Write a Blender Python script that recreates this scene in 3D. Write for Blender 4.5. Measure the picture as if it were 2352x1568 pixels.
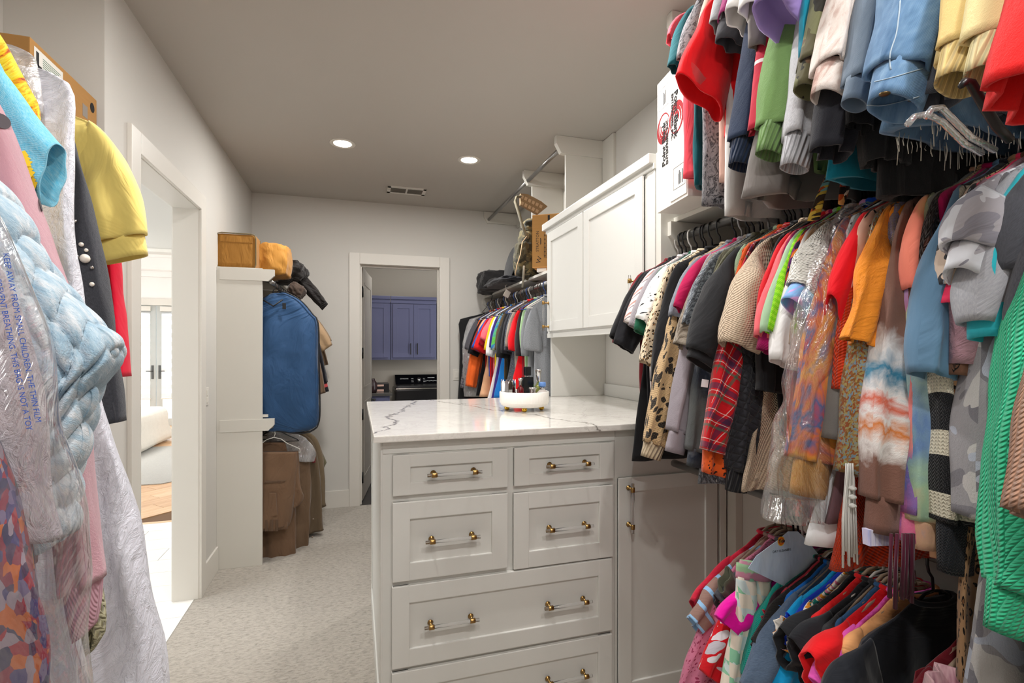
import bpy, bmesh, math, random
from mathutils import Vector, Matrix, noise as mnoise

for _o in list(bpy.data.objects):
    bpy.data.objects.remove(_o)
SC = bpy.context.scene
COL = SC.collection
PI = math.pi
R = math.radians

# ------------------------------------------------------------------ camera
EYE = 1.56
FPX = 1160.0
YAW = R(17.1)
cam = bpy.data.cameras.new('camera')
cam.sensor_width = 36.0
cam.lens = FPX / 2352 * 36.0
cam.shift_y = 20.0 / 2352
cam.clip_start = 0.05
cam_o = bpy.data.objects.new('camera', cam)
cam_o.location = (0, 0, EYE)
cam_o.rotation_euler = (R(90), 0, -YAW)
COL.objects.link(cam_o)
SC.camera = cam_o

# ------------------------------------------------------------------ sky, lights, exposure
SC.view_settings.view_transform = 'Standard'
SC.view_settings.look = 'None'
SC.view_settings.gamma = 1.0
SC.view_settings.use_curve_mapping = False
SC.view_settings.exposure = -0.27
world = bpy.data.worlds.new('sky')
SC.world = world
world.use_nodes = True
_bg = world.node_tree.nodes['Background']
_bg.inputs[0].default_value = (0.93, 0.97, 1.0, 1)
_bg.inputs[1].default_value = 6.5
SC.cycles.max_bounces = 10
SC.cycles.diffuse_bounces = 6
SC.cycles.glossy_bounces = 4
SC.cycles.transmission_bounces = 6
SC.cycles.transparent_max_bounces = 12
SC.cycles.sample_clamp_indirect = 4.0
SC.cycles.caustics_reflective = False
SC.cycles.caustics_refractive = False

DOWNLIGHT = 300.0       # radiance of a downlight lens
SPOTS = [(-0.097, 3.852), (0.845, 3.893), (-0.097, 1.75), (0.72, 1.75), (-0.05, -0.15), (0.80, -0.15)]
def down_lamp(name, x, y, z, power, rad=0.06, col=(1.0, 0.982, 0.952)):
    l = bpy.data.lights.new(name, 'AREA')
    l.shape = 'DISK'; l.size = rad * 2; l.energy = power; l.color = col
    o = bpy.data.objects.new(name, l); o.location = (x, y, z)
    COL.objects.link(o)
    return o
for _x, _y in SPOTS:
    down_lamp('downlight_lamp', _x, _y, 3.035, 24.0)
_gl = bpy.data.lights.new('fill_lamp', 'POINT'); _gl.energy = 24.0; _gl.shadow_soft_size = .16; _gl.color = (1.0, .982, .952)  # fill light added behind the camera to lift the clothes, no fixture
_go = bpy.data.objects.new('fill_lamp', _gl); _go.location = (0.15, -0.75, 2.68); COL.objects.link(_go)
down_lamp('laundry_fill', 0.6, 6.3, 2.9, 14.0, 0.08)  # unseen light without a fixture, brightens the laundry room
down_lamp('bath_fill', -2.3, 4.2, 2.7, 24.0, 0.3, (1.0, 0.97, 0.93))  # fill added out of view to brighten the bathroom passage
down_lamp('bedroom_fill', -4.0, 8.6, 2.9, 130.0, 0.5, (1.0, 0.97, 0.93))  # fill added out of view so the bedroom is bright

# ------------------------------------------------------------------ helpers
def at_plane(px, py, X=None, Y=None, Z=None):
    """a point seen at a pixel, at its own known distance along x, y or z"""
    u = (px - 1176.0) / FPX; v = (804.0 - py) / FPX
    d = (math.sin(YAW) + u * math.cos(YAW), math.cos(YAW) - u * math.sin(YAW), v)
    if X is not None: t = X / d[0]
    elif Y is not None: t = Y / d[1]
    else: t = (Z - EYE) / d[2]
    return Vector((d[0] * t, d[1] * t, EYE + d[2] * t))

def lin(c):
    return c / 12.92 if c <= 0.04045 else ((c + 0.055) / 1.055) ** 2.4
def hx(s):
    s = s.lstrip('#')
    return tuple(lin(int(s[i:i + 2], 16) / 255) for i in (0, 2, 4)) + (1.0,)

def tag(o, label=None, cat=None, group=None, kind=None):
    if label: o['label'] = label
    if cat: o['category'] = cat
    if group: o['group'] = group
    if kind: o['kind'] = kind
    return o

def empty(name, loc, label, cat, group=None, rz=0.0):
    o = bpy.data.objects.new(name, None)
    o.location = loc; o.rotation_euler = (0, 0, rz); o.empty_display_size = 0.05
    COL.objects.link(o)
    return tag(o, label, cat, group)

def link(name, me, m, parent=None, loc=None):
    o = bpy.data.objects.new(name, me)
    if m is not None and len(me.materials) == 0:
        if isinstance(m, (list, tuple)):
            for x in m: me.materials.append(x)
        else: me.materials.append(m)
    if parent is not None: o.parent = parent
    if loc is not None: o.location = loc
    COL.objects.link(o)
    return o

class MB:
    """collects shapes of ONE part into one mesh"""
    def __init__(s):
        s.v = []; s.f = []; s.uv = []; s.mi = []; s.sm = []
    def add(s, vs, fs, uvs=None, mi=0, smooth=False):
        b = len(s.v)
        s.v += [tuple(p) for p in vs]
        for k, f in enumerate(fs):
            s.f.append([b + i for i in f]); s.mi.append(mi); s.sm.append(smooth)
            if uvs: s.uv.append([uvs[i] for i in f])
            else: s.uv.append([(vs[i][0] + vs[i][1], vs[i][2]) for i in f])
        return s
    def box(s, x0, x1, y0, y1, z0, z1, bev=0.0, mi=0, M=None):
        x0, x1 = min(x0, x1), max(x0, x1); y0, y1 = min(y0, y1), max(y0, y1); z0, z1 = min(z0, z1), max(z0, z1)
        if bev <= 0:
            vs = [(x, y, z) for z in (z0, z1) for y in (y0, y1) for x in (x0, x1)]
            fs = [(0, 2, 3, 1), (4, 5, 7, 6), (0, 1, 5, 4), (2, 6, 7, 3), (0, 4, 6, 2), (1, 3, 7, 5)]
        else:
            bm = bmesh.new()
            bmesh.ops.create_cube(bm, size=1.0)
            for v in bm.verts:
                v.co = Vector((x0 + (v.co.x + .5) * (x1 - x0), y0 + (v.co.y + .5) * (y1 - y0), z0 + (v.co.z + .5) * (z1 - z0)))
            b = min(bev, .45 * min(x1 - x0, y1 - y0, z1 - z0))
            bmesh.ops.bevel(bm, geom=list(bm.edges), offset=b, segments=2, profile=.7, affect='EDGES')
            bm.verts.index_update()
            vs = [v.co.copy() for v in bm.verts]; fs = [[v.index for v in f.verts] for f in bm.faces]
            bm.free()
        if M is not None: vs = [M @ Vector(p) for p in vs]
        return s.add(vs, fs, mi=mi)
    def tube(s, pts, r, n=8, mi=0, closed=False, caps=True, flat=1.0):
        pts = [Vector(p) for p in pts]; vs = []; fs = []
        N = len(pts); rr = r if isinstance(r, (list, tuple)) else [r] * N
        up = Vector((0, 0, 1)); prev = None
        for i, p in enumerate(pts):
            a = pts[(i - 1) % N] if (closed or i > 0) else p
            b = pts[(i + 1) % N] if (closed or i < N - 1) else p
            t = (b - a).normalized()
            if prev is None:
                q = up if abs(t.z) < .9 else Vector((0, 1, 0))
                nx = t.cross(q).normalized()
            else:
                nx = (prev - t * prev.dot(t)).normalized()
            prev = nx; ny = t.cross(nx)
            for k in range(n):
                an = 2 * PI * k / n
                vs.append(p + nx * math.cos(an) * rr[i] + ny * math.sin(an) * rr[i] * flat)
        for i in range(N if closed else N - 1):
            j = (i + 1) % N
            for k in range(n):
                k2 = (k + 1) % n
                fs.append((i * n + k, i * n + k2, j * n + k2, j * n + k))
        if caps and not closed:
            fs.append(tuple(range(n - 1, -1, -1))); fs.append(tuple((N - 1) * n + k for k in range(n)))
        return s.add(vs, fs, mi=mi, smooth=True)
    def lathe(s, prof, c=(0, 0, 0), n=24, mi=0, M=None, smooth=True, rf=None):
        vs = []; fs = []; L = len(prof)
        for (r, z) in prof:
            for k in range(n):
                an = 2 * PI * k / n; q = r * (rf(an, z) if rf else 1)
                vs.append(Vector((c[0] + q * math.cos(an), c[1] + q * math.sin(an), c[2] + z)))
        for i in range(L - 1):
            for k in range(n):
                k2 = (k + 1) % n
                fs.append((i * n + k, i * n + k2, (i + 1) * n + k2, (i + 1) * n + k))
        if prof[0][0] > 1e-6: fs.append(tuple(range(n - 1, -1, -1)))
        if prof[-1][0] > 1e-6: fs.append(tuple((L - 1) * n + k for k in range(n)))
        if M is not None: vs = [M @ p for p in vs]
        return s.add(vs, fs, mi=mi, smooth=smooth)
    def prism(s, poly, axis, a, b, mi=0):
        """polygon in the two other axes, extruded along axis from a to b"""
        def P(p, t):
            return {'x': (t, p[0], p[1]), 'y': (p[0], t, p[1]), 'z': (p[0], p[1], t)}[axis]
        n = len(poly)
        vs = [P(p, a) for p in poly] + [P(p, b) for p in poly]
        fs = [tuple(range(n)), tuple(range(2 * n - 1, n - 1, -1))]
        for i in range(n):
            j = (i + 1) % n
            fs.append((i, i + n, j + n, j))
        return s.add(vs, fs, mi=mi)
    def mesh(s, name):
        me = bpy.data.meshes.new(name)
        me.from_pydata(s.v, [], s.f)
        me.polygons.foreach_set('material_index', s.mi)
        me.polygons.foreach_set('use_smooth', s.sm)
        uv = me.uv_layers.new(name='UVMap')
        flat = [c for f in s.uv for p in f for c in p]
        if len(flat) == 2 * len(uv.data): uv.data.foreach_set('uv', flat)
        me.update()
        return me
    def build(s, name, m, parent=None, loc=None, fix=True):
        me = s.mesh(name)
        if fix:
            bm = bmesh.new(); bm.from_mesh(me)
            bmesh.ops.recalc_face_normals(bm, faces=bm.faces)
            bm.to_mesh(me); bm.free()
        return link(name, me, m, parent, loc)

def struct(name, mb, m, parent=None):
    o = mb.build(name, m, parent)
    if parent is None: o['kind'] = 'structure'
    return o

def text_part(name, txt, size, m, parent, M, extrude=0.0004, align='CENTER', shear=0.0, bold=0.0):
    cu = bpy.data.curves.new(name, 'FONT')
    cu.body = txt; cu.size = size; cu.extrude = extrude; cu.align_x = align; cu.align_y = 'CENTER'
    cu.shear = shear; cu.offset = bold; cu.resolution_u = 3
    o = bpy.data.objects.new(name, cu)
    COL.objects.link(o)
    dg = bpy.context.evaluated_depsgraph_get()
    me = bpy.data.meshes.new_from_object(o.evaluated_get(dg))
    bpy.data.objects.remove(o); bpy.data.curves.remove(cu)
    me.transform(M)
    me.materials.clear(); me.materials.append(m)
    o = bpy.data.objects.new(name, me)
    if parent is not None: o.parent = parent
    COL.objects.link(o)
    return o

# ------------------------------------------------------------------ materials
class NT:
    def __init__(s, name):
        s.m = bpy.data.materials.new(name); s.m.use_nodes = True
        s.t = s.m.node_tree; s.t.nodes.clear()
        s.out = s.t.nodes.new('ShaderNodeOutputMaterial')
    def n(s, kind, **kw):
        nd = s.t.nodes.new('ShaderNode' + kind)
        for k, v in kw.items():
            if k.startswith('_'): setattr(nd, k[1:], v)
            else:
                i = nd.inputs[int(k[1:])] if k[0] == 'i' and k[1:].isdigit() else nd.inputs[k.replace('__', ' ')]
                s.put(i, v)
        return nd
    def put(s, i, v):
        if isinstance(v, bpy.types.NodeSocket): s.t.links.new(v, i)
        elif hasattr(v, 'outputs'): s.t.links.new(v.outputs[0], i)
        else: i.default_value = v
    def uv(s): return s.n('TexCoord').outputs['UV']
    def obj(s): return s.n('TexCoord').outputs['Object']
    def gen(s): return s.n('TexCoord').outputs['Generated']
    def scale(s, vec, sc, rot=(0, 0, 0), loc=(0, 0, 0)):
        return s.n('Mapping', Vector=vec, Scale=sc if not isinstance(sc, (int, float)) else (sc, sc, sc), Rotation=rot, Location=loc).outputs[0]
    def noise(s, vec, sc, det=3.0, rough=.55, dist=0.0):
        return s.n('TexNoise', Vector=vec, Scale=sc, Detail=det, Roughness=rough, Distortion=dist)
    def vor(s, vec, sc, feat='F1', rnd=1.0):
        return s.n('TexVoronoi', _feature=feat, Vector=vec, Scale=sc, Randomness=rnd)
    def math(s, op, a, b=0.0, c=None, clamp=False):
        nd = s.n('Math', _operation=op, _use_clamp=clamp, i0=a, i1=b)
        if c is not None: s.put(nd.inputs[2], c)
        return nd.outputs[0]
    def ramp(s, fac, stops, interp='LINEAR'):
        nd = s.n('ValToRGB', Fac=fac)
        cr = nd.color_ramp; cr.interpolation = interp
        while len(cr.elements) > 1: cr.elements.remove(cr.elements[-1])
        cr.elements[0].position = stops[0][0]; cr.elements[0].color = stops[0][1]
        for p, c in stops[1:]:
            e = cr.elements.new(p); e.color = c
        return nd.outputs[0]
    def mix(s, fac, a, b, bt='MIX'):
        nd = s.n('Mix', _data_type='RGBA', _blend_type=bt)
        s.put(nd.inputs[0], fac); s.put(nd.inputs[6], a); s.put(nd.inputs[7], b)
        return nd.outputs[2]
    def sep(s, vec): return s.n('SeparateXYZ', Vector=vec).outputs
    def bump(s, h, strength=.3, dist=.002, normal=None):
        nd = s.n('Bump', Height=h, Strength=strength, Distance=dist)
        if normal is not None: s.put(nd.inputs['Normal'], normal)
        return nd.outputs[0]
    def bsdf(s, **kw):
        b = s.n('BsdfPrincipled', **kw)
        s.t.links.new(b.outputs[0], s.out.inputs[0])
        return s.m

_cache = {}
def paint(name, col, rough=.5, spec=.3, tex=.06):
    k = ('paint', name)
    if k in _cache: return _cache[k]
    t = NT(name)
    o = t.obj()
    h = t.noise(o, 220, 2)
    c = t.mix(t.noise(o, 3, 2).outputs[0], tuple(x * .985 for x in hx(col)[:3]) + (1,), tuple(min(1, x * 1.015) for x in hx(col)[:3]) + (1,))
    _cache[k] = t.bsdf(Base__Color=c, Roughness=rough, Specular__IOR__Level=spec, Normal=t.bump(h.outputs[0], tex, .002))
    return _cache[k]
def simple(name, col, rough=.5, metal=0.0, spec=.5, emit=None, es=0.0, alpha=1.0, trans=0.0, ior=1.45, coat=0.0):
    k = ('s', name)
    if k in _cache: return _cache[k]
    t = NT(name)
    kw = dict(Base__Color=hx(col), Roughness=rough, Metallic=metal, Specular__IOR__Level=spec, Transmission__Weight=trans, IOR=ior, Coat__Weight=coat)
    if emit: kw['Emission__Color'] = hx(emit); kw['Emission__Strength'] = es
    if metal == 0 and trans == 0 and not emit:
        nz = t.noise(t.obj(), 60, 3)
        kw['Roughness'] = t.n('MapRange', Value=nz.outputs[0], i1=0., i2=1., i3=max(0, rough - .04), i4=min(1, rough + .04)).outputs[0]
    _cache[k] = t.bsdf(**kw)
    return _cache[k]

WALL = paint('wall_paint', '#cac7c1', .75, .2)
CEIL = paint('ceiling_paint', '#b8b3ac', .85, .1)
TRIM = paint('trim_paint', '#d6d2ca', .42, .35, .02)
CAB = paint('cabinet_paint', '#d3d2cd', .38, .4, .02)
SHELF = paint('closet_panel_paint', '#d0cdc5', .42, .35, .02)
BRASS = simple('brushed_brass', '#9c7c4c', .3, 1.0)
GOLD = simple('polished_gold', '#d6a83a', .15, 1.0)
CHROME = simple('chrome', '#d8d8d8', .1, 1.0)
ACRYLIC = simple('clear_acrylic', '#ffffff', .03, 0, .5, trans=.92, ior=1.25)
BLACKM = simple('black_metal', '#1c1b1a', .45)
BLACKP = simple('black_plastic', '#17161a', .35)
DARKM = simple('dark_bronze_rod', '#4b4844', .3, .85)
ROD = simple('grey_metal_rod', '#8d8b88', .32, .8)
LENS = simple('lamp_lens', '#ffffff', .5, emit='#fff1dd', es=14.0)

def mat_carpet():
    t = NT('carpet_pile'); o = t.obj()
    sh = t.noise(o, 2.2, 2, .5, .6).outputs[0]
    fib = t.noise(t.scale(o, (150, 260, 200)), 1.0, 3, .7).outputs[0]
    lump = t.noise(t.scale(o, (34, 75, 50)), 1.0, 3, .65, .6).outputs[0]
    c = t.ramp(lump, [(.30, hx('#8d867c')), (.5, hx('#b9b1a6')), (.72, hx('#cdc6bb'))])
    c = t.mix(t.math('MULTIPLY', fib, .42), c, hx('#a49c91'))
    c = t.mix(t.math('MULTIPLY', sh, .25), c, hx('#9d958a'))
    h = t.math('ADD', t.math('MULTIPLY', lump, .7), t.math('MULTIPLY', fib, .5))
    return t.bsdf(Base__Color=c, Roughness=1.0, Specular__IOR__Level=.0, Sheen__Weight=.25, Normal=t.bump(h, .85, .012))
CARPET = mat_carpet()

def mat_marble():
    t = NT('veined_quartz'); o = t.obj()
    w = t.noise(o, 3.5, 6, .65).outputs[1]
    p = t.n('VectorMath', _operation='ADD', i0=o, i1=t.n('VectorMath', _operation='SCALE', i0=t.n('VectorMath', _operation='SUBTRACT', i0=w, i1=(.5, .5, .5)), Scale=.28)).outputs[0]
    x, y, z = t.sep(p)[0:3]
    # long veins: |a x + b y + c - z*..| close to zero
    def vein(a, b, c, wid):
        d = t.math('ABSOLUTE', t.math('ADD', t.math('ADD', t.math('MULTIPLY', x, a), t.math('MULTIPLY', y, b)), c))
        return t.math('SUBTRACT', 1.0, t.math('MULTIPLY', d, 1 / wid), clamp=True)
    v1 = vein(1.0, -.24, .42, .011)
    v2 = vein(.93, .42, -1.76, .010)
    v3 = vein(.8, .55, -2.12, .006)
    v4 = vein(.9, -.4, -.05, .004)
    fine = t.math('MULTIPLY', t.math('SUBTRACT', 1.0, t.math('MULTIPLY', t.math('ABSOLUTE', t.math('SUBTRACT', t.noise(t.scale(o, (3, 5, 4)), 2.2, 8, .7, .8).outputs[0], .5)), 26), clamp=True), .22)
    base = t.mix(t.noise(o, 5, 5, .6).outputs[0], hx('#e9e6e0'), hx('#d8d4ce'))
    c = t.mix(fine, base, hx('#a9a39c'))
    for v, k in ((v1, .9), (v2, .9), (v3, .6), (v4, .25)):
        c = t.mix(t.math('MULTIPLY', v, k), c, hx('#575049'))
    return t.bsdf(Base__Color=c, Roughness=.08, Specular__IOR__Level=.55)
MARBLE = mat_marble()

def mat_wood(name, c1, c2, c3, sc=1.0, rough=.45):
    t = NT(name); o = t.obj()
    g = t.noise(t.scale(o, (2 * sc, 26 * sc, 26 * sc)), 1.0, 5, .6, .4).outputs[0]
    c = t.ramp(g, [(.3, hx(c1)), (.5, hx(c2)), (.72, hx(c3))])
    return t.bsdf(Base__Color=c, Roughness=rough, Normal=t.bump(g, .1, .001))
# ------------------------------------------------------------------ the room shell
CE = 3.055
XL, XR, YB, YF0 = -0.95, 1.70, 5.30, -1.7
AX = -1.27            # back of the alcove on the left
DY0, DY1, DH = 2.675, 3.605, 2.445   # doorway in the left wall
LX0, LX1, LH = 0.03, 0.835, 2.425    # doorway in the far wall
struct('floor', MB().box(-1.27, XR, YF0, 2.375, -.06, 0).box(XL - .018, XR, 2.375, YB + .05, -.06, 0), CARPET)
struct('ceiling', MB().box(-1.4, XR + .1, YF0 - .1, YB + .12, CE, CE + .08), CEIL)
struct('wall_right', MB().box(XR, XR + .1, YF0, YB, 0, CE), WALL)
struct('wall_front', MB().box(-1.4, XR + .1, YF0 - .1, YF0, 0, CE), WALL)
w = MB()
w.box(AX - .1, AX, YF0, 2.375, 0, CE)
w.box(AX - .1, XL, 2.375, DY0 - .005, 0, CE)
w.box(XL - .13, XL, DY0 - .005, DY1 + .005, DH + .005, CE)
w.box(XL - .13, XL, DY1 + .005, YB, 0, CE)
struct('wall_left', w, WALL)
w = MB()
w.box(XL - .13, LX0 - .012, YB, YB + .12, 0, CE)
w.box(LX1 + .012, XR + .1, YB, YB + .12, 0, CE)
w.box(LX0 - .012, LX1 + .012, YB, YB + .12, LH + .012, CE)
struct('wall_back', w, WALL)

def casing(name, rects, jambs):
    root = None
    for k, (r, part) in enumerate(rects + jambs):
        o = MB().box(*r, bev=.004).build(name if root is None else part, TRIM)
        if root is None: root = o; o['kind'] = 'structure'
        else: o.parent = root
    return root
# left doorway: casing on the closet side, jamb lining, stop
casing('door_1', [((XL, XL + .02, DY0 - .10, DY0, 0, DH + .10), 'casing'),
                  ((XL, XL + .02, DY1, DY1 + .10, 0, DH + .10), 'casing'),
                  ((XL, XL + .0205, DY0, DY1, DH, DH + .10), 'casing')],
       [((XL - .14, XL + .004, DY0 - .012, DY0 + .004, 0, DH + .004), 'jamb'),
        ((XL - .14, XL + .004, DY1 - .004, DY1 + .012, 0, DH + .004), 'jamb'),
        ((XL - .14, XL + .003, DY0, DY1, DH - .002, DH + .012), 'jamb'),
        ((XL - .145, XL - .13, DY1, DY1 + .09, 0, DH + .09), 'casing'),
        ((XL - .145, XL - .13, DY0 - .09, DY0, 0, DH + .09), 'casing')])
door_2 = casing('door_2', [((LX0 - .10, LX0, YB - .02, YB, 0, LH + .11), 'casing'),
                  ((LX1, LX1 + .10, YB - .02, YB, 0, LH + .11), 'casing'),
                  ((LX0, LX1, YB - .0205, YB, LH, LH + .11), 'casing')],
       [((LX0 - .012, LX0 + .006, YB - .004, YB + .13, 0, LH), 'jamb'),
        ((LX1 - .006, LX1 + .012, YB - .004, YB + .13, 0, LH), 'jamb'),
        ((LX0, LX1, YB - .003, YB + .13, LH - .006, LH + .012), 'jamb'),
        ((LX0 + .006, LX0 + .02, YB + .03, YB + .07, 0, LH - .006), 'stop'),
        ((LX1 - .02, LX1 - .006, YB + .03, YB + .07, 0, LH - .006), 'stop'),
        ((LX0 + .02, LX1 - .02, YB + .031, YB + .069, LH - .024, LH - .006), 'stop')])
# the laundry door leaf, swung open into the laundry room
leaf_a = math.atan2(.80, .115)
leaf = bpy.data.objects.new('door_3', None); leaf.location = (LX0 + .012, YB + .125, 0); leaf.rotation_euler = (0, 0, leaf_a)
leaf['kind'] = 'structure'; COL.objects.link(leaf)
DOORP = paint('laundry_door_paint', '#a09a92', .45, .3, .02)
m = MB().box(0.0, .79, -.018, .018, .012, LH - .01, .003)
m.build('door_slab', DOORP, leaf)
m = MB()
for z0, z1 in ((.22, 1.02), (1.16, 2.27)):
    for s in (-1, 1):
        m.box(.11, .68, s * .018, s * .022, z0, z0 + .02); m.box(.11, .68, s * .018, s * .022, z1 - .02, z1)
        m.box(.11, .13, s * .018, s * .022, z0, z1); m.box(.66, .68, s * .018, s * .022, z0, z1)
m.build('panel_moulding', DOORP, leaf)
m = MB()
for s in (-1, 1):
    m.lathe([(.0, 0), (.026, .001), (.026, .006), (.01, .01), (.01, .045), (.012, .05)], M=Matrix.Translation((.735, s * .018, .98)) @ Matrix.Rotation(-s * PI / 2, 4, 'X'))
    m.tube([(.735, s * .063, .98), (.70, s * .066, .98), (.62, s * .063, .98)], .008)
m.build('door_handle', BLACKM, leaf)
for z in (.25, 1.53, .90, 2.16):
    m = MB().box(-.012, .02, -.022, -.017, z - .055, z + .055, .002); m.tube([(-.012, -.02, z - .055), (-.012, -.02, z + .055)], .008)
    m.build('hinge', BLACKM, leaf)
# baseboards
def baseboard(name, x0, x1, y0, y1, h=.17):
    struct(name, MB().box(x0, x1, y0, y1, 0, h, .004), TRIM)
baseboard('baseboard_left', XL, XL + .014, DY1 + .10, 4.035)
baseboard('baseboard_back', XL, LX0 - .10, YB - .014, YB)
baseboard('baseboard_right', LX1 + .10, XR, YB - .014, YB)
baseboard('baseboard_alcove', AX, XL, 2.361, 2.375)

# wall plates
def plate(name, loc, rz, label, cat, rocker=2):
    r = empty(name, loc, label, cat, None, rz)
    n = max(1, rocker)
    MB().box(-.037 * (1 if n < 2 else 1), .037, -.006, 0, -.058, .058, .002).build('cover_plate', TRIM, r)
    for k in range(n):
        z = (.0 if n == 1 else (.024 if k else -.024))
        MB().box(-.016, .016, -.010, -.005, z - (.033 if n == 1 else .018), z + (.033 if n == 1 else .018), .002).build('rocker', TRIM, r)
    return r
plate('light_switch', (XL, 3.785, 1.255), PI / 2, 'white double rocker light switch on wall between doorway and tall closet panel', 'switch')
plate('wall_outlet', (1.015, YB, 1.30), 0, 'white switch plate on far wall beside the black garment bag', 'switch', 1)

# ceiling fittings
for i, (x, y) in enumerate(SPOTS):
    lab = ['round recessed downlight in ceiling above the shelf with brown bags side', 'round recessed downlight in ceiling nearer the closet rod under the ceiling',
           'recessed downlight above the marble counter corner', 'recessed downlight above the white perfume tray',
           'recessed downlight behind the viewer on alcove side', 'recessed downlight behind the viewer on the hanging clothes side'][i]
    r = empty('downlight', (x, y, CE), lab, 'ceiling light', 'recessed downlights')
    MB().lathe([(.062, -.002), (.068, -.006), (.088, -.005), (.091, 0)], n=36).build('trim_ring', TRIM, r)
    MB().lathe([(.0, -.0025), (.063, -.0025)], n=36).build('lens', LENS, r)
r = empty('ceiling_vent', (.447, 4.81, CE), 'white rectangular air vent with two louvred panels in ceiling', 'vent')
MB().box(-.176, .176, -.10, .10, -.003, 0).box(-.176, .176, .062, .10, -.008, -.002, .002).box(-.176, .176, -.10, -.062, -.008, -.002, .002) \
    .box(-.176, -.145, -.1, .1, -.008, -.002, .002).box(.145, .176, -.1, .1, -.008, -.002, .002).box(-.008, .008, -.07, .07, -.008, -.002).build('frame', TRIM, r)
VENTD = simple('vent_dark', '#6d6862', .7)
MB().box(-.145, .145, -.062, .062, -.0035, -.003).build('backing', VENTD, r)
for sx in (-1, 1):
    for k in range(7):
        y = -.054 + k * .018
        M = Matrix.Translation((sx * .0765, y, -.009)) @ Matrix.Rotation(R(38), 4, 'X')
        MB().box(-.067, .067, -.0065, .0065, -.0006, .0006, M=M).build('slat', simple('vent_slat', '#a8a39a', .5), r)
m = MB().box(-.163, -.158, -.03, -.006, -.016, -.008, .001); m.build('lever', CHROME, r)

# ------------------------------------------------------------------ cabinets
def shaker(mb, x0, x1, z0, z1, y, th=.018, b=.06, bt=None, rec=.006):
    """front standing at y (facing -y): slab with a recessed middle panel"""
    bt = b if bt is None else bt
    mb.box(x0, x1, y + .004 + rec, y + th, z0, z1)
    e = .0035
    mb.box(x0, x0 + b, y, y + th, z0, z1, e); mb.box(x1 - b, x1, y, y + th, z0, z1, e)
    mb.box(x0 + b - .003, x1 - b + .003, y + .0004, y + th - .0004, z0 + .0004, z0 + bt, e); mb.box(x0 + b - .003, x1 - b + .003, y + .0004, y + th - .0004, z1 - bt, z1 - .0004, e)
    return mb

def pull(parent, p, d, half=.08, out=(0, -1, 0), stick=.038, bar=.107, clear=True):
    """acrylic bar on two brass posts; p centre on the face, d direction of the bar"""
    p = Vector(p); d = Vector(d); o = Vector(out)
    for s in (-1, 1):
        q = p + d * half * s
        m = MB()
        rot = o.to_track_quat('Z', 'Y').to_matrix().to_4x4()
        m.lathe([(.0, 0), (.0105, 0), (.0115, .003), (.007, .006), (.005, .009), (.005, stick - .006)], M=Matrix.Translation(q) @ rot, n=16)
        c = q + o * stick
        m.tube([c - d * .0105, c - d * .0095, c + d * .0095, c + d * .0105], [.0085, .0095, .0095, .0085], 16)
        m.build('post', BRASS, parent)
    c = p + o * stick
    MB().tube([c - d * bar, c + d * bar], .0066, 14).build('pull_bar', ACRYLIC, parent)

YC = 1.985
isl = empty('drawer_cabinet', (.58, YC, 0), 'pale grey drawer chest end of the island, brass and clear pulls', 'cabinet')
def ch(mb, name, m, parent):      # child built in world coordinates
    o = mb.build(name, m, parent); o.matrix_parent_inverse = Matrix.Translation(parent.location).inverted(); return o
m = MB().box(.093, 1.082, YC, 3.243, 0.0, 1.213, .003)
ch(m, 'carcass', CAB, isl)
m = MB().box(.096, 1.08, YC - .004, YC + .01, 1.165, 1.213)
ch(m, 'top_rail', CAB, isl)
m = MB().box(.085, .093, YC + .01, 3.24, 0, .12, .003).box(.087, .094, 3.17, 3.243, .0, 1.213, .002).box(.087, .094, YC, YC + .06, .0, 1.213, .002)
ch(m, 'end_panel', CAB, isl)
DR = [('small upper', .132, .588, 1.004, 1.160, [.365]), ('small upper', .615, 1.066, 1.004, 1.161, [.850]),
      ('m', .130, .587, .676, .979, [.358]), ('m', .613, 1.065, .664, .976, [.848]),
      ('w', .128, 1.061, .346, .658, [.354, .842]), ('w', .127, 1.060, .05, .331, [.354, .842])]
for (nm, x0, x1, z0, z1, hs) in DR:
    fm = MB(); shaker(fm, x0, x1, z0, z1, YC - .019, b=.066, bt=.048 if z1 - z0 < .2 else .068)
    d = ch(fm, 'drawer', CAB, isl)
    for hxx in hs:
        zz = (z0 + z1) / 2 + (.0 if z1 - z0 < .2 else .0)
        pull(d, (hxx, YC - .013, zz), (1, 0, 0))
base = empty('base_cabinet', (1.39, YC, 0), 'pale grey base cabinet with one tall door beside the drawers', 'cabinet')
ch(MB().box(1.083, 1.69, YC, 3.243, 0, 1.213, .003), 'carcass', CAB, base)
fm = MB(); shaker(fm, 1.092, 1.606, .04, 1.002, YC - .019, b=.064)
d = ch(fm, 'door', CAB, base)
pull(d, (1.138, YC - .019, .878), (0, 0, 1))
ch(MB().box(1.62, 1.655, YC - .02, YC, 0, 1.19, .003), 'filler_strip', CAB, base)
ct = MB().box(.06, 1.699, 1.943, 3.274, 1.214, 1.24, .004).build('countertop', MARBLE)
tag(ct, 'white marble-look worktop with dark grey veins on the island', 'countertop')
bs = MB().box(1.684, 1.699, 1.96, 3.245, 1.2402, 1.325, .003).build('backsplash', CAB)
tag(bs, 'low painted backsplash strip behind the worktop under wall cabinet', 'backsplash')

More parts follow.
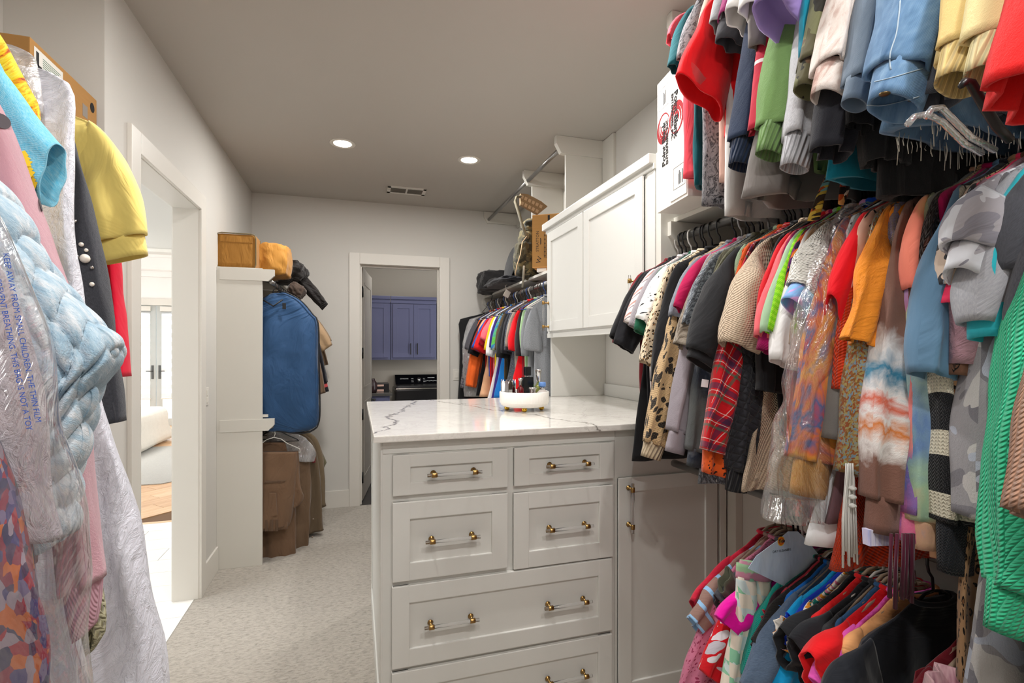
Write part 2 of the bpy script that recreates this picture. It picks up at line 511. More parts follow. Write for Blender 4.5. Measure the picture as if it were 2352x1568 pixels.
XU = 1.265
up = empty('wall_cabinet', (XU, 2.61, 1.66), 'pale grey two-door wall cabinet above the worktop', 'cabinet')
m = MB().box(XU, 1.699, 1.95, 3.27, 1.672, 2.40).box(XU + .02, 1.699, 3.25, 3.27, 1.2405, 1.68, .003)
ch(m, 'carcass', CAB, up)
m = MB().box(XU - .004, XU + .018, 1.95, 3.272, 1.645, 1.675, .003)
ch(m, 'light_rail', CAB, up)
m = MB().box(XU - .035, 1.699, 1.949, 3.295, 2.385, 2.43, .005).box(XU - .012, XU, 1.945, 3.28, 2.362, 2.388, .003)
ch(m, 'crown', CAB, up)
def side_door(y0, y1, z0, z1, x, hy, hz):
    fm = MB(); shaker(fm, y0, y1, z0, z1, 0, b=.066)
    M = Matrix.Translation((x, 0, 0)) @ Matrix(((0, 1, 0, 0), (1, 0, 0, 0), (0, 0, 1, 0), (0, 0, 0, 1)))
    fm.v = [tuple(M @ Vector(p)) for p in fm.v]
    d = ch(fm, 'door', CAB, up)
    pull(d, (x, hy, hz), (0, 0, 1), out=(-1, 0, 0))
side_door(2.672, 3.235, 1.688, 2.358, XU - .019, 3.205, 1.80)
side_door(2.03, 2.655, 1.688, 2.358, XU - .019, 2.075, 1.80)
ch(MB().box(XU - .003, XU, 1.95, 2.012, 1.675, 2.385), 'end_stile', CAB, up)

# closet dividers, shelves and rods
def divider(name, y, zlow, label, head=True, front=1.40, low_front=None):
    r = empty(name, (1.55, y, zlow), label, 'closet panel')
    x0 = front
    m = MB().box(x0, 1.699, y, y + .02, zlow, 3.054, .002)
    ch(m, 'panel', SHELF, r)
    if head:
        m = MB().prism([(1.325, 3.053), (1.325, 3.00), (1.362, 2.935), (1.40, 2.93), (1.698, 2.93), (1.698, 3.053)], 'y', y - .012, y + .03)
        ch(m, 'rod_bracket', SHELF, r)
    return r
divider('closet_divider', 3.27, 2.431, 'white upper closet divider standing on the wall cabinet, rod end in it')
divider('closet_divider', 3.98, 2.17, 'white upper closet divider behind the camouflage backpack')
dv = divider('closet_divider', 1.925, 2.431, 'white closet divider behind the white carton, over the hanging clothes')
r = empty('closet_end_panel', (1.48, 1.925, 0), 'white tall end panel between wall cabinet and packed clothes rack', 'closet panel')
ch(MB().box(XU, 1.699, 1.91, 1.948, 1.2405, 2.431, .003), 'panel', SHELF, r)
ch(MB().box(1.66, 1.699, 1.91, 1.965, 0, 1.21, .003), 'lower_panel', SHELF, r)
def cleat(mb, y0, y1, ztop, zrod):
    mb.prism([(1.30, ztop), (1.30, ztop - .06), (1.345, zrod - .03), (1.38, zrod - .035), (1.69, zrod - .035), (1.69, ztop)], 'y', y0, y1)
m = MB(); cleat(m, 1.885, 1.91, 2.118, 2.05); ch(m, 'rod_bracket', SHELF, r)
m = MB(); cleat(m, 3.29, 3.31, 2.118, 2.05)
cb = m.build('rod_bracket', SHELF); tag(cb, 'white rod bracket fixed to back of the wall cabinet', 'bracket')
for y0, y1, lab in ((3.995, 5.295, 'white bracket board along far end of ceiling rod'),):
    m = MB().prism([(1.31, 3.05), (1.31, 2.99), (1.345, 2.93), (1.69, 2.93), (1.69, 3.05)], 'y', 5.275, 5.298)
    o = m.build('rod_bracket', SHELF); tag(o, 'white rod bracket on the far wall just under ceiling', 'bracket')
    m = MB(); cleat(m, 5.275, 5.298, 2.118, 2.05)
    o = m.build('rod_bracket', SHELF); tag(o, 'white rod bracket on the far wall behind the garment bag', 'bracket')
trim_1 = struct('trim_1', MB().box(1.68, 1.70, 3.10, 3.26, 2.431, 3.05, .002), SHELF)
trim_2 = struct('trim_2', MB().box(1.68, 1.70, 4.0, 5.298, 2.90, 3.05, .002).box(1.68, 1.70, 3.80, 3.975, 2.15, 3.05, .002), SHELF)
def shelf(x0, x1, y0, y1, z, label, lip=None, th=.02):
    m = MB().box(x0, x1, y0, y1, z - th, z, .002)
    if lip: m.box(lip[0], lip[1], y0, y1, z - .05, z - .002, .002)
    o = m.build('closet_shelf', SHELF); tag(o, label, 'shelf'); return o
def rod(x, y0, y1, z, label, rad=.016, m=ROD):
    o = MB().tube([(x, y0, z), (x, y1, z)], rad, 16).build('closet_rod', m); tag(o, label, 'clothes rod'); return o
RX = 1.345
shelf(1.32, 1.699, 3.275, 5.298, 2.14, 'white shelf carrying camouflage backpack and tall brown carton')
shelf(1.33, 1.699, -.9, 1.91, 2.14, 'white shelf under the white printed carton, above the packed middle rod')
shelf(1.40, 1.699, -.9, 1.91, 1.15, 'white lower shelf hidden behind the hanging clothes')
rod(RX, 3.29, 5.298, 2.055, 'grey metal rod carrying shirts by the far wall')
rod(1.362, 3.995, 5.28, 2.968, 'empty grey rod under ceiling from far wall to middle divider')
rod(1.362, 3.285, 3.975, 2.968, 'empty grey rod under ceiling between the two dividers')
rod(RX, -.9, 1.91, 2.05, 'grey rod under the white shelf, densely packed with hangers')
rod(RX, -.9, 1.93, 2.97, 'grey rod just below ceiling above the packed clothes rack')
rod(RX, -.9, 1.93, 1.06, 'low dark metal rod under long hanging clothes', m=ROD)

# left closet bay
pn = empty('closet_end_panel', (-.8, 4.04, 0), 'tall white closet panel carrying tan bags, beside the light switch', 'closet panel')
ch(MB().box(XL, -.655, 4.04, 4.062, 0, 2.155, .003), 'panel', SHELF, pn)
for zt in (2.148, 1.06):
    ch(MB().prism([(-.93, zt), (-.575, zt), (-.575, zt - .045), (-.615, zt - .085), (-.93, zt - .085)], 'y', 4.034, 4.064), 'rod_bracket', SHELF, pn)
m = MB().prism([(XL, 2.13), (-.55, 2.13), (-.50, 2.02), (-.53, 1.93), (XL, 1.93)], 'y', 5.27, 5.298).build('rod_bracket', SHELF)
tag(m, 'grey-white bracket on far wall behind the blue garment bag', 'bracket')
shelf(XL + .001, -.62, 4.064, 5.27, 2.152, 'white shelf under tan bags and black jacket')
shelf(XL + .001, -.62, 4.064, 5.298, 1.09, 'white low shelf behind the blue garment bag')
rod(-.60, 4.062, 5.272, 2.06, 'grey rod behind the blue garment bag')
rod(-.60, 4.062, 5.298, 1.0, 'low grey rod carrying folded brown trousers')
# alcove shelf and rod
shelf(AX + .001, -.952, -.9, 2.374, 2.38, 'white alcove shelf under the brown boot box')
rod(-.93, -.9, 2.374, 2.33, 'alcove rod carrying the yellow top and plastic bags')

# ------------------------------------------------------------------ bathroom passage and bedroom seen through the left doorway
TILE = simple('white_floor_tile', '#e9e7e3', .18, 0, .5)
GROUT = simple('tile_grout', '#b9b5ae', .9)
fl = struct('floor_bathroom', MB().box(-3.6, XL - .13, .6, 5.31, -.06, -.006).box(XL - .13, XL - .02, DY0, DY1, -.06, -.002), GROUT)
rng = random.Random(3)
def tile_me(w, h):
    return MB().box(-w / 2, w / 2, -h / 2, h / 2, -.01, 0, .0015).mesh('tile')
TM = tile_me(.897, .237)
for r_ in range(12):
    y = 5.19 - r_ * .24
    for k in range(4):
        x = -.66 - .30 * (r_ % 3) - .9 * k - .45 + .15
        if x < -3.3 or x > -.85: continue
        if x + .45 > XL - .02: continue
        o = link('tile', TM, TILE, fl, (x, y, .003))
for r_ in range(12):     # cut tiles against the doorway
    y = 5.19 - r_ * .24
    x0 = -.66 - .30 * (r_ % 3) - .45 + .15 - .45
    xs = [-.66 - .30 * (r_ % 3) - .9 * k - .45 + .15 for k in range(4)]
    ok = [x for x in xs if x + .45 <= XL - .02]
    if not ok: continue
    e = max(ok) + .45
    lim = XL - .022 if DY0 < y < DY1 else XL - .135
    if lim - e > .02:
        o = MB().box(e + .003, lim, y - .1185, y + .1185, -.01, .003, .0015).build('tile', TILE, fl)
w = MB()
w.box(-3.7, -3.6, .6, 5.4, 0, .9); w.box(-3.7, -3.6, .6, 5.4, 2.6, CE + .3); w.box(-3.7, -3.6, .6, 1.4, .9, 2.6); w.box(-3.7, -3.6, 4.7, 5.4, .9, 2.6); w.box(-3.7, AX - .1, .5, .6, 0, CE + .3)  # side wall left open for the added daylight
struct('wall_bathroom', w, WALL)
w = MB()
w.box(-3.7, -2.55, 5.30, 5.42, 0, 3.6); w.box(-1.30, XL - .13, 5.30, 5.42, 0, 3.6); w.box(-2.55, -1.30, 5.30, 5.42, 2.46, 3.6)
struct('wall_passage', w, WALL)
struct('trim_3', MB().box(-2.57, -1.28, 5.285, 5.30, 2.445, 2.475, .003).box(-2.55, -1.30, 5.30, 5.43, 2.445, 2.461), TRIM)
struct('added_window', MB().box(-3.68, -3.62, 1.4, 1.45, .9, 2.6, .003).box(-3.68, -3.62, 4.65, 4.7, .9, 2.6, .003).box(-3.68, -3.62, 3.02, 3.08, .95, 2.55, .003).box(-3.68, -3.62, 1.45, 4.65, .9, .95, .003).box(-3.68, -3.62, 1.45, 4.65, 2.55, 2.6, .003), TRIM)  # unseen window, added so sky light brightens the sloping ceiling
# sloping bathroom ceiling
CEILW = paint('bright_ceiling_paint', '#f1efec', .8, .1)
struct('ceiling_bathroom', MB().prism([(-1.05, 2.58), (-2.1, 3.29), (-3.7, 3.29), (-3.7, 3.40), (-1.05, 3.40)], 'y', 2.68, 5.31).box(-3.7, -1.38, .5, 2.68, 3.29, 3.40), CEILW)
struct('floor_bedroom', MB().box(-8.0, XL - .13, 5.31, 12.2, -.06, -.008), simple('plank_gap', '#6b5038', .9))
fb = bpy.data.objects['floor_bedroom']
OAK = [mat_wood('oak_plank_a', '#b98f66', '#cda67c', '#d9b68d'), mat_wood('oak_plank_b', '#c09a70', '#d4b088', '#dfc09a'), mat_wood('oak_plank_c', '#ae845c', '#c39a70', '#d0aa80')]
PW, PL = .19, .9
bmP = [MB().box(-PL / 2 + .002, PL / 2 - .002, -PW / 2 + .0015, PW / 2 - .0015, -.012, 0, .002).mesh('plank') for _ in range(3)]
for i_, me_ in enumerate(bmP): me_.materials.append(OAK[i_])
npk = 0
ca, sa = math.cos(R(45)), math.sin(R(45))
for row in range(-45, 46):
    for k in range(-9, 10):
        u_ = k * PL + (row * .53 % PL); v_ = row * PW
        x = -2.6 + u_ * ca - v_ * sa; y = 7.6 + u_ * sa + v_ * ca
        a_ = math.degrees(math.atan2(x, y))
        if 5.34 < y < 12.5 and -25 < a_ < -14 and not (7.4 < y < 8.9) and npk < 290:
            o = link('plank', bmP[rng.randrange(3)], None, fb, (x, y, rng.uniform(-.0006, 0))); o.rotation_euler = (0, 0, R(45)); npk += 1
struct('trim_4', MB().box(-2.55, -1.30, 5.285, 5.335, -.02, .005, .002), OAK[1])
# bedroom shell
w = MB()
FDX0, FDX1, FY = -4.86, -3.02, 12.1
w.box(-8.0, FDX0 - .1, FY, FY + .15, 0, 3.6).box(FDX1 + .1, .5, FY, FY + .15, 0, 3.6).box(FDX0 - .1, FDX1 + .1, FY, FY + .15, 2.50, 3.6)
struct('wall_bedroom', w, CEILW)
w = MB().box(-8.1, -8.0, 5.3, FY, 0, .5).box(-8.1, -8.0, 5.3, FY, 2.6, 3.6).box(-8.1, -8.0, 5.3, 6.4, .5, 2.6).box(-8.1, -8, 11.4, FY, .5, 2.6)
w.box(-8.1, -3.7, 5.30, 5.42, 0, 3.6).box(.4, .5, 7.7, FY, 0, 3.6).box(-1.05, -.6, 5.42, 7.72, 0, 3.6).box(-.6, .5, 7.77, 7.9, 0, 3.6)
struct('wall_bedroom_side', w, CEILW)
m = MB().box(-8.0, .5, 5.3, FY, 3.42, 3.5)
struct('ceiling_bedroom', m, CEILW)
m = MB().box(-8.0, .5, FY - .35, FY, 3.18, 3.42, .01).box(-8.0, .5, FY - .12, FY, 3.06, 3.18, .01)
struct('trim_5', m, CEILW)
m = MB().prism([(FY - 3.0, 3.42), (FY - 3.0, 3.30), (FY - 2.9, 3.28), (FY - 2.8, 3.42)], 'x', -8, .5)
struct('trim_6', m, CEILW)
GREYD = simple('french_door_grey', '#b4b8b6', .5)
struct('trim_7', MB().box(FDX0 - .10, FDX0, FY - .03, FY + .1, 0, 2.50).box(FDX1, FDX1 + .10, FY - .03, FY + .1, 0, 2.5).box(FDX0 - .12, FDX1 + .12, FY - .04, FY + .1, 2.48, 2.62, .005), TRIM)
GLASS = NT('window_glass')
_tr = GLASS.n('BsdfTransparent'); _gl = GLASS.n('BsdfGlossy', Roughness=.02)
_mx = GLASS.n('MixShader', i0=.05, i1=_tr, i2=_gl); GLASS.t.links.new(_mx.outputs[0], GLASS.out.inputs[0]); GLASS = GLASS.m
SHEER = NT('sheer_blind_fabric')
_tl = SHEER.n('BsdfTranslucent', Color=(.98, .98, .98, 1)); _tr = SHEER.n('BsdfTransparent')
_mx = SHEER.n('MixShader', i0=.35, i1=_tl, i2=_tr); SHEER.t.links.new(_mx.outputs[0], SHEER.out.inputs[0]); SHEER = SHEER.m
BLIND = NT('opaque_blind_fabric')
_tl = BLIND.n('BsdfTranslucent', Color=(.9, .9, .9, 1)); _df = BLIND.n('BsdfDiffuse', Color=(.85, .85, .84, 1))
_mx = BLIND.n('MixShader', i0=.88, i1=_tl, i2=_df); BLIND.t.links.new(_mx.outputs[0], BLIND.out.inputs[0]); BLIND = BLIND.m
for s, (x0, x1) in enumerate(((FDX0, -3.945), (-3.935, FDX1))):
    r = bpy.data.objects.new('door_%d' % (4 + s), None); r.location = ((x0 + x1) / 2, FY, 0); r['kind'] = 'structure'; COL.objects.link(r)
    hw = (x1 - x0) / 2
    st = .11
    m = MB().box(-hw, -hw + st, -.02, .025, 0, 2.48, .004).box(hw - st, hw, -.02, .025, 0, 2.48, .004).box(-hw + st - .004, hw - st + .004, -.018, .023, 0.001, .15, .004).box(-hw + st - .004, hw - st + .004, -.018, .023, 2.3, 2.479, .004)
    m.build('door_frame', GREYD, r)
    MB().box(-hw + st, hw - st, .0, .006, .15, 2.3).build('pane', GLASS, r)
    MB().box(-hw + .08, hw - .08, -.085, -.03, 2.36, 2.46, .005).build('blind_head', TRIM, r)
    zt = 2.36; pitch = .177
    bw = hw - .095
    MB().box(-bw, bw, -.036, -.034, .57, zt).build('sheer_blind', SHEER, r)
    for k in range(10):
        z1 = zt - .095 - k * pitch
        MB().box(-bw, bw, -.041, -.037, z1 - .088, z1).build('blind_band', BLIND, r)
    MB().box(-bw - .01, bw + .01, -.046, -.026, .55, .58, .004).build('bottom_bar', TRIM, r)
    hxp = hw - .058 if s == 0 else -hw + .058
    m = MB().box(hxp - .022, hxp + .022, -.032, -.02, .97, 1.25, .006); m.tube([(hxp, -.03, 1.13), (hxp, -.07, 1.13), (hxp + (-.1 if s == 0 else .1), -.07, 1.13)], .009)
    m.build('door_handle', simple('pewter', '#5b5c5c', .4, .8), r)
# ------------------------------------------------------------------ bedroom furniture
def mat_rug():
    t = NT('woven_rug'); o = t.obj()
    a = t.noise(t.scale(o, (60, 220, 60)), 1, 2).outputs[0]
    return t.bsdf(Base__Color=t.mix(a, hx('#9a9a97'), hx('#b9b8b4')), Roughness=1, Specular__IOR__Level=0, Normal=t.bump(a, .6, .006))
m = MB().prism([(-5.2, 6.87), (-2.17, 6.82), (-2.08, 6.9), (-2.08, 9.45), (-5.2, 9.45)], 'z', -.008, .010)
tag(m.build('rug', mat_rug()), 'grey woven rug on the oak boards of the bedroom', 'rug')
def mat_linen(name, a, b, sc=14.0):
    t = NT(name); o = t.obj()
    n_ = t.noise(o, sc, 4, .6).outputs[0]
    return t.bsdf(Base__Color=t.mix(n_, hx(a), hx(b)), Roughness=.95, Specular__IOR__Level=.1, Normal=t.bump(t.noise(o, sc * .6, 3, .6, .5).outputs[0], .5, .02))
bed = empty('bed', (-4.2, 9.3, 0), 'bed corner under a rumpled off-white cover on grey rug', 'bed')
bm = bmesh.new(); bmesh.ops.create_cube(bm, size=1.0)
for v in bm.verts: v.co = Vector((v.co.x * 2.2, v.co.y * 1.9, .305 + v.co.z * .59))
bmesh.ops.bevel(bm, geom=[e for e in bm.edges], offset=.20, segments=5, profile=.6, affect='EDGES')
bmesh.ops.subdivide_edges(bm, edges=bm.edges, cuts=2, use_grid_fill=True)
for v in bm.verts:
    n_ = mnoise.noise(v.co * 3.0)
    v.co += v.co.normalized() * n_ * .05
    if v.co.z < .3: v.co.x *= 1 + (.3 - v.co.z) * .28; v.co.y *= 1 + (.3 - v.co.z) * .28
    v.co.z = max(v.co.z, .012)
for f in bm.faces: f.smooth = True
me = bpy.data.meshes.new('cover'); bm.to_mesh(me); bm.free()
link('cover', me, mat_linen('bed_linen', '#cfcac0', '#dad5cb'), bed)
MB().box(-.9, .9, -.75, .75, .012, .5, .03).build('mattress', mat_linen('bed_ticking', '#d8d4cc', '#e0dcd4'), bed)

# ------------------------------------------------------------------ laundry room
LYB = 7.66
struct('floor_laundry', MB().box(-.7, 2.6, YB, LYB, -.05, .001), simple('dark_tile', '#3c3936', .4))
w = MB().box(-.6, 2.6, LYB, LYB + .1, 0, 3.0).box(-.6, -.5, 5.42, LYB, 0, 3.0).box(2.5, 2.6, 5.42, LYB, 0, 3.0)
struct('wall_laundry', w, paint('laundry_wall_paint', '#c4bbae', .8, .1))
struct('ceiling_laundry', MB().box(-.6, 2.6, 5.42, LYB, 3.0, 3.06), CEIL)
INDIGO = paint('indigo_cabinet_paint', '#5b5d7c', .4, .4, .02)
def zat(px, py, Y): return at_plane(px, py, Y=Y).z
def xat(px, Y): return at_plane(px, 800, Y=Y).x
UY = 7.32
z0, z1 = zat(930, 826, UY), zat(930, 697, UY)
def indigo_upper(x0, x1, doors, label, handles):
    r = empty('wall_cabinet', ((x0 + x1) / 2, UY, z0), label, 'cabinet')
    ch(MB().box(x0, x1, UY, LYB - .002, z0, z1 + .02, .003).box(x0, x1, UY - .012, UY + .02, z1, z1 + .10, .004).box(x0, x1, UY - .035, UY, z1 + .055, z1 + .10, .006), 'carcass', INDIGO, r)
    for i, (a, b) in enumerate(doors):
        fm = MB(); shaker(fm, a, b, z0 + .03, z1 - .01, UY - .02, b=.062)
        d = ch(fm, 'door', INDIGO, r)
        if handles[i] is not None:
            hX = handles[i]
            m = MB().box(hX - .006, hX + .006, UY - .052, UY - .042, z0 + .075, z0 + .235, .002).box(hX - .005, hX + .005, UY - .045, UY - .02, z0 + .09, z0 + .10).box(hX - .005, hX + .005, UY - .045, UY - .02, z0 + .21, z0 + .22)
            ch(m, 'handle', BLACKM, r)
xa, xb, xc, xd, xe = xat(852, UY) - .25, xat(891, UY), xat(902, UY), xat(950, UY), xat(997.5, UY)
indigo_upper(xa - .2, xb + .03, [(xa - .15, xb)], 'indigo wall cabinet with one panelled door next to the open laundry door', [None])
indigo_upper(xb + .036, xe + .03, [(xc, xd - .002), (xd + .002, xe)], 'indigo two-door wall cabinet with black bar pulls above the washer', [xd - .045, xd + .05])
indigo_upper(xe + .036, xe + .75, [(xe + .05, xe + .4)], 'indigo wall cabinet cut off by the door frame above washer', [None])
# base cabinet and box
BY = 7.0
bx = xat(899, BY)
r = empty('base_cabinet', (bx - .4, BY, 0), 'indigo base cabinet with dark top beside the washer', 'cabinet')
ch(MB().box(bx - .9, bx - .02, BY + .02, LYB - .002, .0, .945, .003), 'carcass', INDIGO, r)
fm = MB(); shaker(fm, bx - .5, bx - .05, .70, .92, BY, b=.05); ch(fm, 'drawer', INDIGO, r)
fm = MB(); shaker(fm, bx - .5, bx - .05, .12, .68, BY, b=.05); ch(fm, 'door', INDIGO, r)
ch(MB().box(bx - .32, bx - .2, BY - .03, BY - .02, .80, .812, .002).box(bx - .31, bx - .30, BY - .025, BY, .802, .81).box(bx - .22, bx - .21, BY - .025, BY, .802, .81), 'handle', BLACKM, r)
o = MB().box(bx - .92, bx + .01, BY - .03, LYB - .002, .946, .985, .004).build('countertop', simple('dark_stone', '#4c4a47', .25)); tag(o, 'dark stone worktop on the indigo base cabinet in laundry', 'countertop')
o = empty('storage_box', (bx - .17, BY + .3, .985), 'black storage box with pink label on the laundry worktop', 'box')
ch(MB().box(bx - .30, bx - .02, BY + .2, BY + .45, .986, 1.10, .006), 'box_body', BLACKP, o)
ch(MB().box(bx - .285, bx - .09, BY + .196, BY + .2, .99, 1.02, .001).box(bx - .285, bx - .09, BY + .1965, BY + .2, 1.06, 1.085, .001), 'label', simple('pink_label', '#e8bfae', .5), o)
o = MB().lathe([(.0, 0), (.05, 0), (.065, .05), (.06, .13), (.03, .17), (.028, .19), (.0, .19)], n=20).build('jug', simple('dark_glaze', '#3a2a2c', .2), None, (xat(856, BY + .1), BY + .1, .985)); tag(o, 'dark rounded jug at the back of laundry worktop by door', 'jug')
# washer
wx, wy, ww, wd = xat(909, 6.95), 6.95, .70, .68
STEEL = simple('black_stainless', '#2c2b2c', .25, .6); GLB = simple('gloss_black', '#0c0c0e', .08)
r = empty('washing_machine', (wx + ww / 2, wy, 0), 'black top-loading washing machine with silver dial below indigo cabinets', 'washing machine')
ch(MB().box(wx, wx + ww, wy, wy + wd, .02, 1.03, .02), 'body', STEEL, r)
ch(MB().box(wx + .01, wx + ww - .01, wy - .012, wy + .45, 1.032, 1.075, .018), 'lid', STEEL, r)
ch(MB().box(wx + .0, wx + ww, wy - .016, wy - .002, 1.03, 1.045, .006), 'lid_edge', simple('lid_chrome', '#b9b4ac', .2, .9), r)
ch(MB().prism([(wy + .44, 1.035), (wy + .60, 1.20), (wy + .68, 1.20), (wy + .68, 1.03)], 'x', wx + .03, wx + ww - .03), 'console', GLB, r)
sl = math.atan2(.165, .16)
def con(u, v):
    """matrix of a spot on the sloping console; u across, v up the slope"""
    return Matrix.Translation((wx + u, wy + .44 + v * math.cos(sl) - .001, 1.035 + v * math.sin(sl) + .0015)) @ Matrix.Rotation(sl, 4, 'X')
m = MB().lathe([(.0, .02), (.026, .02), (.03, .0)], M=con(.37, .125), n=24); ch(m, 'dial', CHROME, r)
PRINT = simple('white_print', '#d9d9d9', .6)
text_part('lettering', 'SAMSUNG', .026, PRINT, r, Matrix.Translation((-(wx + ww / 2), -wy, 0)) @ con(.16, .15))
m = MB()
for k in range(7): m.box(-.012, .012, -.003, .003, 0, .001, M=con(.47 + k * .026, .10 + .006 * (k % 2)))
for k in range(3):
    m.box(-.016, .016, -.003, .003, 0, .001, M=con(.275, .09 + k * .03)); m.box(-.014, .014, -.003, .003, 0, .001, M=con(.445, .09 + k * .03))
m.box(-.05, .05, -.004, .004, 0, .001, M=con(.55, .165))
ch(m, 'markings', PRINT, r)
# wire shoe rack seen through the gap beside the door
r = empty('wire_rack', (-.02, 6.75, 0), 'white wire rack low behind the open laundry door', 'rack')
WIRE = simple('white_wire', '#d8d6d2', .4)
for z in (.12, .34, .58, .8):
    m = MB()
    for k in range(6): m.tube([(-.25, k * .05 - .12, z), (.25, k * .05 - .12, z)], .005, 6)
    m.tube([(-.25, -.12, z), (-.25, .13, z)], .006, 6).tube([(.25, -.12, z), (.25, .13, z)], .006, 6)
    m.build('wire_shelf', WIRE, r)
for x in (-.25, .25):
    for y in (-.12, .13): MB().tube([(x, y, .001), (x, y, .82)], .007, 6).build('leg', WIRE, r)

# ------------------------------------------------------------------ tray with bottles
TX, TY, TZ = .856, 2.56, 1.24
GLAZE = simple('white_glaze', '#ece9e3', .35)
tr = empty('tray', (TX, TY, TZ), 'round fluted white tray on golden ball feet on the worktop', 'tray')
fl_ = lambda an, z: 1 + (.014 * math.cos(56 * an) if .024 < z < .097 else 0)
MB().lathe([(.0, .022), (.105, .022), (.116, .026), (.1235, .034), (.1275, .0405), (.1275, .042), (.130, .0425), (.131, .046), (.131, .098), (.129, .102), (.1265, .102), (.125, .098), (.125, .032), (.0, .030)],
          n=224, rf=lambda an, z: 1 + (.009 * abs(math.cos(26 * an)) if .0425 < z < .099 and True else (.006 * abs(math.cos(26 * an)) if .03 < z < .0405 else 0))).build('dish', GLAZE, tr)
for k in range(4):
    an = R(-108 + 90 * k)
    MB().lathe([(.0, .0), (.007, .001), (.0125, .006), (.0145, .0125), (.0125, .019), (.009, .023)], c=(.092 * math.cos(an), .092 * math.sin(an), 0), n=20).build('foot', GOLD, tr)
FR = Vector((math.cos(YAW), -math.sin(YAW), 0)); FWD = Vector((math.sin(YAW), math.cos(YAW), 0))
def spot(px, dep):
    p = Vector((TX, TY, TZ + .0305)) + FR * ((px - 1203.5) * .00232) + FWD * dep
    return p
RED = simple('red_perfume', '#6e0d16', .08, 0, .6, trans=.35); PINKG = simple('pink_glass', '#d9b3ae', .05, 0, .5, trans=.75, ior=1.4)
FROST = simple('frosted_glass', '#d8cfc8', .35, 0, .5, trans=.25); BLKG = simple('black_glass_bottle', '#15171a', .2)
def bottle(name, px, dep, label, parts, rz=0.0):
    r = empty(name, spot(px, dep), label, 'perfume bottle', None, rz); r.scale = (1.1, 1.1, 1.24)
    for nm, mb, mt in parts: mb.build(nm, mt, r)
    return r
m1 = MB().box(-.034, .034, -.02, .02, 0, .055, .006); m2 = MB().lathe([(.0, .055), (.028, .055), (.03, .06), (.03, .095), (.027, .10), (.0, .10)], n=20)
m3 = MB()
for k in range(12):
    a0 = 2 * PI * k / 12
    m3.prism([(-.008, .05), (.008, .05), (.0095, .092), (.0, .108), (-.0095, .092)], 'y', -.0012, .0012)
    M = Matrix.Rotation(a0, 4, 'Z') @ Matrix.Translation((0, -.0345, 0))
    for i in range(-10, 0): m3.v[i] = tuple(M @ Vector(m3.v[i]))
bottle('perfume_bottle', 1167, .0, 'pink glass perfume bottle with tall silver crown-shaped cap in tray', [('glass_body', m1, PINKG), ('cap', m2, CHROME), ('crown', m3, CHROME)])
bottle('perfume_bottle', 1194.5, -.035, 'slim red perfume bottle with silver neck in the white tray', [('glass_body', MB().lathe([(.0, 0), (.0155, 0), (.017, .004), (.017, .062), (.015, .072), (.0085, .08), (.0, .08)], n=20), RED), ('cap', MB().lathe([(.0085, .08), (.0085, .104), (.0105, .106), (.0105, .115), (.0, .116)], n=20), CHROME)])
bottle('perfume_bottle', 1211, .03, 'tall black rectangular perfume bottle with square cap in tray', [('glass_body', MB().box(-.027, .027, -.014, .014, 0, .117, .004), BLKG), ('collar', MB().lathe([(.011, .117), (.011, .124)], n=16), CHROME), ('cap', MB().box(-.0155, .0155, -.012, .012, .123, .162, .003), BLKG)], .15)
bottle('perfume_bottle', 1222, -.055, 'short dark red perfume bottle with broad silver cap in tray', [('glass_body', MB().lathe([(.0, 0), (.018, 0), (.0215, .01), (.021, .034), (.014, .045), (.0, .046)], n=24), RED), ('cap', MB().lathe([(.014, .046), (.014, .068), (.0185, .070), (.0185, .077), (.0, .078)], n=24), CHROME)])
bottle('perfume_bottle', 1237, .05, 'green-gold perfume bottle with flared silver stopper in tray', [('glass_body', MB().lathe([(.0, 0), (.02, 0), (.024, .03), (.02, .07), (.008, .092), (.0, .093)], n=24), simple('green_glass', '#9aa05a', .08, 0, .5, trans=.6)), ('cap', MB().lathe([(.006, .093), (.0105, .104), (.0155, .140), (.0165, .148), (.0, .149)], n=24), CHROME)])
bottle('perfume_bottle', 1244.5, -.02, 'round frosted perfume bottle with pale blue cap in tray', [('glass_body', MB().lathe([(.0, 0), (.02, .001), (.03, .018), (.032, .034), (.028, .05), (.014, .064), (.0, .066)], n=28), FROST), ('collar', MB().lathe([(.0125, .064), (.0125, .078)], n=20), CHROME), ('cap', MB().lathe([(.0165, .078), (.0175, .082), (.0175, .093), (.015, .097), (.0, .098)], n=24), simple('blue_cap', '#5f87c4', .35))])

# ------------------------------------------------------------------ cartons
def mat_card(name, a, b, rough=.85):
    t = NT(name); o = t.obj()
    g = t.noise(t.scale(o, (3, 3, 40)), 2, 4, .6).outputs[0]
    return t.bsdf(Base__Color=t.mix(g, hx(a), hx(b)), Roughness=rough, Specular__IOR__Level=.15, Normal=t.bump(g, .06, .001))
KRAFT = mat_card('kraft_card', '#b98650', '#c99659'); KRAFT2 = mat_card('dark_kraft', '#98703f', '#a57b4a')  # second kraft is a darker brown, for the boot box and tape
WCARD = mat_card('white_card', '#e6e0d9', '#efe9e2'); INK = simple('black_ink', '#1b1a1c', .8); RINK = simple('red_ink', '#8e1d24', .8); WINK = simple('white_ink', '#efe9e2', .8)
def on_x(y, z, x, up=PI / 2):
    """matrix that lays text on a wall facing -x, reading upwards"""
    # text x axis -> +z, text y axis -> +y, normal -> -x
    M = Matrix(((0, 0, -1, x), (0, 1, 0, y), (1, 0, 0, z), (0, 0, 0, 1)))
    return M
def on_x_down(y, z, x):
    # text x axis -> -z, text y axis -> -y, normal -> -x
    return Matrix(((0, 0, -1, x), (0, -1, 0, y), (-1, 0, 0, z), (0, 0, 0, 1)))
